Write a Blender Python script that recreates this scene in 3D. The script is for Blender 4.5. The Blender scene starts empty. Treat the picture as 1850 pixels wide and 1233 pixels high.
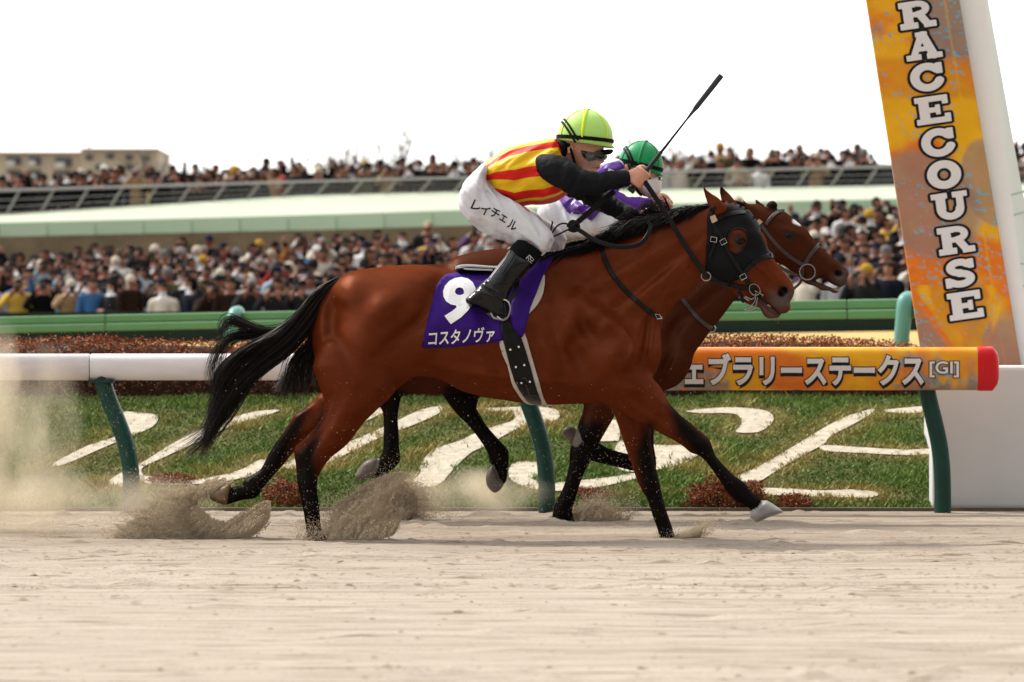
import bpy, bmesh, math, random
import numpy as np
from mathutils import Vector
from mathutils.bvhtree import BVHTree
from mathutils.geometry import delaunay_2d_cdt

# ------------------------------------------------------------ camera, sky, sun, exposure
SC = bpy.context.scene
COL = SC.collection
F, CU, CV, CAMZ = 8400.0, 925.0, 616.5, 1.02
cam = bpy.data.cameras.new('camera')
cam.sensor_width = 36.0
cam.lens = 36.0 * F / 1850.0
cam.clip_end = 5000
cam.dof.use_dof = True
cam.dof.focus_distance = 23.9
cam.dof.aperture_fstop = 4.6
cam.dof.aperture_blades = 9
cam_o = bpy.data.objects.new('camera', cam)
cam_o.location = (0, 0, CAMZ)
cam_o.rotation_euler = (math.radians(90), 0, 0)
COL.objects.link(cam_o)
SC.camera = cam_o

SUN_EL, SUN_AZ = math.radians(50), math.radians(-48)      # azimuth from +Y towards +X
W = bpy.data.worlds.new('World')
SC.world = W
W.use_nodes = True
nt = W.node_tree
sky = nt.nodes.new('ShaderNodeTexSky')
sky.sky_type = 'NISHITA'
sky.sun_disc = False
sky.sun_elevation = SUN_EL
sky.sun_rotation = SUN_AZ
sky.dust_density = 1.0
hsv = nt.nodes.new('ShaderNodeHueSaturation')
hsv.inputs['Saturation'].default_value = 0.12
warm = nt.nodes.new('ShaderNodeMix')                     # an even bright cloud layer over the blue
warm.data_type = 'RGBA'
warm.inputs[0].default_value = 0.8
warm.inputs[7].default_value = (7.4, 7.3, 7.1, 1)
bg = nt.nodes['Background']
# the cloud is brightest round the veiled sun and dull on the side away from it
wtc = nt.nodes.new('ShaderNodeTexCoord')
dot = nt.nodes.new('ShaderNodeVectorMath')
dot.operation = 'DOT_PRODUCT'
dot.inputs[1].default_value = (math.sin(SUN_AZ) * 0.75, math.cos(SUN_AZ) * 0.75 + 0.35, 0.45)
wmr = nt.nodes.new('ShaderNodeMapRange')
wmr.interpolation_type = 'SMOOTHSTEP'
wmr.inputs['From Min'].default_value = -0.9
wmr.inputs['From Max'].default_value = 0.7
wmr.inputs['To Min'].default_value = 0.025
wmr.inputs['To Max'].default_value = 0.15
nt.links.new(wtc.outputs['Generated'], dot.inputs[0])
nt.links.new(dot.outputs['Value'], wmr.inputs['Value'])
nt.links.new(wmr.outputs[0], bg.inputs['Strength'])
nt.links.new(sky.outputs[0], hsv.inputs['Color'])
nt.links.new(hsv.outputs[0], warm.inputs[6])
nt.links.new(warm.outputs[2], bg.inputs['Color'])

sl = bpy.data.lights.new('sun', 'SUN')
sl.energy = 2.5
sl.angle = math.radians(8)
sl.color = (1.0, 0.94, 0.85)
so = bpy.data.objects.new('sun', sl)
sd = Vector((math.sin(SUN_AZ) * math.cos(SUN_EL), math.cos(SUN_AZ) * math.cos(SUN_EL), math.sin(SUN_EL)))
so.rotation_euler = sd.to_track_quat('Z', 'Y').to_euler()
so.location = (0, 0, 30)
COL.objects.link(so)
SC.view_settings.view_transform = 'Standard'
SC.view_settings.look = 'None'
SC.view_settings.exposure = 0.95
SC.view_settings.gamma = 1.0
SC.view_settings.use_curve_mapping = False
SC.cycles.max_bounces = 6
SC.cycles.volume_bounces = 4
SC.cycles.transparent_max_bounces = 8

rng = np.random.default_rng(7)
rnd = random.Random(11)


# ------------------------------------------------------------ helpers
def P(u, v, Y):
    """a point seen at photo pixel (u, v) that stands Y metres away"""
    return np.array([(u - CU) * Y / F, Y, CAMZ + (CV - v) * Y / F])


class Space:
    """traced coordinates (u right, y away, v down, pixels) at one distance -> metres"""
    def __init__(s, Y, sc):
        s.Y, s.sc = Y, sc

    def w(s, p):
        p = np.asarray(p, float).reshape(-1, 3)
        return np.stack([(p[:, 0] - CU) / s.sc, s.Y + p[:, 1] / s.sc, CAMZ + (CV - p[:, 2]) / s.sc], 1)


def root_loc(o):
    l = Vector((0, 0, 0))
    while o is not None:
        l += o.location
        o = o.parent
    return np.array(l)


def mesh(name, V, faces, mat=None, parent=None, smooth=True, fmat=None, col=None, attrs=None):
    """V (N,3) world coordinates; faces: (M,k) int array or list of such arrays"""
    V = np.asarray(V, float).reshape(-1, 3)
    if parent is not None:
        V = V - root_loc(parent)
    if isinstance(faces, np.ndarray):
        faces = [faces]
    faces = [np.asarray(f, np.int32) for f in faces if len(f)]
    me = bpy.data.meshes.new(name)
    me.vertices.add(len(V))
    me.vertices.foreach_set('co', V.astype(np.float32).ravel())
    nl = sum(f.size for f in faces)
    npoly = sum(len(f) for f in faces)
    me.loops.add(nl)
    me.loops.foreach_set('vertex_index', np.concatenate([f.ravel() for f in faces]))
    me.polygons.add(npoly)
    tot = np.concatenate([np.full(len(f), f.shape[1], np.int32) for f in faces])
    st = np.concatenate([[0], np.cumsum(tot)[:-1]]).astype(np.int32)
    me.polygons.foreach_set('loop_start', st)
    me.polygons.foreach_set('use_smooth', np.full(npoly, smooth))
    if fmat is not None:
        me.polygons.foreach_set('material_index', np.asarray(fmat, np.int32))
    me.update(calc_edges=True)
    me.validate()
    if col is not None:
        a = me.color_attributes.new('Col', 'FLOAT_COLOR', 'POINT')
        c = np.ones((len(V), 4), np.float32)
        c[:, :3] = col
        a.data.foreach_set('color', c.ravel())
    for k, val in (attrs or {}).items():
        a = me.attributes.new(k, 'FLOAT', 'POINT')
        a.data.foreach_set('value', np.asarray(val, np.float32))
    mats = mat if isinstance(mat, (list, tuple)) else [mat]
    for m in mats:
        if m is not None:
            me.materials.append(m)
    o = bpy.data.objects.new(name, me)
    COL.objects.link(o)
    o.parent = parent
    return o


def tag(o, label=None, cat=None, group=None, kind=None):
    if label: o['label'] = label
    if cat: o['category'] = cat
    if group: o['group'] = group
    if kind: o['kind'] = kind
    return o


def thing(name, loc, label, cat, group=None):
    o = bpy.data.objects.new(name, None)
    o.empty_display_size = 0.1
    o.location = [float(x) for x in loc]
    COL.objects.link(o)
    return tag(o, label, cat, group)


def bevel(o, w, seg=2):
    m = o.modifiers.new('bevel', 'BEVEL')
    m.width = w
    m.segments = seg
    m.limit_method = 'ANGLE'
    return o


def solid(o, t, off=0):
    m = o.modifiers.new('solid', 'SOLIDIFY')
    m.thickness = t
    m.offset = off
    return o


class MB:
    """collects boxes, tubes and polygons into one mesh"""
    def __init__(s):
        s.V, s.F = [], {}
        s.n = 0

    def add(s, V, F):
        V = np.asarray(V, float).reshape(-1, 3)
        for f in F:
            s.F.setdefault(len(f), []).append([i + s.n for i in f])
        s.V.append(V)
        s.n += len(V)

    def box(s, lo, hi):
        x0, y0, z0 = lo
        x1, y1, z1 = hi
        V = [(x0, y0, z0), (x1, y0, z0), (x1, y1, z0), (x0, y1, z0), (x0, y0, z1), (x1, y0, z1), (x1, y1, z1), (x0, y1, z1)]
        s.hexa(V)

    def hexa(s, V):
        s.add(V, [(3, 2, 1, 0), (4, 5, 6, 7), (0, 1, 5, 4), (1, 2, 6, 5), (2, 3, 7, 6), (3, 0, 4, 7)])

    def tube(s, pts, rad, n=8, caps=True, flat=None):
        """flat: (direction, ratio) squeezes the section along a direction"""
        pts = np.asarray(pts, float)
        m = len(pts)
        rad = np.broadcast_to(np.asarray(rad, float), (m,))
        T = np.gradient(pts, axis=0)
        T /= np.linalg.norm(T, axis=1)[:, None] + 1e-9
        ref = np.array([0, 1.0, 0]) if abs(T[:, 1]).mean() < 0.8 else np.array([1.0, 0, 0])
        V = []
        for i in range(m):
            a = np.cross(T[i], ref)
            a /= np.linalg.norm(a) + 1e-9
            b = np.cross(T[i], a)
            for k in range(n):
                t = 2 * math.pi * k / n
                V.append(pts[i] + rad[i] * (a * math.cos(t) + b * math.sin(t) * (flat or 1.0)))
        Fs = []
        for i in range(m - 1):
            for k in range(n):
                k2 = (k + 1) % n
                Fs.append((i * n + k, i * n + k2, (i + 1) * n + k2, (i + 1) * n + k))
        if caps:
            Fs.append(tuple(range(n))[::-1])
            Fs.append(tuple((m - 1) * n + k for k in range(n)))
        s.add(V, Fs)

    def prism(s, poly, back):
        """poly: (n,3) outline, back: offset vector to the other face"""
        poly = np.asarray(poly, float)
        n = len(poly)
        V = np.vstack([poly, poly + np.asarray(back, float)])
        Fs = [tuple(range(n)), tuple(range(2 * n - 1, n - 1, -1))]
        for i in range(n):
            j = (i + 1) % n
            Fs.append((i, i + n, j + n, j))
        s.add(V, Fs)

    def build(s, name, mat, parent=None, smooth=False):
        V = np.vstack(s.V)
        Fs = [np.array(f) for f in s.F.values()]
        return mesh(name, V, Fs, mat, parent, smooth)


_tab = np.random.default_rng(3).random((64, 64, 64)).astype(np.float32)


def vnoise(p, seed=0):
    p = np.asarray(p, float) + seed * 7.31
    i = np.floor(p).astype(int)
    f = p - i
    f = f * f * (3 - 2 * f)
    r = 0
    for dx in (0, 1):
        for dy in (0, 1):
            for dz in (0, 1):
                w = (f[..., 0] if dx else 1 - f[..., 0]) * (f[..., 1] if dy else 1 - f[..., 1]) * (f[..., 2] if dz else 1 - f[..., 2])
                r = r + w * _tab[(i[..., 0] + dx) & 63, (i[..., 1] + dy) & 63, (i[..., 2] + dz) & 63]
    return r


def fbm(p, oct=4, seed=0):
    p = np.asarray(p, float)
    r, a, t = 0, 1.0, 0
    for k in range(oct):
        r = r + a * vnoise(p * 2 ** k, seed + k * 3)
        t += a
        a *= 0.5
    return r / t


def catmull(p, n=6, closed=False):
    p = np.asarray(p, float)
    m = len(p)
    out = []
    for i in range(m if closed else m - 1):
        if closed:
            a, b, c, d = p[i - 1], p[i], p[(i + 1) % m], p[(i + 2) % m]
        else:
            a, b, c, d = p[max(i - 1, 0)], p[i], p[i + 1], p[min(i + 2, m - 1)]
        for k in range(n):
            t = k / n
            out.append(0.5 * (2 * b + (c - a) * t + (2 * a - 5 * b + 4 * c - d) * t * t + (3 * b - 3 * c + d - a) * t ** 3))
    if not closed:
        out.append(p[-1])
    return np.array(out)


def in_poly(poly, x, y):
    poly = np.asarray(poly, float)
    c = np.zeros(np.shape(x), bool)
    n = len(poly)
    for i in range(n):
        x1, y1 = poly[i]
        x2, y2 = poly[(i + 1) % n]
        if y1 == y2:
            continue
        c ^= ((y1 > y) != (y2 > y)) & (x < (x2 - x1) * (y - y1) / (y2 - y1) + x1)
    return c


def poly_dist(poly, x, y):
    poly = np.asarray(poly, float)
    d = np.full(np.shape(x), 1e9)
    n = len(poly)
    for i in range(n):
        ax, ay = poly[i]
        bx, by = poly[(i + 1) % n]
        ex, ey = bx - ax, by - ay
        L = ex * ex + ey * ey + 1e-9
        t = np.clip(((x - ax) * ex + (y - ay) * ey) / L, 0, 1)
        d = np.minimum(d, (x - ax - t * ex) ** 2 + (y - ay - t * ey) ** 2)
    d = np.sqrt(d)
    return np.where(in_poly(poly, x, y), -d, d)


def smin(a, b, k):
    if k <= 0:
        return np.minimum(a, b)
    h = np.clip(0.5 + 0.5 * (a - b) / k, 0, 1)
    return a * (1 - h) + b * h - k * h * (1 - h)


class Sdf:
    """a signed distance grid that solid shapes are blended into, then skinned as one mesh"""
    def __init__(s, u, y, v, h):
        s.h = h
        s.u = np.arange(u[0], u[1] + h, h, dtype=np.float32)
        s.y = np.arange(y[0], y[1] + h, h, dtype=np.float32)
        s.v = np.arange(v[0], v[1] + h, h, dtype=np.float32)
        s.f = np.full((len(s.u), len(s.y), len(s.v)), 50, np.float32)

    def _sl(s, lo, hi, pad):
        r = []
        for ax, a, b in zip((s.u, s.y, s.v), lo, hi):
            i0 = int(np.searchsorted(ax, a - pad))
            i1 = int(np.searchsorted(ax, b + pad))
            r.append(slice(max(i0, 0), max(i1, 0)))
        return tuple(r)

    def blend(s, fn, lo, hi, k, sub=False):
        sl = s._sl(lo, hi, 2.0 * k + 4 * s.h)
        U = s.u[sl[0]][:, None, None]
        Y = s.y[sl[1]][None, :, None]
        V = s.v[sl[2]][None, None, :]
        if U.size == 0 or Y.size == 0 or V.size == 0:
            return
        B = fn(U, Y, V)
        A = s.f[sl]
        s.f[sl] = -smin(-A, B, k) if sub else smin(A, B, k)

    def chain(s, pts, k=6, ys=1.0, n=4, sub=False):
        """pts rows (u, y, v, r): tapered limb"""
        p = catmull(pts, n) if n > 1 and len(pts) > 2 else np.asarray(pts, float)
        rm = p[:, 3].max()
        lo = p[:, :3].min(0) - rm
        hi = p[:, :3].max(0) + rm

        def fn(U, Y, V):
            d = None
            for a, b in zip(p[:-1], p[1:]):
                e = b[:3] - a[:3]
                e = np.array([e[0], e[1] / ys, e[2]])
                L = float(e @ e) + 1e-6
                du, dy, dv = U - a[0], (Y - a[1]) / ys, V - a[2]
                t = np.clip((du * e[0] + dy * e[1] + dv * e[2]) / L, 0, 1)
                q = np.sqrt((du - t * e[0]) ** 2 + (dy - t * e[1]) ** 2 + (dv - t * e[2]) ** 2) - (a[3] + t * (b[3] - a[3]))
                d = q if d is None else np.minimum(d, q)
            return d.astype(np.float32)
        s.blend(fn, lo, hi, k, sub)

    def ell(s, c, r, k=6, rot=0, sub=False):
        """ellipsoid, rot turns it in the u-v plane (degrees)"""
        ca, sa = math.cos(math.radians(rot)), math.sin(math.radians(rot))
        m = max(r)

        def fn(U, Y, V):
            a = (U - c[0]) * ca + (V - c[2]) * sa
            b = -(U - c[0]) * sa + (V - c[2]) * ca
            q = np.sqrt((a / r[0]) ** 2 + ((Y - c[1]) / r[1]) ** 2 + (b / r[2]) ** 2)
            return ((q - 1) * min(r)).astype(np.float32)
        s.blend(fn, np.array(c) - m, np.array(c) + m, k, sub)

    def inflate(s, poly, ctrl, yc=0, k=8, bumps=(), n=4, sub=False, power=2.5):
        """a traced outline given depth: ctrl rows (u, v, half width, rounding)"""
        poly = catmull(poly, n, True) if n > 1 else np.asarray(poly, float)
        ctrl = np.asarray(ctrl, float)
        wm = ctrl[:, 2].max() * 1.3
        lo = np.array([poly[:, 0].min(), yc - wm, poly[:, 1].min()])
        hi = np.array([poly[:, 0].max(), yc + wm, poly[:, 1].max()])

        def fn(U, Y, V):
            u2, v2 = np.meshgrid(U[:, 0, 0], V[0, 0, :], indexing='ij')
            u2 = u2.astype(float)
            v2 = v2.astype(float)
            d = poly_dist(poly, u2, v2)
            ws = 0
            Wd = 0
            R = 0
            for c in ctrl:
                w = 1.0 / ((u2 - c[0]) ** 2 + (v2 - c[1]) ** 2 + 60.0) ** (power / 2)
                ws = ws + w
                Wd = Wd + w * c[2]
                R = R + w * c[3]
            Wd, R = Wd / ws, R / ws
            for (bu, bv, su, sv, rot, amp) in bumps:
                ca, sa = math.cos(math.radians(rot)), math.sin(math.radians(rot))
                a = (u2 - bu) * ca + (v2 - bv) * sa
                b = -(u2 - bu) * sa + (v2 - bv) * ca
                Wd = Wd + amp * np.exp(-0.5 * ((a / su) ** 2 + (b / sv) ** 2))
            q = np.clip((R + d) / R, 0, None)
            q, Wd, R = q[:, None, :], Wd[:, None, :], R[:, None, :]
            g = np.sqrt(q * q + ((Y - yc) / Wd) ** 2)
            return ((g - 1) * np.minimum(R, Wd)).astype(np.float32)
        s.blend(fn, lo, hi, k, sub)

    def nets(s, smooth=1):
        f = s.f
        sg = f < 0
        c = np.zeros(tuple(n - 1 for n in f.shape), np.uint8)
        offs = [(a, b, d) for a in (0, 1) for b in (0, 1) for d in (0, 1)]
        nx, ny, nz = c.shape
        for a, b, d in offs:
            c += sg[a:a + nx, b:b + ny, d:d + nz]
        m = (c > 0) & (c < 8)
        I = np.argwhere(m)
        idx = np.full(c.shape, -1, np.int32)
        idx[m] = np.arange(len(I))
        val = {o: f[I[:, 0] + o[0], I[:, 1] + o[1], I[:, 2] + o[2]] for o in offs}
        acc = np.zeros((len(I), 3))
        cnt = np.zeros(len(I))
        for o in offs:
            for ax in range(3):
                if o[ax] == 0:
                    o2 = tuple(o[i] + (i == ax) for i in range(3))
                    a, b = val[o], val[o2]
                    cr = (a < 0) != (b < 0)
                    t = np.where(cr, a / np.where(cr, a - b, 1), 0)
                    p = np.array(o, float)[None, :].repeat(len(I), 0)
                    p[:, ax] += t
                    acc += p * cr[:, None]
                    cnt += cr
        V = I + acc / cnt[:, None]
        Fs = []
        for ax in range(3):
            o1, o2 = [i for i in range(3) if i != ax]
            sl0 = [slice(None)] * 3
            sl1 = [slice(None)] * 3
            sl0[ax] = slice(0, -1)
            sl1[ax] = slice(1, None)
            cr = sg[tuple(sl0)] != sg[tuple(sl1)]
            E = np.argwhere(cr)
            E = E[(E[:, o1] > 0) & (E[:, o2] > 0) & (E[:, o1] < f.shape[o1] - 1) & (E[:, o2] < f.shape[o2] - 1)]
            inside0 = sg[E[:, 0], E[:, 1], E[:, 2]]
            q = []
            for d1, d2 in ((1, 1), (0, 1), (0, 0), (1, 0)):
                p = E.copy()
                p[:, o1] -= d1
                p[:, o2] -= d2
                q.append(idx[p[:, 0], p[:, 1], p[:, 2]])
            q = np.stack(q, 1)
            flip = inside0 if ax != 1 else ~inside0
            q[~flip] = q[~flip][:, ::-1]
            Fs.append(q)
        Fq = np.vstack(Fs)
        Fq = Fq[:, ::-1]
        if smooth:
            for _ in range(smooth):
                sm = np.zeros_like(V)
                n = np.zeros(len(V))
                for a, b in ((0, 1), (1, 2), (2, 3), (3, 0)):
                    np.add.at(sm, Fq[:, a], V[Fq[:, b]])
                    np.add.at(sm, Fq[:, b], V[Fq[:, a]])
                    np.add.at(n, Fq[:, a], 1)
                    np.add.at(n, Fq[:, b], 1)
                V = 0.5 * V + 0.5 * sm / np.maximum(n, 1)[:, None]
        V = V * s.h + np.array([s.u[0], s.y[0], s.v[0]])
        # v runs down, so the mapping to metres mirrors: turn the faces
        return V, np.ascontiguousarray(Fq[:, ::-1])


def surf_of(sp, V, Fq):
    """ray tester in pixel space: depth y of the skin at (u, v) seen from side (-1 camera side, +1 far side)"""
    bv = BVHTree.FromPolygons([tuple(map(float, x)) for x in V], Fq.tolist())

    def q(u, v, side=-1, miss=0.0):
        h = bv.ray_cast(Vector((u, side * 400.0, v)), Vector((0, -side, 0)))
        return h[0].y if h[0] is not None else miss
    return q


def drape(name, sp, q, poly, off, mat, parent, step=5, holes=(), sides=(-1,), thick=1.2, n=4, miss=0.0):
    """cloth or leather lying on the skin inside a traced outline"""
    poly = catmull(poly, n, True) if n > 1 else np.asarray(poly, float)
    rings = [poly] + [np.asarray(h, float) for h in holes]
    pts, edges = [], []
    for r in rings:
        # resample
        rr = []
        for a, b in zip(r, np.roll(r, -1, 0)):
            L = np.linalg.norm(b - a)
            m = max(1, int(L / step))
            for k in range(m):
                rr.append(a + (b - a) * k / m)
        b0 = len(pts)
        pts += [Vector((float(x), float(y))) for x, y in rr]
        edges += [(b0 + i, b0 + (i + 1) % len(rr)) for i in range(len(rr))]
    x0, y0 = poly.min(0)
    x1, y1 = poly.max(0)
    gx, gy = np.meshgrid(np.arange(x0, x1, step), np.arange(y0, y1, step), indexing='ij')
    gx, gy = gx.ravel(), gy.ravel()
    ok = poly_dist(poly, gx, gy) < -step * 0.5
    for h in holes:
        ok &= poly_dist(h, gx, gy) > step * 0.4
    pts += [Vector((float(a), float(b))) for a, b in zip(gx[ok], gy[ok])]
    r = delaunay_2d_cdt(pts, edges, [], 0, 1e-4)
    v2 = np.array([(p.x, p.y) for p in r[0]])
    T = np.array([f for f in r[2] if len(f) == 3])
    c = v2[T].mean(1)
    keep = in_poly(poly, c[:, 0], c[:, 1])
    for h in holes:
        keep &= ~in_poly(h, c[:, 0], c[:, 1])
    T = T[keep]
    used = np.unique(T)
    re = np.full(len(v2), -1)
    re[used] = np.arange(len(used))
    v2, T = v2[used], re[T]
    Vs, Fs, nb = [], [], 0
    for sd_ in sides:
        y = np.array([q(a, b, sd_, miss) for a, b in v2]) + sd_ * off
        Vs.append(np.stack([v2[:, 0], y, v2[:, 1]], 1))
        Fs.append((T if sd_ < 0 else T[:, ::-1]) + nb)
        nb += len(v2)
    o = mesh(name, sp.w(np.vstack(Vs)), np.vstack(Fs), mat, parent)
    solid(o, thick / sp.sc, 0)
    return o


def strap(name, sp, pts, w, mat, parent, q=None, off=2.0, th=2.0, side=-1, mirror=False, n=6, build=True, mb=None):
    """leather strap. pts rows (u, v) on the skin (q given) or (u, y, v) free in the air"""
    p = catmull(np.asarray(pts, float), n)
    mb = mb or MB()
    for sd_ in ((side, -side) if mirror else (side,)):
        if q is not None:
            L = [np.array([a[0], q(a[0], a[1], sd_, 0.0) + sd_ * off, a[1]]) for a in p]
        else:
            L = [np.array(a) for a in p]
        L = np.array(L)
        if q is not None and len(L) > 4:
            L[1:-1, 1] = (L[:-2, 1] + L[1:-1, 1] + L[2:, 1]) / 3
        T = np.gradient(L, axis=0)
        T /= np.linalg.norm(T, axis=1)[:, None] + 1e-9
        N = np.stack([-T[:, 2], np.zeros(len(L)), T[:, 0]], 1)
        N /= np.linalg.norm(N, axis=1)[:, None] + 1e-9
        B = np.array([0, 1.0, 0])
        m = len(L)
        ww = np.broadcast_to(np.asarray(w, float), (m,))
        V = []
        for i in range(m):
            a, b = N[i] * ww[i] / 2, B * th / 2
            if q is not None:
                ya = q(L[i][0] + a[0], L[i][2] + a[2], sd_, L[i][1]) + sd_ * off - L[i][1]
                yb = q(L[i][0] - a[0], L[i][2] - a[2], sd_, L[i][1]) + sd_ * off - L[i][1]
                ya, yb = max(-5, min(5, ya)), max(-5, min(5, yb))
            else:
                ya = yb = 0
            c = np.array([0, 1.0, 0])
            V += [L[i] - a * 0.8 - b + c * yb, L[i] + a * 0.8 - b + c * ya, L[i] + a + c * ya, L[i] + a * 0.8 + b + c * ya, L[i] - a * 0.8 + b + c * yb, L[i] - a + c * yb]
        Fs = []
        for i in range(m - 1):
            for k in range(6):
                k2 = (k + 1) % 6
                Fs.append((i * 6 + k, i * 6 + k2, i * 6 + 6 + k2, i * 6 + 6 + k))
        Fs.append((5, 4, 3, 2, 1, 0))
        Fs.append(tuple((m - 1) * 6 + k for k in range(6)))
        mb.add(sp.w(V), Fs)
    return mb.build(name, mat, parent, smooth=False) if build else mb


def ring(mb, sp, c, r, t, n=20, sq=1.0, rot=0.0):
    """round or oval metal ring of wire t, facing the camera"""
    ca, sa = math.cos(math.radians(rot)), math.sin(math.radians(rot))
    pts = []
    for i in range(n + 1):
        a = 2 * math.pi * i / n
        x, z = r * math.cos(a), r * sq * math.sin(a)
        pts.append((c[0] + x * ca - z * sa, c[1], c[2] + x * sa + z * ca))
    mb.tube(sp.w(pts), t / sp.sc, 6, caps=False)


def hair(name, sp, strands, rad, mat, parent, taper=True):
    """strands: (S, n, 3) pixel points; each a thin three-sided tapering strand"""
    S, n, _ = strands.shape
    T = np.gradient(strands, axis=1)
    T /= np.linalg.norm(T, axis=2)[..., None] + 1e-9
    r0 = rng.normal(size=(S, 1, 3))
    A = np.cross(T, r0)
    A /= np.linalg.norm(A, axis=2)[..., None] + 1e-9
    B = np.cross(T, A)
    prof = np.linspace(0, 1, n)
    rr = (1 - 0.85 * prof ** 1.5) if taper else np.ones(n)
    rr = rr[None, :, None] * np.asarray(rad).reshape(-1, 1, 1)
    V = np.stack([strands + rr * (A * math.cos(t) + B * math.sin(t)) for t in (0, 2.094, 4.189)], 2)
    V = V.reshape(-1, 3)
    i = np.arange(S)[:, None, None] * n * 3
    j = np.arange(n - 1)[None, :, None] * 3
    k = np.arange(3)[None, None, :]
    k2 = (k + 1) % 3
    q = np.stack([i + j + k, i + j + k2, i + j + 3 + k2, i + j + 3 + k], -1).reshape(-1, 4)
    return mesh(name, sp.w(V), q, mat, parent)


def text2d(s, offset=0.0, cuts=0.0, shear=0.0):
    """lettering as flat triangles (built-in lettering of the program itself)"""
    cu = bpy.data.curves.new('lettering', 'FONT')
    cu.body = s
    cu.offset = offset
    cu.shear = shear
    cu.resolution_u = 4
    ob = bpy.data.objects.new('lettering', cu)
    COL.objects.link(ob)
    dg = bpy.context.evaluated_depsgraph_get()
    dg.update()
    me = ob.evaluated_get(dg).to_mesh()
    bm = bmesh.new()
    bm.from_mesh(me)
    ob.evaluated_get(dg).to_mesh_clear()
    bpy.data.objects.remove(ob)
    if cuts:
        xs = [v.co.x for v in bm.verts]
        ys = [v.co.y for v in bm.verts]
        for ax, lo, hi in ((0, min(xs), max(xs)), (1, min(ys), max(ys))):
            c = lo + cuts
            while c < hi:
                no = Vector((1, 0, 0)) if ax == 0 else Vector((0, 1, 0))
                bmesh.ops.bisect_plane(bm, geom=bm.verts[:] + bm.edges[:] + bm.faces[:], plane_co=no * c, plane_no=no)
                c += cuts
    bmesh.ops.triangulate(bm, faces=bm.faces[:])
    V = np.array([(v.co.x, v.co.y) for v in bm.verts])
    bm.verts.index_update()
    T = np.array([[v.index for v in f.verts] for f in bm.faces])
    bm.free()
    return V, T


# ------------------------------------------------------------ materials
def mat(name, col, rough=0.6, spec=0.4, metal=0.0, vary=0.0, vscale=8.0, bump=0.0, bscale=60.0, sheen=0.0, coat=0.0,
        attr=False, stretch=None, alpha=1.0, trans=0.0, trans_l=0.0, col2=None):
    m = bpy.data.materials.new(name)
    m.use_nodes = True
    t = m.node_tree
    b = t.nodes['Principled BSDF']
    b.inputs['Roughness'].default_value = rough
    b.inputs['Specular IOR Level'].default_value = spec * (0.55 if metal < 0.5 else 1)
    b.inputs['Metallic'].default_value = metal
    b.inputs['Sheen Weight'].default_value = sheen * 0.25
    b.inputs['Coat Weight'].default_value = coat
    b.inputs['Alpha'].default_value = alpha
    b.inputs['Transmission Weight'].default_value = trans
    b.inputs['Base Color'].default_value = (*col, 1)
    src = None
    tc = t.nodes.new('ShaderNodeTexCoord')
    co = tc.outputs['Object']
    if stretch:
        mp = t.nodes.new('ShaderNodeMapping')
        mp.inputs['Scale'].default_value = stretch
        t.links.new(co, mp.inputs[0])
        co = mp.outputs[0]
    if attr:
        a = t.nodes.new('ShaderNodeAttribute')
        a.attribute_name = 'Col'
        src = a.outputs['Color']
    if vary:
        n = t.nodes.new('ShaderNodeTexNoise')
        n.inputs['Scale'].default_value = vscale
        n.inputs['Detail'].default_value = 6
        n.inputs['Roughness'].default_value = 0.65
        t.links.new(co, n.inputs['Vector'])
        if col2 is not None:
            r = t.nodes.new('ShaderNodeValToRGB')
            r.color_ramp.elements[0].position = 0.36
            r.color_ramp.elements[1].position = 0.64
            r.color_ramp.elements[0].color = (*col, 1)
            r.color_ramp.elements[1].color = (*col2, 1)
            t.links.new(n.outputs[0], r.inputs[0])
            src = r.outputs[0]
        else:
            mr = t.nodes.new('ShaderNodeMapRange')
            mr.inputs['From Min'].default_value = 0.25
            mr.inputs['From Max'].default_value = 0.75
            mr.inputs['To Min'].default_value = 1 - vary
            mr.inputs['To Max'].default_value = 1 + vary
            t.links.new(n.outputs[0], mr.inputs['Value'])
            mx = t.nodes.new('ShaderNodeMix')
            mx.data_type = 'RGBA'
            mx.blend_type = 'MULTIPLY'
            mx.inputs[0].default_value = 1
            if src is not None:
                t.links.new(src, mx.inputs[6])
            else:
                mx.inputs[6].default_value = (*col, 1)
            t.links.new(mr.outputs[0], mx.inputs[7])
            src = mx.outputs[2]
    if src is not None:
        t.links.new(src, b.inputs['Base Color'])
    if bump:
        n = t.nodes.new('ShaderNodeTexNoise')
        n.inputs['Scale'].default_value = bscale
        n.inputs['Detail'].default_value = 5
        t.links.new(co, n.inputs['Vector'])
        bp = t.nodes.new('ShaderNodeBump')
        bp.inputs['Strength'].default_value = bump
        bp.inputs['Distance'].default_value = 0.01
        t.links.new(n.outputs[0], bp.inputs['Height'])
        t.links.new(bp.outputs[0], b.inputs['Normal'])
    return m
# ------------------------------------------------------------ the dirt track
def sand_col(m):
    t = m.node_tree
    return m


M_SAND = mat('track sand', (0.335, 0.29, 0.241), 0.95, 0.12, vary=0.2, vscale=2.6, bump=0.6, bscale=46, stretch=(0.35, 2.6, 1))
# damp churned lane with painted-in shade near the rail, fine speckle and drawn-out streaks
_t = M_SAND.node_tree
_b = _t.nodes['Principled BSDF']
_prev = _b.inputs['Base Color'].links[0].from_socket
_tc = _t.nodes.new('ShaderNodeTexCoord')


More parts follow.
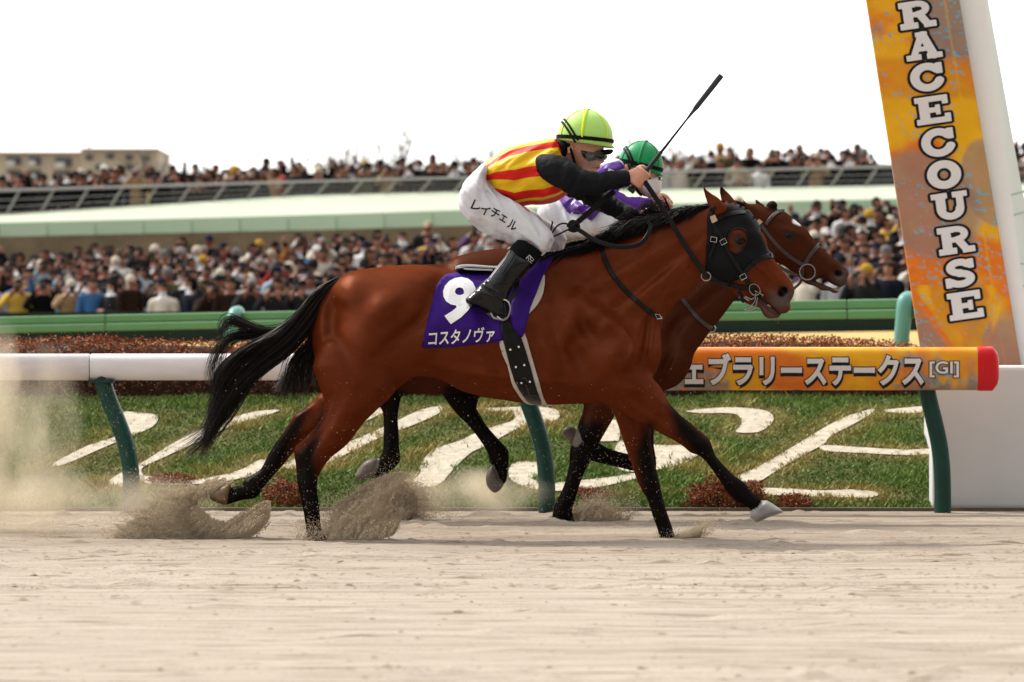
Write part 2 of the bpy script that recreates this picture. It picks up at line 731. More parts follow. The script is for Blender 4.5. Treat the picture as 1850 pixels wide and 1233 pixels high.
def sand_layer(scale, nscale, lo, hi, tint, detail=4, prev=None, mask=None):
    mp = _t.nodes.new('ShaderNodeMapping')
    mp.inputs['Scale'].default_value = scale
    n = _t.nodes.new('ShaderNodeTexNoise')
    n.inputs['Scale'].default_value = nscale
    n.inputs['Detail'].default_value = detail
    r = _t.nodes.new('ShaderNodeMapRange')
    r.inputs['From Min'].default_value = lo
    r.inputs['From Max'].default_value = hi
    mx = _t.nodes.new('ShaderNodeMix')
    mx.data_type = 'RGBA'
    mx.blend_type = 'MULTIPLY'
    mx.inputs[7].default_value = (*tint, 1)
    L = _t.links.new
    L(_tc.outputs['Object'], mp.inputs[0])
    L(mp.outputs[0], n.inputs['Vector'])
    L(n.outputs[0], r.inputs['Value'])
    f = r.outputs[0]
    if mask is not None:
        ml = _t.nodes.new('ShaderNodeMath')
        ml.operation = 'MULTIPLY'
        L(f, ml.inputs[0])
        L(mask, ml.inputs[1])
        f = ml.outputs[0]
    L(f, mx.inputs[0])
    L(prev, mx.inputs[6])
    return mx.outputs[2]


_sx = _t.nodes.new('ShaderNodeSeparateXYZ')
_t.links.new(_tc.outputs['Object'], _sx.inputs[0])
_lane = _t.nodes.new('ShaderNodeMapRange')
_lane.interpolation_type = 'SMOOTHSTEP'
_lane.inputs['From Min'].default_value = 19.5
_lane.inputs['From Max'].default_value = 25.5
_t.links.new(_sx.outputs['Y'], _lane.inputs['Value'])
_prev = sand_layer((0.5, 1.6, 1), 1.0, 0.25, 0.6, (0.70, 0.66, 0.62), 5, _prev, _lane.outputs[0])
_prev = sand_layer((0.2, 6.5, 1), 1.0, 0.52, 0.7, (0.78, 0.75, 0.71), 8, _prev)
_prev = sand_layer((1.4, 9.0, 1), 1.6, 0.57, 0.66, (0.54, 0.48, 0.43), 8, _prev)
_prev = sand_layer((22, 30, 22), 3.0, 0.55, 0.75, (0.6, 0.55, 0.5), 2, _prev)
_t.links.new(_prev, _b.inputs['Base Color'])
xs = np.concatenate([[-400, -150, -60, -30, -18, -12, -9, -7, -6, -5.2], np.arange(-4.6, 4.61, 0.034), [5.2, 6, 7, 9, 12, 18, 30, 60, 150, 400]])
ys = np.concatenate([[-300, -80, -20, 0, 6, 10, 12, 12.8], np.arange(13.2, 27.96, 0.024), [28.3, 29, 34, 60, 140, 400, 1200]])
gx, gy = np.meshgrid(xs, ys, indexing='ij')
fx, fy = gx.ravel(), gy.ravel()
dense = (np.abs(fx) < 5) & (fy > 13) & (fy < 28)
z = np.zeros(len(fx))
d = np.where(dense)[0]
X, Y = fx[d], fy[d]
o0 = np.zeros(len(d))
h = 0.005 * (fbm(np.stack([X * 0.35, Y * 3.2, o0], 1), 3, 1) - 0.5)
h += 0.011 * (fbm(np.stack([X * 1.1, Y * 2.6, o0 + 3], 1), 4, 2) - 0.5)
# harrow lines running along the track, broken up
rake = vnoise(np.stack([X * 0.22 + 5, Y * 9.0, o0], 1), 5)
h -= 0.013 * np.clip(rake - 0.70, 0, 1) * 3.3 * np.clip(fbm(np.stack([X * 1.6, Y * 3, o0], 1), 3, 8) * 3.0 - 0.9, 0, 1)
# crumbs
cr = fbm(np.stack([X * 9, Y * 9, o0], 1), 3, 12)
bandm = np.clip(vnoise(np.stack([X * 0.3, Y * 2.1, o0 + 9], 1), 6) * 3 - 1.25, 0, 1)
h += 0.026 * np.clip(cr - 0.60, 0, 1) * 4 * (0.15 + bandm)
# shallow hoof scoops with a raised lip
for i in range(90):
    cx, cy = rng.uniform(-3.4, 3.4), rng.uniform(14.3, 27.4)
    L, B = rng.uniform(0.18, 0.36), rng.uniform(0.10, 0.2)
    a = (X - cx) / L
    b = (Y - cy) / B
    m_ = np.exp(-(a ** 2 + b ** 2) * 1.4)
    lip = np.exp(-((a - 0.9) ** 2 * 4 + b ** 2 * 2.0))
    h += -0.014 * m_ + 0.018 * lip * rng.uniform(0.3, 1)
for (hu, hv, amp, L, B) in ((700, 990, 0.02, .5, .22), (470, 982, 0.012, .6, .3), (1205, 985, 0.012, .3, .2), (1380, 968, -0.02, .25, .15), (1490, 972, .02, .16, .12), (1808, 985, .026, .16, .1), (20, 1112, .012, .18, .15), (1505, 1042, -.02, .4, .2), (1150, 1130, -.015, .4, .2)):
    yy = F * CAMZ / (hv - CV)
    xx = (hu - CU) * yy / F
    h += amp * np.exp(-(((X - xx) / L) ** 2 + ((Y - yy) / B) ** 2) * 2)
edge = np.clip((27.9 - Y) / 0.5, 0, 1) * np.clip((4.6 - np.abs(X)) / 0.5, 0, 1) * np.clip((Y - 13.2) / 0.5, 0, 1)
z[d] = h * edge
nY = len(ys)
i, j = np.meshgrid(np.arange(len(xs) - 1), np.arange(nY - 1), indexing='ij')
q = np.stack([i * nY + j, (i + 1) * nY + j, (i + 1) * nY + j + 1, i * nY + j + 1], -1).reshape(-1, 4)
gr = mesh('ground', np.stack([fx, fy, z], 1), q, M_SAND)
tag(gr, kind='structure')
# loose clods lying on the sand
mb = MB()
ico = [(0, 0, 1), (0.89, 0, 0.45), (0.28, 0.85, 0.45), (-0.72, 0.53, 0.45), (-0.72, -0.53, 0.45), (0.28, -0.85, 0.45)]
icf = [(0, 1, 2), (0, 2, 3), (0, 3, 4), (0, 4, 5), (0, 5, 1), (5, 4, 3, 2, 1)]
nC = 6000
lines = rng.uniform(14, 27.5, 26)
Vc, F3 = [], []
for k in range(nC):
    y = rng.choice(lines) + rng.normal(0, 0.05) if rng.random() < 0.7 else rng.uniform(13.6, 27.6)
    x = rng.uniform(-1, 1) * (y * 0.115 + 0.5)
    r = min(0.005 * rng.lognormal(0, 0.55), 0.015)
    s3 = np.array([r * rng.uniform(0.8, 2.0), r, r * rng.uniform(0.5, 0.9)])
    Vc.append(np.array(ico) * s3 + (x, y, -0.001))
    F3.append(k)
Vc = np.vstack(Vc)
b = np.arange(nC) * 6
mesh_ = mesh('clods', Vc, [np.concatenate([np.stack([b + f[0], b + f[1], b + f[2]], 1) for f in icf[:5]])], mat('damp sand clod', (0.24, 0.18, 0.13), 0.95, 0.1, vary=0.3, vscale=9))
tag(mesh_, 'small damp clods of sand strewn over the track', 'sand clods', kind='stuff')

# ------------------------------------------------------------ grass bank with pale gravel letters
BY0, BSL = 27.95, 0.2123
bz = lambda y: BSL * (y - BY0)


def bank(u, v):
    y = F * (CAMZ + BSL * BY0) / (np.asarray(v, float) - CV + F * BSL)
    return (np.asarray(u, float) - CU) * y / F, y


M_SOIL = mat('bank turf', (0.07, 0.075, 0.025), 0.95, 0.1, vary=0.5, vscale=3.5, bump=0.6, bscale=40)
bx = np.linspace(-9, 9, 61)
by = np.linspace(BY0, 31.0, 20)
gx, gy = np.meshgrid(bx, by, indexing='ij')
nb_ = len(by)
i, j = np.meshgrid(np.arange(len(bx) - 1), np.arange(nb_ - 1), indexing='ij')
q = np.stack([i * nb_ + j, (i + 1) * nb_ + j, (i + 1) * nb_ + j + 1, i * nb_ + j + 1], -1).reshape(-1, 4)
tag(mesh('terrain', np.stack([gx.ravel(), gy.ravel(), bz(gy.ravel()) + 0.004 - 0.02 * (gy.ravel() < BY0 + 0.01)], 1), q, M_SOIL), kind='structure')
# kerb board at the foot of the bank
mb = MB()
mb.box((-9, 27.86, -0.05), (9, 27.93, 0.02))
o = mb.build('kerb', mat('weathered board', (0.12, 0.1, 0.075), 0.9, vary=0.3, vscale=6), None)
tag(o, kind='structure')
LET = [
    [(95, 842), (160, 808), (215, 788), (216, 750), (262, 750), (285, 756), (276, 774), (240, 790), (180, 815), (118, 842)],
    [(198, 872), (222, 856), (262, 836), (300, 812), (340, 790), (400, 765), (455, 748), (505, 744), (480, 754), (420, 772), (360, 800), (300, 828), (256, 850), (262, 870), (240, 880), (205, 882)],
    [(255, 862), (330, 872), (400, 862), (440, 850), (470, 834), (500, 836), (470, 858), (400, 874), (320, 880), (262, 876)],
    [(510, 846), (560, 822), (620, 806), (700, 772), (760, 744), (800, 738), (790, 752), (740, 774), (700, 788), (650, 812), (600, 836), (560, 852)],
    [(640, 758), (690, 738), (700, 744), (655, 766)],
    [(856, 741), (900, 740), (960, 738), (1000, 742), (1012, 752), (1000, 764), (950, 772), (915, 788), (880, 808), (850, 822), (820, 850), (790, 880), (740, 882), (760, 858), (760, 840), (785, 815), (830, 800), (868, 782), (900, 772), (928, 762), (925, 748), (890, 746)],
    [(920, 850), (936, 838), (985, 836), (1000, 838), (990, 850), (975, 862), (960, 868), (990, 876), (1040, 872), (1100, 866), (1150, 858), (1160, 864), (1100, 880), (1030, 890), (970, 888), (925, 872)],
    [(1096, 770), (1112, 762), (1120, 790), (1110, 820), (1118, 850), (1150, 856), (1200, 850), (1240, 838), (1266, 820), (1250, 808), (1200, 808), (1180, 806), (1150, 800), (1060, 800), (1070, 786)],
    [(1240, 746), (1300, 740), (1340, 740), (1378, 744), (1396, 754), (1394, 768), (1370, 784), (1330, 784), (1340, 770), (1336, 756), (1318, 750), (1270, 750)],
    [(1338, 862), (1360, 852), (1400, 830), (1450, 800), (1500, 770), (1540, 752), (1578, 742), (1575, 750), (1545, 768), (1500, 792), (1488, 806), (1440, 832), (1400, 856), (1370, 874), (1345, 876)],
    [(1488, 808), (1560, 812), (1640, 816), (1690, 814), (1690, 822), (1640, 826), (1560, 822), (1490, 818)],
    [(1600, 744), (1660, 738), (1690, 740), (1690, 746), (1640, 750), (1605, 748)],
    [(1372, 886), (1420, 886), (1480, 890), (1540, 888), (1580, 892), (1588, 898), (1560, 903), (1480, 901), (1400, 898), (1372, 894)],
]
M_GRAVEL = mat('pale gravel', (0.4, 0.36, 0.29), 0.95, 0.15, vary=0.35, vscale=16, bump=0.7, bscale=60)
LW = []
gv = tag(bpy.data.objects.new('path', None), None, None, None, 'structure')
bpy.data.objects.remove(gv)
mbg = MB()
for a in LET:
    a = catmull(a, 3, True)
    x, y = bank(a[:, 0], a[:, 1])
    LW.append(np.stack([x, y], 1))
tv, tf = [], []
nb_ = 0
for a in LW:
    r = delaunay_2d_cdt([Vector((float(p[0]), float(p[1]))) for p in a], [(k, (k + 1) % len(a)) for k in range(len(a))], [], 1, 1e-5)
    vv = np.array([(p.x, p.y) for p in r[0]])
    ff = np.array([f for f in r[2] if len(f) == 3])
    tv.append(np.stack([vv[:, 0], vv[:, 1], bz(vv[:, 1]) + 0.012], 1))
    tf.append(ff + nb_)
    nb_ += len(vv)
tag(mesh('path', np.vstack(tv), np.vstack(tf), M_GRAVEL), kind='structure')
# grass blades
M_GRASS = mat('grass blade', (0.05, 0.09, 0.02), 0.6, 0.25, attr=True)
N = 190000
x = rng.uniform(-5.6, 5.6, N)
y = BY0 + (31.0 - BY0) * rng.uniform(0, 1, N)
dd = np.full(N, 9.0)
for a in LW:
    lo, hi = a.min(0) - 0.35, a.max(0) + 0.35
    k = np.where((x > lo[0]) & (x < hi[0]) & (y > lo[1]) & (y < hi[1]))[0]
    dd[k] = np.minimum(dd[k], poly_dist(a, x[k], y[k]))
rag = 0.22 * (fbm(np.stack([x * 14, y * 14, 0 * x], 1), 3, 33) - 0.45)
k = (dd + rag > 0.012) | (rng.random(N) < 0.03)
k &= x < 0.0923 * y + 0.3 * (y > 30)
x, y, dd = x[k], y[k], dd[k]
n = len(x)
clump = fbm(np.stack([x * 2.2, y * 3.2, 0 * x], 1), 4, 21)
big = fbm(np.stack([x * 0.6, y * 0.8, 0 * x], 1), 3, 22)
dry = np.clip((clump - 0.55) * 7, 0, 1) * 0.6 + np.clip(1.15 - dd / 0.2, 0, 1) * np.clip(big * 5 - 1.8, 0, 1) * 0.9
dry = np.clip(dry + rng.normal(0, 0.1, n), 0, 1)
Hh = (0.016 + 0.095 * np.clip(clump - 0.38, 0, 1)) * rng.uniform(0.6, 1.4, n)
az = rng.uniform(0, 6.283, n)
w = rng.uniform(0.004, 0.009, n)
lx, ly = rng.normal(0, 0.7, n) * Hh, rng.normal(-0.15, 0.5, n) * Hh
z0 = bz(y)
V = np.stack([np.stack([x - np.cos(az) * w, y - np.sin(az) * w, z0], 1), np.stack([x + np.cos(az) * w, y + np.sin(az) * w, z0], 1), np.stack([x + lx, y + ly, z0 + Hh], 1)], 1).reshape(-1, 3)
g1, g2, yl = np.array([0.066, 0.138, 0.024]), np.array([0.155, 0.25, 0.052]), np.array([0.4, 0.32, 0.12])
t = np.clip((clump - 0.5) * 2.4 + 0.5 + rng.normal(0, 0.2, n), 0, 1)[:, None]
cc = (g1 * (1 - t) + g2 * t) * (1 - dry[:, None]) + yl * dry[:, None] * rng.uniform(0.7, 1.2, (n, 1))
o = mesh('grass', V, np.arange(3 * n).reshape(-1, 3), M_GRASS, None, False, col=np.repeat(cc, 3, 0))
tag(o, 'short green winter grass with straw yellow patches on the bank', 'grass', kind='stuff')
# ------------------------------------------------------------ hedges, shrubs
M_LEAF = mat('russet leaf', (0.12, 0.03, 0.014), 0.6, 0.25, attr=True)


def leaves(name, c, size, parent=None, col=None):
    n = len(c)
    a = rng.normal(size=(n, 3))
    a /= np.linalg.norm(a, axis=1)[:, None]
    b = np.cross(a, rng.normal(size=(n, 3)))
    b /= np.linalg.norm(b, axis=1)[:, None]
    s = np.asarray(size).reshape(-1, 1) * rng.uniform(0.6, 1.3, (n, 1))
    V = np.stack([c - a * s, c - b * s * 0.5, c + a * s, c + b * s * 0.5], 1).reshape(-1, 3)
    return mesh(name, V, np.arange(4 * n).reshape(-1, 4), M_LEAF, parent, False, col=np.repeat(col, 4, 0))


def twigs(name, pts, parent, r=0.003):
    m = MB()
    for a, b in pts:
        m.tube([a, (np.array(a) + b) / 2 + rng.normal(0, 0.01, 3), b], [r * 1.3, r, r * 0.5], 4, caps=False)
    return m.build(name, mat('twig', (0.06, 0.04, 0.03), 0.8), parent)


def russet(n):
    t = rng.random((n, 1))
    return (np.array([0.2, 0.04, 0.016]) * (1 - t) + np.array([0.27, 0.09, 0.03]) * t) * rng.uniform(0.72, 1.18, (n, 1))


hedge = thing('hedge', (0, 31.7, bz(31.0)), 'low clipped russet brown hedge along the top of the grass bank', 'hedge')
n = 200000
x = rng.uniform(-6.5, 6.5, n)
px = 925 + x * F / 31.7
topv = np.interp(px, [-400, 0, 130, 330, 420, 700, 1250, 1300, 1480, 1560, 1640, 1700, 2300], [616, 612, 606, 611, 615, 612, 606, 603, 606, 612, 618, 640, 660])
topz = CAMZ + (CV - topv) * 31.6 / F + 0.05 * (fbm(np.stack([x * 3, 0 * x, 0 * x], 1), 4, 5) - 0.5)
y = rng.uniform(31.0, 32.05, n)
zb = bz(31.0) - 0.03
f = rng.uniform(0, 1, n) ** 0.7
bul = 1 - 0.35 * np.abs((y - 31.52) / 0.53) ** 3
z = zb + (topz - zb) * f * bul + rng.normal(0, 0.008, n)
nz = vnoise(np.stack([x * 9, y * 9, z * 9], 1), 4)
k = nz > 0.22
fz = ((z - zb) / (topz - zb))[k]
leaves('foliage', np.stack([x, y, z], 1)[k], 0.0115, hedge, russet(k.sum()) * (0.35 + 0.75 * np.clip(fz * 1.6 - 0.35, 0, 1) + 0.2 * nz[k])[:, None])  # leaves darken towards the base: shade below the rail put into their colour
hx = np.linspace(-6.5, 6.5, 140)
ht = np.interp(925 + hx * F / 31.7, [-400, 0, 130, 330, 420, 700, 1250, 1300, 1480, 1560, 1640, 1700, 2300], [616, 612, 606, 611, 615, 612, 606, 603, 606, 612, 618, 640, 660])
ht = CAMZ + (CV - ht) * 31.6 / F - 0.05
Vh = np.vstack([np.stack([hx, 0 * hx + yy_, zz_], 1) for yy_, zz_ in ((31.12, 0 * hx + zb - .1), (31.2, ht - 0.06), (31.5, ht), (31.85, ht - 0.06), (31.95, 0 * hx + zb - .1))])
mh = len(hx)
mesh('branches', Vh, np.array([[r_ * mh + i_, r_ * mh + i_ + 1, r_ * mh + mh + i_ + 1, r_ * mh + mh + i_] for r_ in range(4) for i_ in range(mh - 1)]), mat('dense twigs', (0.035, 0.02, 0.014), 0.95, 0.1, vary=0.5, vscale=16, bump=1, bscale=30), hedge)
twigs('twig', [((a, 31.65 + rng.normal(0, .12), zb), (a + rng.normal(0, .08), 31.65 + rng.normal(0, .15), zb + 0.33)) for a in rng.uniform(-6.5, 6.5, 90)], hedge, 0.004)

for (u0, u1, vt, vb, lab) in ((1238, 1394, 856, 926, 'round russet shrub at the foot of the bank below the reaching foreleg'), (470, 556, 862, 922, 'russet shrub at the foot of the bank behind the front horse\'s hind legs'),
                              (1020, 1105, 884, 908, 'thin low russet shrub at the foot of the bank between the forelegs'), (1400, 1470, 895, 926, 'small low brown shrub beside the gravel stroke near the bank foot'),
                              (262, 350, 860, 880, 'small flat russet shrub beside the leftmost rail post')):
    _, yb = bank(u0, vb)
    yb = float(yb) + 0.02
    xa, xb = (u0 - CU) * yb / F, (u1 - CU) * yb / F
    hgt = (vb - vt) * yb / F
    sh = thing('shrub', ((xa + xb) / 2, yb + 0.1, bz(yb)), lab, 'shrub', 'russet shrubs on the bank')
    n = int(9000 * (xb - xa) * max(hgt, 0.1) / 0.09)
    c_ = rng.normal(size=(n, 3))
    c_ /= np.linalg.norm(c_, axis=1)[:, None]
    c_ *= rng.uniform(0.45, 1.0, (n, 1)) ** 0.5 * (0.5 + 0.95 * fbm(c_ * 3.2 + u0, 3, 3))[:, None]
    p = c_ * np.array([(xb - xa) / 2, 0.15, hgt * 0.8]) + np.array([(xa + xb) / 2, yb + 0.12, bz(yb) + 0.02])
    p = p[p[:, 2] > bz(p[:, 1]) - 0.01]
    leaves('foliage', p, 0.0095, sh, russet(len(p)) * np.array([0.9, 0.9, 0.9]))
    twigs('twig', [(((xa + xb) / 2 + rng.normal(0, .04), yb + 0.1, bz(yb) - 0.01), ((xa + xb) / 2 + rng.normal(0, (xb - xa) / 5), yb + 0.1 + rng.normal(0, .05), bz(yb) + hgt * 0.7)) for _ in range(14)], sh, 0.003)

# ------------------------------------------------------------ the white running rail
RY = 27.62
M_RAIL = mat('white rail plastic', (0.66, 0.62, 0.635), 0.34, 0.5, vary=0.1, vscale=5, coat=0.1, stretch=(1, 1, 4), bump=0.08, bscale=90)
M_POST = mat('dark green post paint', (0.006, 0.045, 0.034), 0.35, 0.5, vary=0.25, vscale=7)
rail = thing('running_rail', (-0.5, RY, 0), 'white running rail on curved dark green posts along the foot of the bank', 'rail')


def rail_tube(name, u0, u1, vt, vb, m, parent, Y=RY, sq=1.0):
    a, b = P(u0, (vt + vb) / 2, Y), P(u1, (vt + vb) / 2, Y)
    r = (vb - vt) / 2 * Y / F
    mb = MB()
    n = 24
    V = []
    xs_ = [a[0], a[0] + 0.006, b[0] - 0.006, b[0]]
    for x_, k in zip(xs_, (0.955, 1, 1, 0.955)):
        for j in range(n):
            t = 2 * math.pi * j / n
            cx, cz = math.cos(t), math.sin(t)
            cx = math.copysign(abs(cx) ** sq, cx)
            cz = math.copysign(abs(cz) ** sq, cz)
            V.append((x_, Y + r * k * cx * 0.8, a[2] + r * k * cz))
    Fs = []
    for i in range(3):
        for j in range(n):
            Fs.append((i * n + j, i * n + (j + 1) % n, i * n + n + (j + 1) % n, i * n + n + j))
    Fs += [tuple(range(n))[::-1], tuple(range(3 * n, 4 * n))]
    mb.add(V, Fs)
    o = mb.build(name, m, parent, True)
    return o


for u0, u1 in ((-1700, -760), (-758, 162.5), (164, 1085), (1086.5, 1180)):
    rail_tube('rail_section', u0, u1, 639.5, 687.5, M_RAIL, rail, sq=0.85)
for (ut, ub) in ((-565, -525), (186, 238), (944, 988), (1672, 1703)):
    mb = MB()
    du = ub - ut
    p = [P(ub, 930, RY), P(ub, 885, RY), P(ub - 0.06 * du, 840, RY), P(ub - 0.22 * du, 800, RY), P(ub - 0.5 * du, 760, RY), P(ub - 0.78 * du, 725, RY), P(ut, 690, RY), P(ut - 0.06 * du, 668, RY)]
    p = catmull(p, 5)
    mb.tube(p, 0.0505, 16)
    mb.build('post', M_POST, rail, True)
    mb = MB()
    q_ = P(ut - 0.04 * du, 688, RY)
    mb.box(q_ - np.array([0.075, 0.06, 0.012]), q_ + np.array([0.075, 0.02, 0.006]))
    mb.tube([q_ + np.array([-0.05, -0.062, -0.004]), q_ + np.array([-0.05, -0.072, -0.004])], 0.008, 8)
    mb.tube([q_ + np.array([0.05, -0.062, -0.004]), q_ + np.array([0.05, -0.072, -0.004])], 0.008, 8)
    mb.build('clamp', M_POST, rail)

# printed beam on the rail
M_PRINT = mat('printed cover', (0.5, 0.2, 0.05), 0.4, 0.4, attr=True, coat=0.15)


def print_cols(a, b, seed, zone=0.0, gl=0.56):
    """abstract rust, ochre and grey print; a, b in metres on the panel"""
    n1 = fbm(np.stack([a * 2.2, b * 3.2, 0 * a], 1), 4, seed)
    n2 = fbm(np.stack([a * 3.1 + 4, b * 2.2, 0 * a], 1), 4, seed + 3)
    fl = fbm(np.stack([a * 48, b * 84, 0 * a], 1), 2, seed + 5)
    fl2 = fbm(np.stack([a * 11, b * 26, 0 * a], 1), 3, seed + 9)
    orange, yellow, grey, blue = np.array([0.74, 0.18, 0.01]), np.array([0.82, 0.40, 0.008]), np.array([0.30, 0.21, 0.17]), np.array([0.12, 0.38, 0.5])
    c = np.tile(orange, (len(a), 1))
    m = np.clip((n1 + zone - 0.5) * 9 + 0.5, 0, 1)[:, None]
    c = c * (1 - m) + yellow * m
    g_ = np.clip((n2 - gl) * 14, 0, 1) * np.clip((fl2 - 0.36) * 8, 0, 1)
    c = c * (1 - g_[:, None]) + grey * g_[:, None]
    bm_ = np.clip((fl - 0.69) * 30, 0, 1) * np.clip((n2 - 0.52) * 8, 0.06, 1)
    c = c * (1 - bm_[:, None]) + blue * bm_[:, None]
    return c * (0.86 + 0.3 * fl2)[:, None]


BEAM_Y = 27.55
beam = thing('banner_beam', P(1500, 705, BEAM_Y), 'orange printed beam with white katakana lettering and a red end cap on the rail', 'banner beam')
zt, zb_ = P(0, 627.5, BEAM_Y)[2], P(0, 705.5, BEAM_Y)[2]
x0, x1 = P(1062, 0, BEAM_Y)[0], P(1764, 0, BEAM_Y)[0]
prof = []
hz_, cz_ = (zt - zb_) / 2, (zt + zb_) / 2
for t in np.linspace(math.pi / 2, 2.5 * math.pi, 49)[:-1]:
    cx, sz = math.cos(t), math.sin(t)
    prof.append((BEAM_Y - 0.085 * math.copysign(abs(cx) ** 0.6, -cx) * 1.0, cz_ + hz_ * math.copysign(abs(sz) ** 0.62, sz)))
prof = np.array(prof)
nx_ = 330
xx = np.linspace(x0, x1, nx_)
V = np.array([(a, p[0], p[1]) for a in xx for p in prof])
npf = len(prof)
i, j = np.meshgrid(np.arange(nx_ - 1), np.arange(npf), indexing='ij')
q = np.stack([i * npf + j, i * npf + (j + 1) % npf, (i + 1) * npf + (j + 1) % npf, (i + 1) * npf + j], -1).reshape(-1, 4)
mesh('cover', V, [q, np.arange(npf)[None, :]], M_PRINT, beam, True, col=print_cols(V[:, 0] * 1.2, V[:, 2], 31, -0.03))
yf = prof[:, 0].min()
# red cap
mb = MB()
Vr, Fr = [], []
xr = [(x1, 1.0), (P(1768, 0, BEAM_Y)[0], 1.035), (P(1792, 0, BEAM_Y)[0], 1.035), (P(1801, 0, BEAM_Y)[0], 0.75), (P(1803.5, 0, BEAM_Y)[0], 0.5)]
for x_, k in xr:
    for p in prof:
        Vr.append((x_, BEAM_Y + (p[0] - BEAM_Y) * k, cz_ + (p[1] - cz_) * k))
for i in range(len(xr) - 1):
    for j in range(npf):
        Fr.append((i * npf + j, i * npf + (j + 1) % npf, (i + 1) * npf + (j + 1) % npf, (i + 1) * npf + j))
Fr.append(tuple(range((len(xr) - 1) * npf, len(xr) * npf)))
mb.add(Vr, Fr)
mb.build('end_cap', mat('red plastic', (0.62, 0.006, 0.012), 0.35, 0.5), beam, True)
M_LET = mat('white lettering', (0.72, 0.7, 0.7), 0.5, 0.3)
M_LETK = mat('black lettering outline', (0.012, 0.01, 0.01), 0.5, 0.3)


def yfront(z):
    k = prof[prof[:, 0] < BEAM_Y]
    k = k[np.argsort(k[:, 1])]
    return np.interp(z, k[:, 1], k[:, 0])


def flat_text(name, s, u0, u1, v0, v1, Y, bold, outw, parent, shear=0.0, drop=(0, 0), cuts=0.15, off=0.004):
    V0, _ = text2d(s, bold, 0, shear)
    a0, b0 = V0.min(0)
    a1, b1 = V0.max(0)
    for (m_, bo, dy, dr) in ((M_LETK, bold + outw, 0.003, drop), (M_LETK, bold + outw * 0.8, 0.002, (0, 0)), (M_LET, bold, off, (0, 0))):
        V2, T = text2d(s, bo, cuts, shear)
        u = u0 + (V2[:, 0] - a0) / (a1 - a0) * (u1 - u0) + dr[0]
        v = v1 - (V2[:, 1] - b0) / (b1 - b0) * (v1 - v0) + dr[1]
        x = (u - CU) * Y / F
        z = CAMZ + (CV - v) * Y / F
        mesh(name, np.stack([x, yfront(z) - dy, z], 1), T, m_, parent, False)


BT = 'フェブラリーステークス'
flat_text('lettering', BT, 1192, 1667, 638.5, 697, BEAM_Y, 0.036, 0.038, beam, 0.0, (1, 4))
flat_text('lettering', '[GI]', 1677, 1730, 653, 682, BEAM_Y, 0.02, 0.045, beam, 0, (0, 0))
for b_ in (1100, 1440):
    mb = MB()
    mb.box(P(b_, 712, BEAM_Y) - np.array([0.02, 0.03, 0]), P(b_, 704, BEAM_Y) + np.array([0.02, 0.03, 0]))
    mb.build('bracket', M_POST, beam)

# ------------------------------------------------------------ leaning pylon with the vertical sign
PY = 29.4
sign = thing('sign_pylon', P(1760, 930, PY), 'tall leaning sign panel reading RACECOURSE in front of a white tower', 'sign')
E0, E1 = np.array([1565.0, 0]), np.array([1668.0, 660])
R0, R1 = np.array([1733.0, 0]), np.array([1845.0, 660])
nt_, ns_ = 460, 84
tt = np.linspace(-0.95, 1.0, nt_)
ss = np.linspace(0, 1, ns_)
G_t, G_s = np.meshgrid(tt, ss, indexing='ij')
Lp = E0 + (E1 - E0) * G_t.ravel()[:, None]
Rp = R0 + (R1 - R0) * G_t.ravel()[:, None]
uv = Lp + (Rp - Lp) * G_s.ravel()[:, None]
V = np.stack([(uv[:, 0] - CU) * PY / F, np.full(len(uv), PY), CAMZ + (CV - uv[:, 1]) * PY / F], 1)
a, b = G_s.ravel(), G_t.ravel()
c = print_cols(a * 0.6, b * 2.3, 51, -0.06, 0.66)
orange, yellow, grey, blue = np.array([0.74, 0.18, 0.01]), np.array([0.82, 0.42, 0.006]), np.array([0.30, 0.21, 0.17]), np.array([0.12, 0.42, 0.55])
nz = fbm(np.stack([a * 5, b * 24, 0 * a], 1), 3, 61)
n5 = fbm(np.stack([a * 26, b * 170, 0 * a], 1), 2, 63)


def zone(m, colr, k=1.0):
    global c
    m = np.clip(m, 0, 1) * k
    c = c * (1 - m[:, None]) + np.array(colr) * (0.85 + 0.3 * nz)[:, None] * m[:, None]


sm_ = lambda d_, w_=0.02: np.clip(0.5 - d_ / w_, 0, 1)
zone(sm_(np.maximum(0.42 - a + 0.25 * (nz - .5), b - 0.175 + 0.02 * (n5 - .5)), 0.05), grey, 0.95)
zone(sm_(np.maximum(np.maximum(0.24 + 0.07 * np.cos(a * 5) - b, b - 0.36 - 0.1 * np.abs(a - 0.5)), 0.0 * a - 1), 0.03), yellow, 0.9)
zone(sm_(np.maximum(0.16 - b, b - 0.27)), (0.66, 0.24, 0.01), 0.7)
zone(sm_(np.abs(a - 0.86 + 0.02) - np.clip((b - 0.25) * 1.4, 0, 0.2) * (b < 0.43), 0.04), yellow, 1.0)
zone(sm_(np.hypot((a - 0.3) / 0.55, (b - 0.56) / 0.15) - 1, 0.2), grey, 0.75)
zone(sm_(np.hypot((a - 1.0) / 0.3, (b - 0.5) / 0.12) - 1, 0.1), grey, 0.7)
zone(sm_(np.abs(np.abs(a - 0.48) - np.clip((0.99 - b) * 1.9, 0, 0.34)) - 0.03 - 0.1 * (nz - .3), 0.05) * (b > 0.78), yellow, 0.85)
zone(sm_(np.maximum(0.78 - b, np.abs(a - 0.48) - np.clip((1.02 - b) * 1.9, 0, 0.28)), 0.05), (0.66, 0.27, 0.01), 0.8)
zone(sm_(np.maximum(0.86 - b, -(np.abs(a - 0.48) - np.clip((1.02 - b) * 2.2, 0, 0.5) - 0.04)), 0.05), grey, 0.75)
zone(np.clip((n5 - 0.635) * 26, 0, 1) * np.clip((fbm(np.stack([a * 2, b * 7, 0 * a], 1), 2, 71) - 0.45) * 6, 0, 1), blue, 0.9)
i, j = np.meshgrid(np.arange(nt_ - 1), np.arange(ns_ - 1), indexing='ij')
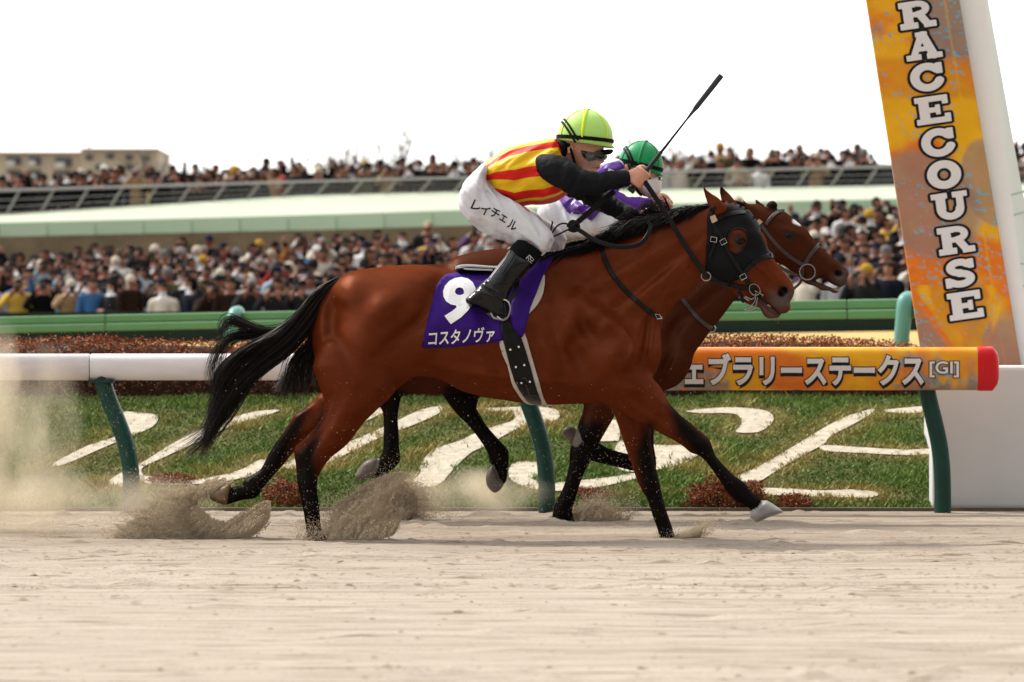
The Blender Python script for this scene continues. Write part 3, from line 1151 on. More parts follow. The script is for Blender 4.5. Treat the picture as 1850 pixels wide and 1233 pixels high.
q = np.stack([i * ns_ + j, i * ns_ + j + 1, (i + 1) * ns_ + j + 1, (i + 1) * ns_ + j], -1).reshape(-1, 4)
o = mesh('sign_panel', V, q, M_PRINT, sign, True, col=c)
solid(o, 0.05, 1)
# slab letters
def letter(ch, s, k):
    """thick slab-serif strokes in a 60 x 62 cell; k widens them"""
    def bar(x0, y0, x1, y1, w):
        s.chain([(x0, 0, y0, w / 2 + k), (x1, 0, y1, w / 2 + k)], 0, 1, 1)

    def rect(x0, y0, x1, y1):
        cx, cy, hx, hy = (x0 + x1) / 2, (y0 + y1) / 2, abs(x1 - x0) / 2, abs(y1 - y0) / 2

        def fn(U, Y, V_):
            qx, qy = np.abs(U - cx) - hx + 1, np.abs(V_ - cy) - hy + 1
            return (np.minimum(np.maximum(qx, qy), 0) + np.sqrt(np.maximum(qx, 0) ** 2 + np.maximum(qy, 0) ** 2) - 1 - k + 0 * Y).astype(np.float32)
        s.blend(fn, (x0 - 8, -9, y0 - 8), (x1 + 8, 9, y1 + 8), 0)

    def arc(cx, cy, rx, ry, a0, a1, w):
        p = [(cx + rx * math.cos(math.radians(t)), 0, cy + ry * math.sin(math.radians(t)), w / 2 + k) for t in np.linspace(a0, a1, 26)]
        s.chain(p, 0, 1, 1)
    if ch == 'R':
        rect(2, 2, 30, 15); rect(8, 2, 24, 60); rect(1, 47, 31, 60)
        arc(34, 19, 12.5, 10.5, -90, 90, 13); rect(22, 2, 36, 13); rect(22, 25, 36, 36)
        bar(36, 33, 46, 52, 14); rect(40, 47, 61, 60)
    elif ch == 'A':
        bar(30, 8, 13, 54, 12); bar(32, 8, 47, 54, 15); rect(20, 2, 40, 12); rect(1, 48, 26, 60); rect(35, 48, 61, 60); rect(18, 33, 44, 43)
    elif ch == 'C':
        arc(31, 31, 21, 22.5, 25, 320, 16); rect(46, 3, 57, 26)
    elif ch == 'E':
        rect(2, 2, 56, 14); rect(8, 2, 25, 60); rect(2, 48, 58, 60); rect(20, 26, 42, 37); rect(47, 2, 57, 21); rect(49, 41, 59, 60); rect(35, 21, 43, 42)
    elif ch == 'O':
        arc(31, 31, 20, 22, 0, 360, 17)
    elif ch == 'U':
        rect(1, 2, 28, 14); rect(36, 2, 61, 14); rect(8, 2, 24, 38); rect(42, 2, 54, 38); arc(31, 37, 15.5, 15.5, 0, 180, 15)
    elif ch == 'S':
        arc(31, 19, 15, 11, 90, 330, 15); arc(30, 43, 17, 11, -90, 150, 15); rect(45, 3, 55, 23); rect(5, 39, 15, 60)


Ldir = np.array([103.0, 660.0])
Lc = [('R', 1656, 27), ('A', 1667, 83), ('C', 1675, 140), ('E', 1685, 199), ('C', 1695, 258), ('O', 1705, 316), ('U', 1716, 373), ('R', 1726, 434), ('S', 1734, 494), ('E', 1744, 552)]
sp_ = Space(PY, F / PY)
tl = math.radians(-9)
for ch, cu_, cv_ in Lc:
    for k, m_, y0, y1 in ((4.6, M_LETK, -1.6, 0), (0, M_LET, -3.0, -1.0)):
        s = Sdf((-9, 71), (-5, 5), (-9, 71), 0.8)
        letter(ch, s, k)
        Yg = s.y[None, :, None]
        s.f = np.maximum(s.f, np.maximum(y0 - Yg, Yg - y1)).astype(np.float32)
        Vl, Fl = s.nets(0)
        x_, z_ = (Vl[:, 0] - 30.5) * 1.1, (Vl[:, 2] - 31) * 0.86
        u_ = cu_ + x_ * math.cos(tl) - z_ * math.sin(tl) * 0.9
        v_ = cv_ + x_ * math.sin(tl) * 0.9 + z_ * math.cos(tl)
        mesh('letter', sp_.w(np.stack([u_, Vl[:, 1], v_], 1)), Fl, m_, sign, False)
# white tower behind the panel and its base
M_TOWER = mat('white tower cladding', (0.9, 0.91, 0.9), 0.5, 0.3, vary=0.03, vscale=2)
mb = MB()
f0 = [P(1600, -240, PY + .08), P(1745, -240, PY + .08), P(1905, 668, PY + .08), P(1680, 668, PY + .08)]
f1 = [P(1600, -240, PY + .5), P(1722, -240, PY + .5), P(1872, 668, PY + .5), P(1680, 668, PY + .5)]
mb.prism(np.array([P(1570, -240, PY + .07), P(1748, -240, PY + .07), P(1868, 668, PY + .07), P(1690, 668, PY + .07)]), (0, 0.3, 0))
tw = mb.build('tower', M_TOWER, sign)
mb = MB()
mb.prism(np.array([P(1725, -240, PY + .42), P(1742, -240, PY + .42), P(1905, 668, PY + .42), P(1830, 668, PY + .42)]), (0, 0.12, 0))
mb.build('tower_wing', mat('pale tower side', (0.84, 0.88, 0.85), 0.5), sign)
mb = MB()
for a_, b_ in (((1792, 362), (1858, 344)), ((1798, 398), (1862, 380)), ((1806, 475), (1880, 478)), ((1812, 526), (1888, 508))):
    mb.tube([P(*a_, PY + .35), P(*b_, PY + .35)], 0.008, 6)
mb.build('brace', mat('pale green brace', (0.55, 0.64, 0.58), 0.5), sign)
mb = MB()
b0, b1 = P(1684, 929, 27.97), P(2080, 660.5, 27.97)
mb.box((b0[0], 27.97, 0.002), (b1[0], 28.2, b1[2]))
mb.box((b0[0] + 0.12, 28.2, 0.002), (b1[0], 29.9, b1[2] - 0.01))
o = mb.build('base', mat('white base panel', (0.62, 0.62, 0.63), 0.55, 0.3, vary=0.05, vscale=1.5), sign)
bevel(o, 0.03, 3)

# ------------------------------------------------------------ turf course beyond, green fence
M_TURF = mat('winter turf', (0.42, 0.30, 0.12), 0.95, 0.1, vary=0.2, vscale=0.8)
tz = lambda Y, v: CAMZ + (CV - v) * Y / F
rows_ = ((31.9, bz(31.0) - 0.06, bz(31.0) - 0.06), (36, tz(36, 634), tz(36, 626)), (52, tz(52, 628), tz(52, 603)), (64, tz(64, 622), tz(64, 597)))
Vt = [(x_, y_, l_ if x_ < 0 else r_) for y_, l_, r_ in rows_ for x_ in (-60, -6, 6, 60)]
tag(mesh('terrain', Vt, np.array([[i * 4 + j, i * 4 + j + 1, i * 4 + j + 5, i * 4 + j + 4] for i in range(3) for j in range(3)]), M_TURF), kind='structure')
M_FENCE = mat('green fence paint', (0.075, 0.2, 0.085), 0.45, 0.4, vary=0.1, vscale=3)
fence = thing('fence', P(800, 610, 38), 'green double board fence on curved teal posts beyond the hedge', 'fence')
fy = lambda u: 42.0 - 5.0 * (u - 0) / 1700.0
ft = lambda u: np.interp(u, [-400, 0, 540, 1650, 2000], [583, 572.5, 562, 539, 531])
fb = lambda u: np.interp(u, [-400, 0, 540, 1300, 1650, 2000], [612, 603, 590, 578, 576, 570])
for (u0, u1) in ((-500, 190), (191.5, 860), (861.5, 1530), (1531.5, 2150)):
    for (k0, k1, dy) in ((0.0, 0.50, 0.0), (0.53, 1.0, -0.035)):
        mb = MB()
        pts = []
        for u in (u0, u1):
            Yq = fy(u)
            t_, b_ = ft(u), fb(u)
            pts.append((P(u, t_ + (b_ - t_) * k0, Yq), P(u, t_ + (b_ - t_) * k1, Yq)))
        (a_, b_), (c_, d_) = pts
        o1 = np.array([0, dy, 0])
        o2 = np.array([0, dy + 0.07, 0])
        mb.hexa([b_ + o1, d_ + o1, d_ + o2, b_ + o2, a_ + o1, c_ + o1, c_ + o2, a_ + o2])
        bevel(mb.build('board', M_FENCE, fence), 0.012)
M_TEAL = mat('teal post paint', (0.10, 0.27, 0.24), 0.45, 0.4)
for u in (420, 1632):
    mb = MB()
    Yq = fy(min(u, 2200)) - 0.12
    tv_ = ft(u) if -500 < u < 2200 else (560 if u < 0 else 530)
    p = catmull([P(u - 4, 680, Yq), P(u - 4, 640, Yq), P(u - 3, 610, Yq), P(u - 1, 588, Yq), P(u + 2, tv_ + 12, Yq + .02), P(u + 5, tv_ + 3, Yq + .08), P(u + 10, tv_ + 1, Yq + 0.2)], 5)
    mb.tube(p, 0.062, 14)
    mb.build('post', M_TEAL, fence, True)
# dark screen below the fence line, farther back
mb = MB()
pa = [P(-600, 568, 63), P(900, 560, 63), P(2400, 550, 63)]
for a_, b_ in zip(pa[:-1], pa[1:]):
    mb.hexa([(a_[0], 63, 0.2), (b_[0], 63, 0.2), (b_[0], 63.1, 0.2), (a_[0], 63.1, 0.2), a_, b_, b_ + [0, .1, 0], a_ + [0, .1, 0]])
o = mb.build('screen_fence', mat('dark green screen', (0.008, 0.022, 0.018), 0.7, vary=0.4, vscale=0.9), None)
tag(o, 'dark green screen standing in front of the lower crowd', 'fence')

# ------------------------------------------------------------ crowd terraces and the viewing stand
M_CONC = mat('terrace concrete', (0.2, 0.19, 0.17), 0.9, vary=0.2, vscale=1)
tag(mesh('terrain', [(-40, 64.5, 0.1), (40, 58, 0.1), (40, 78, 1.6), (-40, 92, 1.2)], np.array([[0, 1, 2, 3]]), M_CONC), kind='structure')
mb = MB()
pa = [P(u, v, 93) for u, v in ((-700, 430), (0, 428), (600, 415), (1250, 396), (2600, 380))]
for a_, b_ in zip(pa[:-1], pa[1:]):
    lo_a, lo_b = np.array([a_[0], 90, 0.2]), np.array([b_[0], 90, 0.2])
    mb.hexa([lo_a, lo_b, lo_b + [0, 6, 0], lo_a + [0, 6, 0], a_, b_, b_ + [0, 3, 0], a_ + [0, 3, 0]])
o = mb.build('terrain', mat('dry brown bank', (0.075, 0.055, 0.032), 0.95, 0.1, vary=0.4, vscale=1.2, col2=None, bump=1, bscale=5), None)
tag(o, kind='structure')
stand = thing('viewing_stand', P(800, 616, 98), 'pale green and cream viewing deck running across behind the lower crowd', 'stand')
us = np.array([-700, 0, 300, 560, 832, 1207, 1608, 2600.])
vt_ = np.array([420, 393, 374, 357, 351, 347, 340, 326.])
vm_ = np.array([420, 407, 400, 393, 384.5, 373, 364, 352.])
vb__ = np.array([450, 441, 433, 424, 414, 404, 398, 390.])
uu = np.linspace(-700, 2600, 70)
mb = MB()
T_ = [P(u, v, 101) for u, v in zip(uu, np.interp(uu, us, vt_))]
M_ = [P(u, v, 97) for u, v in zip(uu, np.interp(uu, us, vm_))]
B_ = [P(u, v, 96.8) for u, v in zip(uu, np.interp(uu, us, vb__))]
k = len(uu)
o = mesh('parapet', np.array(T_ + M_), np.array([[i, i + 1, k + i + 1, k + i] for i in range(k - 1)]), mat('cream coping', (0.36, 0.405, 0.31), 0.6, vary=0.06, vscale=0.5), stand, False)
solid(o, 0.05, -1)
o = mesh('fascia', np.array(M_ + B_), np.array([[i, i + 1, k + i + 1, k + i] for i in range(k - 1)]), mat('pale green fascia', (0.36, 0.465, 0.32), 0.6, vary=0.06, vscale=0.5), stand, False)
solid(o, 0.1, -1)
for u in np.arange(-610, 2500, 87):
    mb = MB()
    a_, b_ = P(u, np.interp(u, us, vm_) + 1, 96.7), P(u, np.interp(u, us, vb__), 96.7)
    mb.box(np.minimum(a_, b_) - [0.01, 0.04, 0], np.maximum(a_, b_) + [0.01, 0, 0])
    mb.build('joint', mat('joint', (0.2, 0.28, 0.2), 0.7) if 'joint' not in bpy.data.materials else bpy.data.materials['joint'], stand)
mb = MB()
Bk = [p + np.array([0, 3.2, 0.02]) for p in B_]
for i in range(k - 1):
    mb.hexa([np.array([Bk[i][0], 99, 0]), np.array([Bk[i + 1][0], 99, 0]), np.array([Bk[i + 1][0], 130, 0]), np.array([Bk[i][0], 130, 0]), Bk[i], Bk[i + 1], Bk[i + 1] + [0, 30, 0], Bk[i] + [0, 30, 0]])
mb.build('deck', M_CONC, stand)
# railing
M_STEEL = mat('grey handrail', (0.3, 0.29, 0.29), 0.4, metal=0.3)
ru = np.array([-700, 0, 300, 560, 832, 1207, 1608, 2600.])
rv = np.array([360, 345, 336, 329, 322, 311, 302, 290.])
rl = thing('railing', P(800, 350, 101), 'grey steel handrail with slanted balusters along the edge of the upper deck', 'railing')
RT = [P(u, v, 100.5) for u, v in zip(uu, np.interp(uu, ru, rv))]
mb = MB()
mb.tube(RT, 0.03, 6)
mb.build('handrail', M_STEEL, rl, True)
for fr in (0.35, 0.62, 0.85):
    mb = MB()
    mb.tube([a_ * (1 - fr) + b_ * fr for a_, b_ in zip(RT, T_)], 0.007, 4)
    mb.build('wire', M_STEEL, rl, True)
for u in np.arange(-660, 2560, 62):
    mb = MB()
    a_ = P(u + 14, np.interp(u + 14, ru, rv), 100.5)
    b_ = P(u - 14, np.interp(u - 14, us, vt_) + 2, 101)
    mb.tube([a_, b_], 0.026, 5)
    mb.build('baluster', M_STEEL, rl, True)
# dark back wall of the deck (low)
mb = MB()
for i in range(k - 1):
    a_, b_ = T_[i] + np.array([0, 9, 0.85]), T_[i + 1] + np.array([0, 9, 0.85])
    mb.hexa([a_ - [0, 0, 2], b_ - [0, 0, 2], b_ + [0, .2, -2], a_ + [0, .2, -2], a_, b_, b_ + [0, .2, 0], a_ + [0, .2, 0]])
mb.build('back_wall', mat('dark wall', (0.03, 0.032, 0.035), 0.9), stand)

# ------------------------------------------------------------ far buildings and bare trees
M_BEIGE = mat('beige render', (0.52, 0.46, 0.36), 0.85, vary=0.1, vscale=0.3)
M_WIN = mat('far window glass', (0.09, 0.1, 0.11), 0.15, 0.5)
M_WHT = mat('white balcony', (0.6, 0.6, 0.6), 0.7)
BYD = 320
bld = thing('apartment_building', (P(140, 0, BYD)[0], BYD, 0), 'beige flat roofed apartment block beyond the left end of the upper deck', 'building')
mb = MB()
mb.box((P(-60, 0, BYD)[0], BYD, 0), (P(150, 0, BYD)[0], BYD + 10, P(0, 277, BYD)[2]))
mb.box((P(150, 0, BYD)[0], BYD - 1.5, 0), (P(288, 0, BYD)[0], BYD + 10, P(0, 272, BYD)[2]))
mb.build('wall', M_BEIGE, bld)
for u0, v0, w_, h_ in ((12, 284, 26, 14), (52, 284, 22, 14), (100, 286, 30, 16), (12, 308, 26, 14), (52, 308, 22, 14), (100, 310, 30, 16), (12, 330, 26, 12), (52, 330, 22, 12)):
    mb = MB()
    mb.box((P(u0, 0, BYD)[0], BYD - 0.12, P(0, v0 + h_, BYD)[2]), (P(u0 + w_, 0, BYD)[0], BYD - 0.02, P(0, v0, BYD)[2]))
    mb.build('window', M_WIN, bld)
    mb = MB()
    mb.box((P(u0 + 1, 0, BYD)[0], BYD - 0.6, P(0, v0 + h_ + 2, BYD)[2]), (P(u0 + w_ * .6, 0, BYD)[0], BYD - 0.5, P(0, v0 + h_ * .5, BYD)[2]))
    mb.build('balcony', M_WHT, bld)
for u0, v0 in ((158, 282), (176, 300), (158, 316), (196, 280), (230, 282), (230, 300), (260, 284), (260, 302)):
    mb = MB()
    mb.box((P(u0, 0, BYD)[0], BYD - 1.62, P(0, v0 + 9, BYD)[2]), (P(u0 + 13, 0, BYD)[0], BYD - 1.52, P(0, v0, BYD)[2]))
    mb.build('window', M_WIN, bld)
mb = MB()
mb.box((P(148, 0, BYD)[0], BYD - 2, P(0, 272, BYD)[2]), (P(290, 0, BYD)[0], BYD + 10, P(0, 270.5, BYD)[2]))
mb.box((P(-62, 0, BYD)[0], BYD - .4, P(0, 277, BYD)[2]), (P(148, 0, BYD)[0], BYD + 10, P(0, 275, BYD)[2]))
mb.build('roof', mat('grey roof edge', (0.4, 0.38, 0.36), 0.8), bld)
mb = MB()
mb.tube([P(161, 272, BYD + 2), P(161, 262, BYD + 2)], 0.06, 5)
mb.tube([P(157, 265, BYD + 2), P(165, 265, BYD + 2)], 0.04, 5)
mb.build('aerial', M_STEEL, bld)

M_BARK = mat('bare bark', (0.13, 0.115, 0.1), 0.9)
TREES = [(262, 290, 150, 'broad bare tree in front of the far apartment block'), (345, 292, 170, 'low bare tree just right of the apartment block'), (440, 296, 185, 'faint bare tree above the left part of the upper crowd'),
         (620, 285, 190, 'small bare tree left of the tallest bare tree'), (700, 266, 190, 'bare tree with a thin twiggy crown left of the tallest bare tree'), (775, 246, 180, 'tallest bare tree behind the upper crowd, left of the riders'), (835, 258, 185, 'bare tree just left of the striped rider\'s back'),
         (1205, 252, 180, 'bare tree above the green cap'), (1262, 262, 190, 'bare tree behind the whip, right of the green cap'), (1840, 230, 190, 'bare tree right of the sign pylon')]
for (u, vt1, Yt, lab) in TREES:
    Yt = Yt
    top = P(u, vt1, Yt)
    tr = thing('bare_tree', (top[0], Yt, 0), lab, 'tree', 'bare winter trees behind the stand')
    H = top[2]
    mt_, mc_ = MB(), MB()
    segs_ = []

    def grow(p, d_, L, r, lev):
        q_ = p + d_ * L
        segs_.append((p, (p + q_) / 2 + rng.normal(0, L * 0.05, 3), q_, r, lev))
        if lev >= 6:
            return
        for k in range(3 if lev in (1, 2, 3) else 2):
            a = rng.normal(0, 1, 3)
            a -= d_ * (a @ d_)
            a /= np.linalg.norm(a) + 1e-6
            an = rng.uniform(0.35, 0.85)
            nd = d_ * math.cos(an) + a * math.sin(an) + np.array([0, 0, 0.16])
            nd /= np.linalg.norm(nd)
            grow(q_, nd, L * rng.uniform(0.66, 0.84), r * 0.65, lev + 1)
    grow(np.zeros(3), np.array([0, 0, 1.0]), 2.6, 0.34, 0)
    zz_ = np.array([s__[2][2] for s__ in segs_])
    kz = H / np.percentile(zz_, 98)
    sc3 = np.array([kz * 1.15, kz * 1.15, kz])
    o3 = np.array([top[0], Yt, 0.0])
    for p, m__, q_, r, lev in segs_:
        (mt_ if lev < 2 else mc_).tube([p * sc3 + o3, m__ * sc3 + o3, q_ * sc3 + o3], [r, r * .8, r * .65], 5 if lev < 2 else 3, caps=False)
    mt_.build('trunk', M_BARK, tr, True)
    mc_.build('crown', M_BARK, tr, True)

# ------------------------------------------------------------ spectators
PAL = [('black', (0.012, 0.012, 0.014), 13), ('charcoal grey', (0.04, 0.04, 0.045), 7), ('navy', (0.014, 0.018, 0.034), 4), ('dark brown', (0.05, 0.028, 0.018), 4), ('tan', (0.3, 0.2, 0.11), 2), ('beige', (0.4, 0.33, 0.24), 1.8), ('cream', (0.55, 0.5, 0.42), 1.2),
       ('white', (0.62, 0.62, 0.62), 1.2), ('light grey', (0.3, 0.3, 0.31), 1.6), ('olive green', (0.08, 0.08, 0.035), 2), ('pale blue', (0.28, 0.38, 0.45), 1), ('pink', (0.4, 0.17, 0.2), 0.4), ('yellow', (0.5, 0.33, 0.06), 0.3), ('red', (0.28, 0.03, 0.03), 0.3), ('orange', (0.45, 0.18, 0.05), 0.3), ('bright blue', (0.04, 0.12, 0.27), 0.25), ('purple', (0.1, 0.05, 0.13), 0.25)]
HATS = [('black hair', (0.012, 0.01, 0.01), 0, 9), ('brown hair', (0.05, 0.025, 0.014), 0, 5), ('grey hair', (0.22, 0.21, 0.2), 0, 1), ('a black cap', (0.012, 0.012, 0.013), 1, 4), ('a white cap', (0.55, 0.54, 0.52), 1, 0.8), ('a beige hat', (0.36, 0.28, 0.19), 1, 0.9), ('a navy cap', (0.015, 0.02, 0.055), 1, 2),
        ('a red cap', (0.3, 0.02, 0.02), 1, 0.25), ('a cream knit hat', (0.52, 0.46, 0.37), 2, 0.8), ('a grey knit hat', (0.14, 0.14, 0.14), 2, 0.9), ('a mustard knit hat', (0.4, 0.24, 0.03), 2, 0.25)]
POSES = ['arms down', 'raising a phone', 'aiming a camera', 'hands together', 'one hand raised']
_cm = {}


def cmat(n, c_):
    if n not in _cm:
        _cm[n] = mat(n, tuple(x * (0.45 if max(c_) < 0.06 else 1.0) for x in c_), 0.85, 0.1, vary=0.12, vscale=5)
    return _cm[n]


M_FACE = mat('face skin', (0.30, 0.135, 0.09), 0.6, vary=0.1, vscale=9)
M_FACE2 = mat('warm face skin', (0.23, 0.095, 0.06), 0.6)
M_TROU = mat('dark trousers', (0.02, 0.02, 0.025), 0.85)
M_MASK = mat('white face mask', (0.75, 0.76, 0.78), 0.8)
M_PHONE = mat('dark phone', (0.02, 0.02, 0.022), 0.3)
PROTO = {}


def make_proto(pose, hat, bulky, mask):
    """one spectator in centimetres (x across, z up); slots: coat, skin, head cover, trousers, mask, device"""
    s = Sdf((-48, 48), (-48, 34), (-182, 4), 2.3)
    b_ = 1.12 if bulky else 1.0
    s.chain([(0, 0, -92, 15 * b_), (0, 0, -112, 16 * b_), (0, 0, -130, 16.5 * b_), (0, 0, -140, 13 * b_)], 4, 0.68)
    s.chain([(-17 * b_, 0, -139, 8), (17 * b_, 0, -139, 8)], 5)
    for sd_ in (-1, 1):
        s.chain([(sd_ * 8, 0, -92, 10), (sd_ * 10, 0, -50, 7.5), (sd_ * 10, 0, -8, 6), (sd_ * 10, -8, -4, 4.5)], 3, n=1)
        up = pose in (1, 2) or (pose == 4 and sd_ > 0)
        if pose == 0 or (pose == 4 and sd_ < 0):
            s.chain([(sd_ * 21 * b_, 0, -137, 7), (sd_ * 25 * b_, 1, -112, 6.2), (sd_ * 23 * b_, -8, -88, 5.0), (sd_ * 22 * b_, -10, -82, 4.2)], 2)
        elif pose == 3:
            s.chain([(sd_ * 21 * b_, 0, -137, 7), (sd_ * 25 * b_, -4, -114, 6.2), (sd_ * 9, -24, -116, 5), (sd_ * 4, -26, -118, 4.4)], 2)
        elif pose == 4:
            s.chain([(21 * b_, 0, -138, 7), (30, -6, -152, 6), (27, -12, -172, 5), (27, -13, -178, 4.3)], 2)
        else:
            hz2 = -150 if pose == 1 else -158
            s.chain([(sd_ * 21 * b_, 0, -137, 7), (sd_ * 26 * b_, -14, -126, 6.2), (sd_ * 9, -27, hz2 + 3, 5), (sd_ * 6, -28, hz2, 4.4)], 2)
    s.chain([(0, 0, -143, 6), (0, -1, -150, 6)], 2, n=1)
    s.ell((0, -1, -160), (8, 9.6, 11.5), 1.5)
    s.ell((0, -10, -157), (1.6, 2.4, 2.2), 1)
    if hat == 0:
        s.ell((0, 1, -162), (9.6, 10.6, 11.4), 1)
    elif hat == 1:
        s.ell((0, 0, -164), (9, 10.4, 9.4), 1)
        s.chain([(-5, -11, -163, 1.6), (5, -11, -163, 1.6)], 3, n=1)
        s.chain([(-4, -15, -162, 1.3), (4, -15, -162, 1.3)], 3, n=1)
    else:
        s.ell((0, 0, -165), (9.6, 10.6, 11), 1)
    V, Fq = s.nets(1)
    if pose in (1, 2):
        hz2 = -150 if pose == 1 else -158
        w_, h_ = (4, 7) if pose == 1 else (7, 4.5)
        zc = hz2 - (6 if pose == 1 else 2)
        bx_ = np.array([(x_, y_, z_) for x_ in (-w_, w_) for y_ in (-32, -28 if pose == 1 else -22) for z_ in (zc - h_, zc + h_)], float)
        n0 = len(V)
        V = np.vstack([V, bx_])
        Fq = np.vstack([Fq, n0 + np.array([[0, 1, 3, 2], [4, 6, 7, 5], [0, 4, 5, 1], [2, 3, 7, 6], [0, 2, 6, 4], [1, 5, 7, 3]])])
    C = V[Fq].mean(1)
    z_ = -C[:, 2]
    fm = np.zeros(len(Fq), int)
    fm[z_ < 84] = 3
    head = z_ > 146
    fm[head & (np.abs(C[:, 0]) < 12) & (C[:, 1] > -20)] = 1
    hatm = head & (np.abs(C[:, 0]) < 12) & ((z_ > 165.5) | ((C[:, 1] > -2.5) & (z_ > 152)) | ((hat > 0) & (z_ > 163)))
    if hat:
        hatm |= head & (z_ > 160.5) & (C[:, 1] < -10.5) & (z_ > 161)
    fm[hatm] = 2
    if mask:
        fm[head & ~hatm & (z_ < 157.5) & (C[:, 1] < -4)] = 4
    # hands
    if pose == 0:
        fm[(np.abs(C[:, 0]) > 17) & (z_ < 87) & (z_ > 70)] = 1
    elif pose == 3:
        fm[(np.abs(C[:, 0]) < 8) & (C[:, 1] < -21) & (z_ < 130)] = 1
    elif pose in (1, 2):
        fm[(np.abs(C[:, 0]) < 13) & (C[:, 1] < -22.5)] = 1
        fm[-6:] = 5
    if pose == 4:
        fm[(C[:, 0] > 20) & (z_ > 170)] = 1
    W_ = np.stack([V[:, 0], V[:, 1], -V[:, 2]], 1) / 100
    o = mesh('person', W_, Fq, [M_TROU] * 6, None, True, fmat=fm)
    me = o.data
    bpy.data.objects.remove(o)
    return me


def pick(lst):
    t = rnd.random() * sum(x[-1] for x in lst)
    for x in lst:
        t -= x[-1]
        if t <= 0:
            return x
    return lst[-1]


ROWN = ['front row', 'second row', 'third row', 'fourth row', 'fifth row', 'sixth row', 'seventh row', 'eighth row', 'ninth row', 'tenth row', 'rear row']
spots = []
# lower terraces
for r in range(11):
    u = -70.0 + rnd.uniform(0, 30)
    while u < 1910:
        f_ = r / 10.0
        vf = np.interp(u, [0, 600, 900, 1380, 1660, 1850], [517, 512, 505, 492, 484, 480])
        vk = np.interp(u, [0, 300, 600, 900, 1350, 1660, 1850], [446, 438, 432, 420, 372, 370, 368])
        v = vf + (vk - vf) * f_ + rnd.gauss(0, 5)
        Yp = np.interp(u, [0, 1850], [80, 67]) + r * 1.5
        hid = (640 < u < 1000 and v > 488) or (900 < u < 1040 and v > 440) or (1000 < u < 1380 and v > 420) or (1380 < u < 1400 and v > 420) or (1672 < u < 1790)
        if not hid and not (r >= 9 and rnd.random() < (0.5 if u < 900 else 0.15)):
            zone_ = 'at far left' if u < 210 else 'left of teal post' if u < 420 else 'right of teal post' if u < 640 else 'above the horse\'s back' if u < 1000 else 'behind the horses\' heads' if u < 1420 else 'right of bay\'s nose' if u < 1680 else 'right of sign pylon'
            spots.append((u, v, Yp, f'lower {ROWN[r]} {zone_}', 'lower'))
        u += F / Yp * rnd.uniform(0.30, 0.56)
# upper deck
for r in range(3):
    u = -40.0 + r * 14
    while u < 1900:
        v = np.interp(u, [0, 300, 600, 832, 1200, 1608, 1900], [324, 317, 308, 301, 290, 281, 275]) - r * 4 + rnd.gauss(0, 5) + (rnd.random() < 0.12) * 12
        Yp = 102 + r * 2.4
        hid = (870 < u < 1115 and v > 230) or (1572 < u < 1790) or (1120 < u < 1195)
        if not hid:
            zone_ = 'below apartment block' if u < 290 else 'left of trees' if u < 640 else 'below bare trees' if u < 900 else 'right of green cap' if u < 1350 else 'left of sign pylon' if u < 1600 else 'right of sign pylon'
            spots.append((u, v, Yp, f'upper deck {ROWN[r]} {zone_}', 'upper'))
        u += F / Yp * rnd.uniform(0.30, 0.56)
vis = lambda s_: s_[2]
spots.sort(key=vis)
used_l = set()
rest = []
for n_, (u, v, Yp, place, lev) in enumerate(spots):
    single = n_ < 300
    for tr_ in range(80):
        coat, hat_ = pick(PAL), pick(HATS)
        pose = rnd.choices(range(5), (4, 3, 3, 2, 1.0))[0]
        lab = f"{coat[0]} coat, {hat_[0].replace('a ', '', 1) if hat_[0].startswith('a ') else hat_[0]}, {POSES[pose]}, {place}"
        if lab not in used_l or not single:
            break
    used_l.add(lab)
    bulky, mask_ = rnd.random() < 0.4, rnd.random() < 0.22
    key = (pose, hat_[2], bulky, mask_)
    if key not in PROTO:
        PROTO[key] = make_proto(*key)
    hgt = rnd.uniform(0.88, 1.08)
    head = P(u, v, Yp)
    loc = (head[0], Yp, head[2] - 1.63 * hgt)
    rz = rnd.gauss(0, 0.45)
    mats_ = [cmat(coat[0] + ' coat', coat[1]), M_FACE if rnd.random() < .5 else M_FACE2, cmat(hat_[0].replace('a ', ''), hat_[1]), M_TROU, M_MASK, M_PHONE]
    if single:
        o = bpy.data.objects.new('person', PROTO[key])
        COL.objects.link(o)
        o.location = loc
        o.rotation_euler = (0, 0, rz)
        o.scale = (hgt, hgt, hgt)
        for i_, m_ in enumerate(mats_):
            o.material_slots[i_].link = 'OBJECT'
            o.material_slots[i_].material = m_
        tag(o, lab, 'person', 'spectators in the crowd')
    else:
        rest.append((key, loc, rz, hgt, mats_))
if rest:
    Va, Fa, Ma, ml, nb_ = [], [], [], [], 0
    for key, loc, rz, hgt, mats_ in rest:
        me = PROTO[key]
        v_ = np.zeros(len(me.vertices) * 3, np.float32)
        me.vertices.foreach_get('co', v_)
        v_ = v_.reshape(-1, 3) * hgt
        c_, s__ = math.cos(rz), math.sin(rz)
        v_ = np.stack([v_[:, 0] * c_ - v_[:, 1] * s__, v_[:, 0] * s__ + v_[:, 1] * c_, v_[:, 2]], 1) + np.array(loc)
        f_ = np.zeros(len(me.loops), np.int32)
        me.loops.foreach_get('vertex_index', f_)
        m_ = np.zeros(len(me.polygons), np.int32)
        me.polygons.foreach_get('material_index', m_)
        rm = []
        for mm in mats_:
            if mm not in ml:
                ml.append(mm)
            rm.append(ml.index(mm))
        Va.append(v_)
        Fa.append(f_.reshape(-1, 4) + nb_)
        Ma.append(np.array(rm)[m_])
        nb_ += len(v_)
    o = mesh('crowd', np.vstack(Va), np.vstack(Fa), ml, None, True, fmat=np.concatenate(Ma))
    tag(o, 'mass of more distant spectators packed along the upper deck behind the handrail', 'crowd', kind='stuff')
print('SPECTATORS', len(spots), 'protos', len(PROTO), 'rest', len(rest))
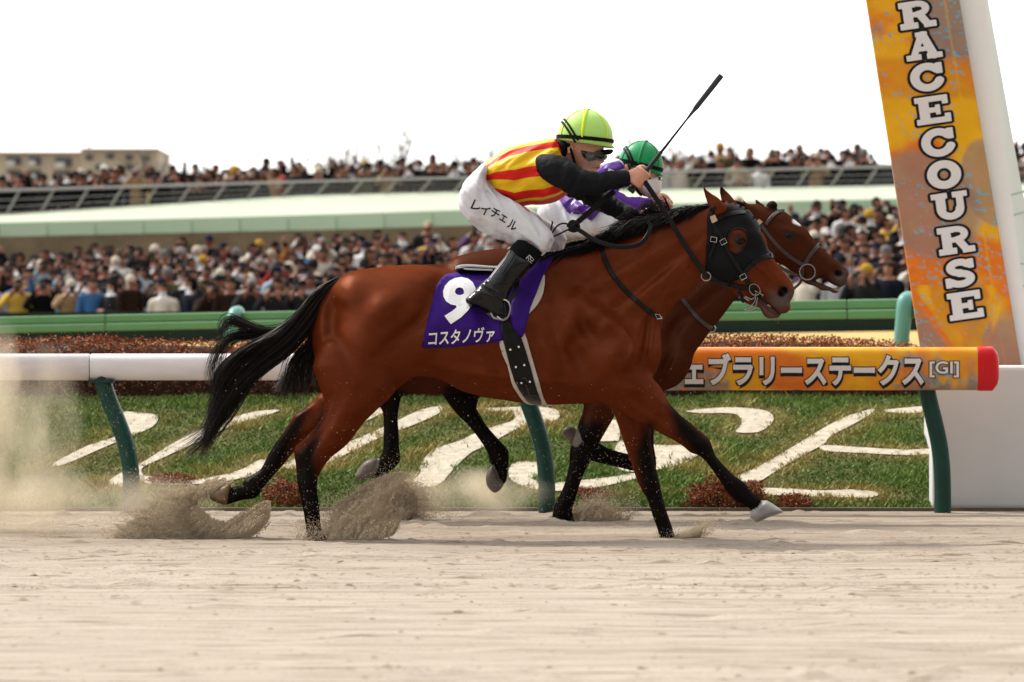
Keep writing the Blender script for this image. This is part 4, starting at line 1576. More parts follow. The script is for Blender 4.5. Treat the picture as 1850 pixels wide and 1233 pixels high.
# ------------------------------------------------------------ the two racehorses
M_COAT = mat('bay coat', (0.2, 0.05, 0.017), 0.34, 0.26, vary=0.17, vscale=12, bump=0.2, bscale=160, stretch=(1, 1, 2.2), attr=True)
M_COAT2 = mat('dark bay coat', (0.13, 0.035, 0.015), 0.34, 0.26, vary=0.17, vscale=12, bump=0.2, bscale=160, stretch=(1, 1, 2.2), attr=True)


def hairy(m, rough=0.30, fac=0.036):
    """short hair: matt body with a weak even sheen in the hair's own colour instead of a glassy rim"""
    t = m.node_tree
    b = t.nodes['Principled BSDF']
    d_, g_, x_ = t.nodes.new('ShaderNodeBsdfDiffuse'), t.nodes.new('ShaderNodeBsdfGlossy'), t.nodes.new('ShaderNodeMixShader')
    g_.inputs['Roughness'].default_value = rough
    src = b.inputs['Base Color'].links[0].from_socket
    ma = t.nodes.new('ShaderNodeVectorMath')
    ma.operation = 'MULTIPLY_ADD'
    ma.inputs[1].default_value = (5.0, 8.0, 11.0)
    ma.inputs[2].default_value = (0.16, 0.15, 0.15)
    t.links.new(src, ma.inputs[0])
    mn = t.nodes.new('ShaderNodeVectorMath')
    mn.operation = 'MINIMUM'
    mn.inputs[1].default_value = (0.62, 0.6, 0.58)
    t.links.new(ma.outputs[0], mn.inputs[0])
    t.links.new(mn.outputs[0], g_.inputs['Color'])
    x_.inputs[0].default_value = fac
    t.links.new(src, d_.inputs['Color'])
    for n_ in (d_, g_):
        t.links.new(b.inputs['Normal'].links[0].from_socket, n_.inputs['Normal'])
    t.links.new(d_.outputs[0], x_.inputs[1])
    t.links.new(g_.outputs[0], x_.inputs[2])
    t.links.new(x_.outputs[0], t.nodes['Material Output'].inputs['Surface'])


hairy(M_COAT)
hairy(M_COAT2, 0.34, 0.03)
M_HAIR = mat('black hair', (0.004, 0.003, 0.003), 0.45, 0.3, vary=0.3, vscale=30)
M_TAIL = mat('black brown tail hair', (0.004, 0.003, 0.003), 0.45, 0.3, vary=0.5, vscale=3, col2=(0.012, 0.007, 0.005), stretch=(1, 3, 6))
M_LEATHER = mat('black leather', (0.005, 0.005, 0.0055), 0.42, 0.32, vary=0.3, vscale=20, bump=0.1, bscale=200)
M_LEATHER_B = mat('brown leather', (0.05, 0.04, 0.037), 0.5, 0.4, vary=0.2, vscale=20)
M_CLOTH_BLK = mat('black stretch fabric', (0.005, 0.0055, 0.0065), 0.7, 0.22, bump=0.25, bscale=14)
M_PURPLE = mat('purple saddle cloth', (0.032, 0.007, 0.15), 0.75, 0.2, vary=0.15, vscale=12, bump=0.5, bscale=14)
M_WHITE_P = mat('white print', (0.8, 0.8, 0.82), 0.6, 0.3)
M_BLACK_P = mat('black print', (0.01, 0.01, 0.012), 0.6, 0.3)
M_PAD = mat('cream felt', (0.5, 0.45, 0.4), 0.85, 0.2, vary=0.1, vscale=30)
M_METAL = mat('polished steel', (0.38, 0.37, 0.36), 0.25, 0.5, metal=1.0)
M_EYE = mat('wet dark eye', (0.004, 0.0025, 0.002), 0.12, 0.35)
M_TEETH = mat('teeth', (0.36, 0.28, 0.19), 0.4)
M_BRASS = mat('brass badge', (0.55, 0.42, 0.3), 0.35, 0.5, metal=0.7)

BLACK = np.array([0.004, 0.0025, 0.002])


def seg_mask(V, segs, soft=10.0):
    """1 inside the tapered segments (u, v, r), fading out"""
    m = np.zeros(len(V))
    for pts in segs:
        for a, b in zip(pts[:-1], pts[1:]):
            a, b = np.array(a, float), np.array(b, float)
            e = b[:2] - a[:2]
            t = np.clip(((V[:, 0] - a[0]) * e[0] + (V[:, 2] - a[1]) * e[1]) / (e @ e + 1e-6), 0, 1)
            d = np.hypot(V[:, 0] - a[0] - t * e[0], V[:, 2] - a[1] - t * e[1]) - (a[2] + t * (b[2] - a[2]))
            m = np.maximum(m, np.clip(0.5 - d / soft, 0, 1))
    return m * m * (3 - 2 * m)


def lerp(c, col, m):
    return c * (1 - m[:, None]) + np.asarray(col, float)[None] * m[:, None]


H1 = Space(24.0, 350.0)
H2 = Space(26.5, 317.0)

# ---------------- horse in front
horse = thing('racehorse', H1.w((900, 0, 973.5))[0] * np.array([1, 1, 0]),
              'bay racehorse in a black hood and purple number 9 saddle cloth, galloping nearest the camera', 'racehorse')
g = Sdf((366, 1444), (-116, 116), (326, 990), 2.6)
trunk = [(600, 514), (620, 498), (637, 490.5), (660, 486), (686, 483), (715, 480), (735, 478.5), (759, 479), (783, 482), (805, 487), (830, 492), (870, 494), (910, 490),
         (950, 479), (985, 465), (1010, 457), (1060, 448), (1100, 438), (1140, 424), (1180, 404), (1220, 388), (1250, 377), (1285, 371),
         (1312, 384), (1320, 430), (1308, 478), (1287, 497), (1268, 507), (1239.5, 535), (1221, 549), (1204, 571), (1194, 590), (1194, 612), (1195, 638), (1190, 660), (1176, 688),
         (1150, 712), (1120, 724), (1087, 727), (1055, 729), (1019, 731), (982, 732), (946, 728.5), (909, 723), (873, 717), (836, 707.5), (815, 696.5), (798, 687), (778, 681.5),
         (759, 680), (744, 683), (730, 693), (715, 706), (700, 722), (670, 740), (630, 745), (600, 735), (588, 720), (578, 696), (571, 672), (568, 650), (563, 615), (563, 591), (567, 571), (574, 550), (586, 530)]
tc = [(600, 560, 46, 70), (580, 640, 50, 55), (640, 530, 82, 80), (660, 620, 98, 100), (700, 560, 98, 90), (760, 580, 100, 100), (840, 590, 108, 118), (920, 600, 108, 120), (1000, 610, 96, 118),
      (930, 500, 60, 80), (760, 500, 80, 60), (850, 505, 72, 60), (1000, 490, 42, 55), (1080, 580, 88, 110), (1120, 640, 90, 90), (1170, 620, 68, 60), (1060, 500, 42, 60), (1110, 480, 34, 60), (1150, 560, 52, 70), (1180, 480, 34, 66), (1220, 440, 33, 60),
      (1260, 400, 27, 40), (1270, 460, 36, 60), (1210, 530, 42, 50), (640, 700, 78, 70), (700, 690, 80, 60), (780, 660, 92, 70), (870, 690, 88, 80), (960, 700, 84, 80), (1060, 700, 82, 70), (1120, 705, 72, 50)]
bumps = [(600, 610, 12, 70, -4, -7), (585, 590, 9, 60, -3, 5), (690, 560, 50, 16, -35, 4), (735, 600, 40, 10, -40, -6), (775, 555, 12, 50, 25, -6), (790, 640, 34, 14, -62, -5),
         (1035, 570, 12, 80, 22, 5), (1075, 540, 50, 14, 40, -7), (1110, 590, 60, 14, 38, 6), (1040, 640, 14, 60, -40, -8), (1100, 650, 40, 34, 20, 10), (1145, 640, 10, 36, 30, 6),
         (1166, 610, 6, 40, 12, -9), (1182, 630, 9, 34, 8, 10), (1130, 490, 90, 9, -28, 4), (1160, 520, 90, 8, -38, -4), (1200, 500, 90, 8, -40, 4), (1010, 540, 60, 12, 60, 4), (880, 680, 120, 8, 6, 4), (1060, 600, 26, 10, 55, -6),
         (860, 600, 5, 70, -14, 1.6), (885, 610, 5, 70, -14, -1.6), (912, 615, 5, 70, -14, 1.6), (985, 630, 5, 60, -14, 1.5), (1010, 640, 5, 60, -14, -1.8), (660, 660, 60, 20, -70, 5), (560, 600, 8, 50, 0, -4)]
for vein in ([(1100, 640), (1110, 668), (1126, 690), (1150, 705)], [(1128, 600), (1140, 622), (1136, 645)], [(860, 690), (905, 700), (950, 706), (1000, 706)], [(640, 690), (655, 715), (664, 738)], [(1190, 530), (1172, 560), (1150, 590)], [(1240, 480), (1215, 515), (1190, 548)]):
    vp = catmull(vein, 5)
    bumps += [(x_, y_, 4.5, 2.2, math.degrees(math.atan2(*(vp[min(i_ + 1, len(vp) - 1)] - vp[max(i_ - 1, 0)])[::-1])), 0.9) for i_, (x_, y_) in enumerate(vp)]
g.inflate(trunk, tc, 0, 6, [(*b_[:5], b_[5] * 2.1) for b_ in bumps])
# near hind leg
g.inflate([(600, 610), (690, 640), (720, 690), (706, 718), (691, 732), (663, 759), (649, 776), (635, 795), (619, 811), (601, 825), (589, 839), (579, 856), (575, 872), (575, 889), (578, 908),
           (580, 930), (582, 950), (588, 966), (598, 985), (560, 985), (556, 962), (553, 941), (549, 916), (543, 889), (539, 869), (536, 836), (533, 814), (540, 803), (553, 791), (569, 774), (580, 759), (586, 743), (588, 723), (583, 710), (577, 694), (571, 676), (569, 655)],
          [(640, 680, 50, 70), (650, 730, 44, 50), (620, 770, 34, 42), (590, 800, 25, 30), (560, 815, 20, 24), (555, 850, 17, 20), (560, 900, 15, 16), (568, 945, 16, 15), (578, 980, 20, 18)], -44, 12,
          [(600, 775, 8, 40, 28, 3), (582, 790, 4, 40, 30, -4), (556, 840, 4, 40, 0, 3), (548, 880, 3, 40, -6, -3)])
# far hind leg, trailing
g.inflate([(620, 690), (578, 711), (564, 725), (547, 739), (531, 749.6), (522, 762), (514, 776), (500.6, 795), (484, 820), (473, 842), (466, 851), (448, 862.6), (437, 871), (436, 877), (424, 880), (416, 884),
           (411, 896), (408, 912), (422, 909), (437, 905), (454, 903), (465, 897), (473, 884), (489, 864), (509, 842), (525, 822.6), (537, 809), (553, 796), (590, 785), (640, 750), (680, 700)],
          [(640, 710, 44, 44), (590, 745, 34, 34), (545, 775, 22, 24), (510, 815, 16, 17), (480, 850, 14, 16), (455, 880, 16, 18), (420, 895, 15, 14)], 44, 10,
          [(556, 750, 6, 40, 35, -3), (500, 815, 4, 40, 35, 2)])
g.inflate([(414, 876), (404, 877), (392, 884), (381, 892), (376, 902), (384, 908), (395, 912), (408, 913.5), (414, 897)], [(395, 897, 18, 11)], 44, 3)
# near foreleg, reaching
g.inflate([(1040, 640), (1090, 600), (1140, 630), (1171, 675), (1193, 701), (1208, 728), (1228, 750), (1250, 767), (1267, 782), (1279, 793), (1285, 806), (1291, 822), (1307, 841), (1324, 858), (1344, 872), (1358, 889), (1376, 904),
           (1366, 922), (1354, 928), (1354, 919), (1341, 911), (1327, 904), (1316, 893), (1307, 881), (1296, 864), (1284, 847), (1273, 833), (1262, 823), (1246, 817), (1233, 806), (1216, 795), (1193, 783), (1176, 773), (1154, 763), (1134, 752), (1116, 738), (1090, 727), (1050, 700)],
          [(1080, 650, 56, 70), (1130, 690, 46, 44), (1170, 730, 32, 34), (1210, 765, 22, 23), (1250, 797, 18, 21), (1275, 818, 17, 19), (1300, 855, 12.5, 12), (1330, 885, 13.5, 15), (1355, 905, 14, 15)], -42, 12,
          [(1170, 740, 40, 5, 35, -4), (1190, 725, 40, 6, 38, 4), (1270, 800, 10, 6, 40, 4), (1258, 812, 10, 5, 40, -3), (1290, 850, 30, 3, 55, -3), (1315, 868, 40, 3, 50, 2)])
g.inflate([(1378, 903.5), (1387, 905), (1411.5, 921.5), (1411, 925), (1388, 933), (1364, 943), (1361, 939), (1352.5, 932), (1354, 922), (1365, 912)], [(1375, 918, 17, 10), (1390, 922, 21, 10)], -42, 2)
# far foreleg, planted
g.inflate([(1060, 690), (1110, 680), (1170, 700), (1177, 773), (1178, 802), (1183.6, 836), (1189, 858), (1195, 884), (1201, 910), (1208, 932), (1215, 952), (1220, 968), (1226, 984), (1194, 984), (1193, 974), (1188, 955), (1179, 930), (1171, 904), (1162, 890), (1151, 867), (1142, 839), (1131, 810), (1120, 776), (1111, 751), (1093, 728)],
          [(1120, 720, 50, 46), (1145, 770, 30, 32), (1157, 820, 22, 24), (1172, 870, 18, 20), (1186, 910, 13, 15), (1200, 945, 14, 15), (1208, 975, 18, 16)], 40, 12,
          [(1150, 780, 5, 60, -12, -3), (1175, 870, 5, 12, -10, 3)])
# head
headp = [(1272, 400), (1285, 374), (1304, 366.5), (1318, 368), (1336, 374.5), (1354, 386), (1364, 400), (1372, 415), (1379, 422), (1385, 436), (1388, 450), (1396, 465), (1409, 483), (1422, 499), (1431, 512), (1435.5, 524), (1432, 538), (1427, 546), (1428.5, 556), (1423, 564.5), (1412, 567),
         (1400, 562), (1388, 552), (1375, 541), (1352, 538), (1334, 534), (1318, 521), (1309, 513), (1291, 508), (1275, 501), (1266, 470), (1265, 430)]
hc = [(1285, 400, 26, 26), (1310, 380, 24, 16), (1340, 395, 33, 24), (1365, 415, 30, 22), (1335, 436, 37, 40), (1300, 440, 32, 50), (1300, 480, 34, 44), (1340, 475, 34, 40), (1370, 455, 28, 30), (1385, 490, 23, 28), (1360, 515, 22, 28), (1405, 510, 20, 24), (1420, 530, 23, 18), (1405, 550, 20, 16), (1325, 515, 24, 24)]
hb = [(1334, 420, 16, 5, 10, 6), (1336, 450, 20, 5, 12, -3), (1345, 462, 40, 4, 42, 5), (1312, 486, 20, 20, 0, 4), (1332, 500, 6, 28, 20, -4), (1375, 500, 30, 5, 48, -4), (1392, 492, 26, 4, 52, 3), (1413, 528, 15, 13, 60, 6), (1413, 529, 8.5, 6.5, 60, -16), (1400, 545, 12, 5, 40, -3), (1420, 553, 8, 6, 0, 3), (1372, 530, 20, 3, 40, -2), (1303, 403, 12, 8, 0, -5)]
g.inflate(headp, hc, 0, 10, hb)
g.inflate([(1318, 512), (1340, 520), (1362, 530), (1375, 544), (1386, 555), (1397, 564), (1407, 569), (1409, 572), (1398, 576), (1386, 575), (1377, 566), (1374, 558), (1367, 555), (1347, 548), (1334, 539), (1320, 524)],
          [(1335, 525, 22, 16), (1365, 545, 17, 11), (1388, 567, 16, 8)], 0, 1.2)
g.inflate([(1362, 528), (1390, 545), (1410, 560), (1408, 572), (1388, 568), (1372, 552)], [(1385, 552, 9, 8)], 0, 0)
# ears
for yc, uo in ((-24, 0), (26, 32)):
    if yc < 0:
        ep = [(1268, 333), (1275, 343), (1285, 351), (1296, 358), (1307, 369), (1313, 377), (1309, 386), (1300, 391), (1290, 390), (1282, 380), (1276, 365), (1271, 350)]
    else:
        ep = [(1303.5, 335), (1311, 342), (1320, 351), (1328, 361), (1337, 375), (1330, 384), (1316, 382), (1307, 370), (1303, 356), (1301, 344)]
    g.inflate(ep, [(1300 if yc < 0 else 1322, 378, 11, 11), (1272 if yc < 0 else 1305, 340, 4, 6)], yc, 5, [(1284, 362, 4, 14, -35, -3)] if yc < 0 else [(1313, 356, 4, 14, -30, -3)])
g.ell((1413.5, -21, 528), (10, 9, 7), 2, 60, sub=True)
g.ell((1413.5, 21, 528), (10, 9, 7), 2, 60, sub=True)
V, Fq = g.nets(1)
q1 = surf_of(H1, V, Fq)


def horse_col(V, base, legs, muzzle, soft=26):
    n = fbm(np.stack([V[:, 0] / 60, V[:, 1] / 60, V[:, 2] / 60], 1), 3)
    c = np.array(base)[None] * (0.86 + 0.28 * n)[:, None]
    c = lerp(c, BLACK, seg_mask(V, legs, soft))
    if muzzle:
        c = lerp(c, (0.075, 0.055, 0.047), seg_mask(V, muzzle, 34) * 0.85)
    return c


c = horse_col(V, (0.094, 0.0165, 0.0036),
              [[(570, 795, 8), (552, 830, 20), (558, 880, 26), (566, 990, 40)], [(586, 745, 0.5), (572, 785, 5), (560, 810, 10)],
               [(548, 742, 6), (530, 775, 14), (500, 815, 22), (460, 875, 36), (400, 900, 40)],
               [(1215, 735, 10), (1235, 775, 18), (1275, 815, 22), (1320, 870, 26), (1390, 925, 40)],
               [(1172, 770, 6), (1166, 820, 18), (1178, 870, 22), (1195, 930, 30), (1215, 1000, 40)]],
              [[(1404, 545, 18), (1424, 540, 14)], [(1372, 545, 6), (1395, 566, 10)]])
c = lerp(c, (0.03, 0.02, 0.017), seg_mask(V, [[(1334, 436, 12), (1338, 446, 10)]], 12) * 0.8)
c = lerp(c, BLACK, seg_mask(V, [[(1411, 530, 7), (1415.5, 525, 7)]], 5))
c = lerp(c, (0.02, 0.008, 0.008), seg_mask(V, [[(1366, 534, 1.5), (1386, 549, 2.4), (1408, 568, 1.8)]], 3))
hoof = in_poly([(1376, 900), (1387, 903), (1416, 920), (1414, 928), (1388, 937), (1362, 947), (1350, 934), (1353, 922), (1366, 915)], V[:, 0], V[:, 2]) & (V[:, 1] < 0)
c[hoof] = np.array([0.33, 0.32, 0.31]) * (0.6 + 0.5 * fbm(np.stack([V[hoof, 0] / 14 + V[hoof, 2] / 8, V[hoof, 1] / 30, V[hoof, 2] / 25 - V[hoof, 0] / 30], 1), 3))[:, None]
hoof2 = in_poly([(416, 872), (400, 874), (370, 890), (370, 915), (408, 918), (410, 897)], V[:, 0], V[:, 2]) & (V[:, 1] > 0)
c[hoof2] = np.array([0.19, 0.125, 0.07]) * (0.45 + 0.9 * fbm(np.stack([V[hoof2, 0] / 12, V[hoof2, 1] / 12, V[hoof2, 2] / 8], 1), 3))[:, None]
# dark rims of the ears, tendon scar
c = lerp(c, BLACK, seg_mask(V, [[(1268, 333, 4), (1273, 352, 1)], [(1303, 335, 6), (1304, 352, 3)]], 8))
body = mesh('body', H1.w(V), Fq, M_COAT, horse, col=c)

# eyes
def ball(name, sp, c, r, mat_, parent):
    n, m = 16, 10
    Vb, Fb = [], []
    for i in range(m + 1):
        for j in range(n):
            a, b = math.pi * i / m, 2 * math.pi * j / n
            Vb.append((c[0] + r[0] * math.sin(a) * math.cos(b), c[1] + r[1] * math.sin(a) * math.sin(b), c[2] + r[2] * math.cos(a)))
    for i in range(m):
        for j in range(n):
            Fb.append((i * n + j, i * n + (j + 1) % n, i * n + n + (j + 1) % n, i * n + n + j))
    return mesh(name, sp.w(Vb), np.array(Fb), mat_, parent)


for sd_ in (-1, 1):
    ye = q1(1335, 435, sd_)
    ball('eye', H1, (1335, ye - sd_ * 4.0, 435.5), (10.5, 7, 8), M_EYE, horse)

# hood with eye opening
hood_p = [(1277, 389), (1287, 372), (1304, 363), (1318, 365), (1336, 371), (1355, 382.5), (1367, 400), (1374, 413), (1373, 420), (1383, 445), (1388, 452), (1399, 464), (1384, 468), (1366, 477), (1348, 492), (1336, 504), (1318, 510), (1300, 509), (1285, 503), (1274, 494), (1274, 470), (1276, 430)]
eyeh = catmull([(1314, 428), (1320, 417), (1333, 413), (1344, 417), (1349.5, 428), (1348.5, 440), (1341, 453), (1329, 459.5), (1318, 455), (1312.5, 444)], 4, True)
earh = catmull([(1289, 391), (1283, 381), (1287, 362), (1303, 362), (1313, 374), (1313, 381), (1303, 390.5)], 3, True)
hood = drape('hood', H1, q1, hood_p, 1.8, M_CLOTH_BLK, horse, 4, [eyeh, earh], (-1, 1), 1.6, 2)
for ring_p in (eyeh,):
    strap('hood_edge', H1, np.vstack([ring_p, ring_p[:1]]), 2.0, M_LEATHER, hood, q1, 3.0, 1.5, n=1)

# bridle
br = MB()
for p, w in (([(1290, 400), (1305, 392), (1325, 386), (1345, 383.5), (1353, 385)], 7), ([(1287, 402), (1290, 412), (1303, 432), (1314, 455), (1328, 478), (1341, 497), (1352, 513)], 7.5), ([(1290, 408), (1291, 430), (1286, 450), (1280, 466)], 5.5),
             ([(1396, 462), (1382, 464.5), (1366, 472), (1352, 484), (1344, 494)], 9), ([(1268, 492), (1290, 506), (1320, 516), (1345, 521), (1362, 524)], 9), ([(1352, 513), (1362, 525), (1366, 538), (1360, 548)], 6),
             ([(1290, 374), (1284, 384), (1286, 400)], 7), ([(1334, 525), (1336, 536), (1345, 546)], 6)):
    strap('', H1, p, w, None, None, q1, 4.2, 2.4, mirror=True, build=False, mb=br)
bridle = br.build('bridle', M_LEATHER, horse)
bk = MB()
for (bu, bv, rot) in ((1287.5, 434, 10), (1305, 438, -28), (1341, 501, -28)):
    y = q1(bu, bv) - 7
    r_ = 5.5
    ca, sa = math.cos(math.radians(rot)), math.sin(math.radians(rot))
    sq = [(-r_, -r_ * .8), (r_, -r_ * .8), (r_, r_ * .8), (-r_, r_ * .8), (-r_, -r_ * .8)]
    bk.tube(H1.w([(bu + a * ca - b * sa, y, bv + a * sa + b * ca) for a, b in sq]), 1.0 / 350, 5)
bk.build('buckle', M_METAL, bridle)
bb = MB()
y = q1(1287, 397) - 7
bb.prism(H1.w([(1281, y, 393), (1290, y, 389), (1295, y, 400), (1285, y, 405)]), (0, 0.006, 0))
bb.build('badge', M_BRASS, bridle)
bt = MB()
yb = -27
ring(bt, H1, (1362, yb, 524), 11, 1.0, sq=0.8, rot=50)
ring(bt, H1, (1362, -yb, 524), 11, 1.0, sq=0.8, rot=50)
for pts in ([(1345, yb, 536), (1356, yb - 2, 541), (1366, yb, 534), (1374, yb + 3, 527)], [(1364, yb, 530), (1362, yb, 545), (1352, yb, 556), (1345, yb, 560), (1356, yb, 560), (1364, yb, 553), (1367, yb, 538)],
            [(1343, yb + 2, 538), (1352, yb, 544)], [(1376, -20, 535), (1370, 0, 537), (1376, 20, 535)], [(1362, yb, 526), (1378, yb + 8, 534)]):
    bt.tube(H1.w(catmull(pts, 4)), 1.15 / 350, 6)
ring(bt, H1, (1274, -36, 500), 8.5, 1.4, sq=0.9)
bt.build('bit', M_METAL, bridle)
# teeth glimpsed in the mouth
tm = MB()
tm.tube(H1.w(catmull([(1386, -9, 551), (1391, -8, 554), (1398, -6, 560)], 3)), 1.6 / 350, 6)
tm.build('teeth', M_TEETH, horse)
wk = []
for i in range(26):
    u0, v0 = rng.uniform(1380, 1412), 0
    v0 = 566 + (u0 - 1380) * 0.25
    k = rng.uniform(6, 16)
    dx = rng.normal(0, 5)
    wk.append([(u0 + dx * t - 3 * t, rng.uniform(-9, 9), v0 + k * t) for t in (0, 0.4, 0.75, 1)])
hair('whiskers', H1, np.array(wk), 0.25, mat('pale whisker', (0.2, 0.15, 0.12), 0.5), horse)

# saddle cloth, number and name
cl = drape('saddle_cloth', H1, q1, [(763.5, 628), (772, 590), (780, 556), (788, 520), (797, 506), (806, 497), (840, 491), (892, 490), (930, 496), (935, 540), (918, 560), (905, 585), (910, 615), (902, 617), (877, 620.5), (838, 625), (799, 628.5)], 3.0, M_PURPLE, horse, 6, (), (-1, 1), 2.0, 1)
fl = drape('saddle_flap', H1, q1, [(1003, 456), (992, 480), (980, 501), (969, 530), (958, 557), (948, 598), (942, 610), (934, 601), (928, 594), (923, 580), (921.5, 566), (925, 542), (931, 520), (951, 496), (970, 474), (990, 460)], 6.5, M_PURPLE, horse, 5, (), (-1, 1), 2.0, 2)
for sd_ in (-1, 1):
    drape('numnah', H1, q1, [(975, 498), (984, 500), (981, 530), (971, 551), (958, 565), (950, 570), (955, 535)], 4.0, M_PAD, horse, 5, (), (sd_,), 2.5, 2)
drape('girth_pad', H1, q1, [(903, 608), (908, 640), (917, 660), (924, 690), (932, 706), (946, 725), (958, 731), (972, 731), (999, 731.5), (991, 733), (982, 720), (975, 695), (968, 671), (956, 630), (946, 600), (930, 585)], 2.6, M_PAD, horse, 5, (), (-1, 1), 2.0, 2, miss=0)
girth = drape('girth', H1, q1, [(905, 578), (909, 612), (917, 645), (928, 684), (945, 715), (958, 729), (979, 731), (972, 712), (965, 690), (957, 659), (942, 612), (930, 590)], 5.0, M_LEATHER, horse, 5, (), (-1, 1), 2.0, 2)
sm = MB()
for su, sv in ((922, 632), (937, 627), (932, 663), (947, 659.5), (942, 691.5), (957, 689.5)):
    y = q1(su, sv) - 7.2
    c_ = H1.w([(su, y, sv)])[0]
    sm.tube([c_, c_ + np.array([0, -0.004, 0])], [0.0058, 0.004], 10)
sm.build('stud', M_WHITE_P, girth)
sb = MB()
for pts in ([(950, 694, 0), (956, 712, 0), (968, 722, 0)], [(946, 715, 0), (960, 714, 0), (974, 714, 0)], [(943, 684, 0), (949, 683, 0), (952, 689, 0)]):
    p = [(a, q1(a, b) - 7.4, b) for a, b, _ in pts]
    sb.tube(H1.w(catmull(p, 4)), 0.0035, 5)
sb.build('buckle', M_LEATHER_B, girth)


def put_text(name, sp, q, s, corners, off, mat_, parent, outline=None, cuts=0.12, bold=0.02, side=-1, outw=0.05, shear=0.0):
    """lettering laid on the skin; corners = (u,v) of top-left, top-right, bottom-left"""
    V0, _ = text2d(s, bold)
    x0, y0 = V0.min(0)
    x1, y1 = V0.max(0)
    a, b, c_ = (np.array(k, float) for k in corners)
    res = []
    jobs = [(mat_, bold, off)] + ([(outline, bold + outw, off - 0.7)] if outline else [])
    for m_, bo, of in jobs:
        V2, T = text2d(s, bo, cuts, shear)
        x = (V2[:, 0] - x0) / (x1 - x0)
        y = (y1 - V2[:, 1]) / (y1 - y0)
        uv = a + x[:, None] * (b - a) + y[:, None] * (c_ - a)
        yy = np.array([q(u, v, side, 0) for u, v in uv]) + side * of
        res.append(mesh(name, sp.w(np.stack([uv[:, 0], yy, uv[:, 1]], 1)), T, m_, parent, smooth=False))
    return res


put_text('lettering', H1, q1, 'コスタノヴァ', ((777, 598), (895, 590), (775, 626)), 5.4, M_WHITE_P, cl, M_BLACK_P, 0.2, 0.016, outw=0.022)
put_text('number', H1, q1, '9', ((805, 501), (864, 502), (794, 586)), 5.6, M_WHITE_P, cl, cuts=0.1, bold=0.042)

# saddle
s_ = Sdf((810, 1010), (-60, 60), (440, 540), 2.5)
s_.inflate([(822, 487), (828, 479.5), (850, 478), (896, 481), (940, 478), (985, 462), (1000, 452), (1003, 458), (985, 480), (950, 494), (900, 496), (860, 495), (830, 494)], [(840, 486, 40, 12), (900, 488, 36, 12), (980, 470, 24, 12)], 0, 4)
Vs, Fs = s_.nets(1)
saddle = mesh('saddle', H1.w(Vs), Fs, mat('saddle leather', (0.006, 0.006, 0.0065), 0.3, 0.4), horse)
strap('saddle_piping', H1, [(823, -30, 483), (845, -36, 487), (890, -36, 489)], 3.0, mat('grey piping', (0.5, 0.5, 0.5), 0.4), saddle)
for sd_ in (-1, 1):
    sg_ = MB()
    strap('', H1, [(936, sd_ * 84, 505), (930, sd_ * 104, 530), (916, sd_ * 121, 548)], 8, None, None, build=False, mb=sg_)
    sg_.build('stirrup_leather', M_LEATHER, horse)
    st = MB()
    arc = [(899, sd_ * 130, 573), (908, sd_ * 134, 579), (917, sd_ * 130, 575), (922, sd_ * 126, 560), (919, sd_ * 122, 548), (911, sd_ * 118, 543), (905, sd_ * 112, 550), (899, sd_ * 110, 562), (896, sd_ * 112, 570)]
    st.tube(H1.w(catmull(arc, 5)), 2.0 / 350, 6)
    st.tube(H1.w([(887, sd_ * 124, 567), (892, sd_ * 126, 575), (908, sd_ * 126, 579), (917, sd_ * 124, 575)]), 2.6 / 350, 6)
    st.build('stirrup', M_METAL, horse)

# breastplate / martingale strap and neck strap
strap('neck_strap', H1, [(1086, 441), (1089, 458), (1096, 478), (1108, 500), (1128, 524), (1152, 547), (1176, 566), (1196, 577)], 8, M_LEATHER, horse, q1, 2.5, 2.0, mirror=True)
nb = MB()
y = q1(1187, 571) - 6
nb.tube(H1.w([(1182, y, 568), (1190, y, 569), (1194, y - 1, 576), (1186, y - 1, 577), (1182, y, 568)]), 0.003, 5)
nb.build('buckle', M_METAL, horse)

# mane
st_ = []
crest = catmull([(1012, 457), (1060, 447), (1100, 437), (1140, 423), (1180, 403), (1220, 387), (1250, 376), (1284, 370)], 12)
for i in range(3600):
    t = rng.uniform(0, 1) ** 0.9
    k = t * (len(crest) - 1)
    b = crest[int(k)]
    lift = np.interp(b[0], [1010, 1060, 1100, 1150, 1200, 1240, 1280], [5, 9, 16, 32, 16, 9, 4]) * rng.uniform(0.3, 1.15)
    L = np.interp(b[0], [1010, 1100, 1160, 1220, 1280], [52, 62, 66, 70, 66]) * rng.uniform(0.6, 1.25)
    y0 = rng.normal(0, 5)
    fall = rng.uniform(-2, 20) * np.interp(b[0], [1010, 1100, 1280], [1.0, 1.1, 1.3])
    wob = rng.normal(0, 2.5, 2)
    sd_ = -1 if rng.random() < 0.8 else 1
    pts = []
    for f in np.linspace(0, 1, 8):
        up = lift * math.sin(min(1, f * 1.3) * math.pi * 0.55) * (1 - 0.35 * f)
        slope = 0.36
        pts.append((b[0] + 4 - L * f * 0.96, y0 + sd_ * (4 + 22 * f * (1 if fall > 4 else 0.3)), b[1] + 2 + L * f * slope * 0.75 - up + fall * f * f + wob[0] * math.sin(4 * f) + wob[1] * f))
    st_.append(pts)
for i in range(260):       # the tuft blown up beside the rider's hand
    b = np.array([rng.uniform(1140, 1215), 0])
    b[1] = np.interp(b[0], crest[:, 0], crest[:, 1])
    a = rng.uniform(0, 1)
    L = rng.uniform(28, 62)
    st_.append([(b[0] - L * f * (0.8 - 0.3 * a), rng.normal(0, 1) + 8 * (a - 0.5), b[1] - (22 + 30 * a) * math.sin(f * 1.7) * 0.9 + 12 * f * f + rng.normal(0, 0.8)) for f in np.linspace(0, 1, 8)])
hair('mane', H1, np.array(st_), rng.uniform(0.5, 1.0, len(st_)), M_HAIR, horse)

# tail
def guide(p, n=16):
    c_ = catmull(p, 8)
    return c_[np.linspace(0, len(c_) - 1, n).astype(int)]


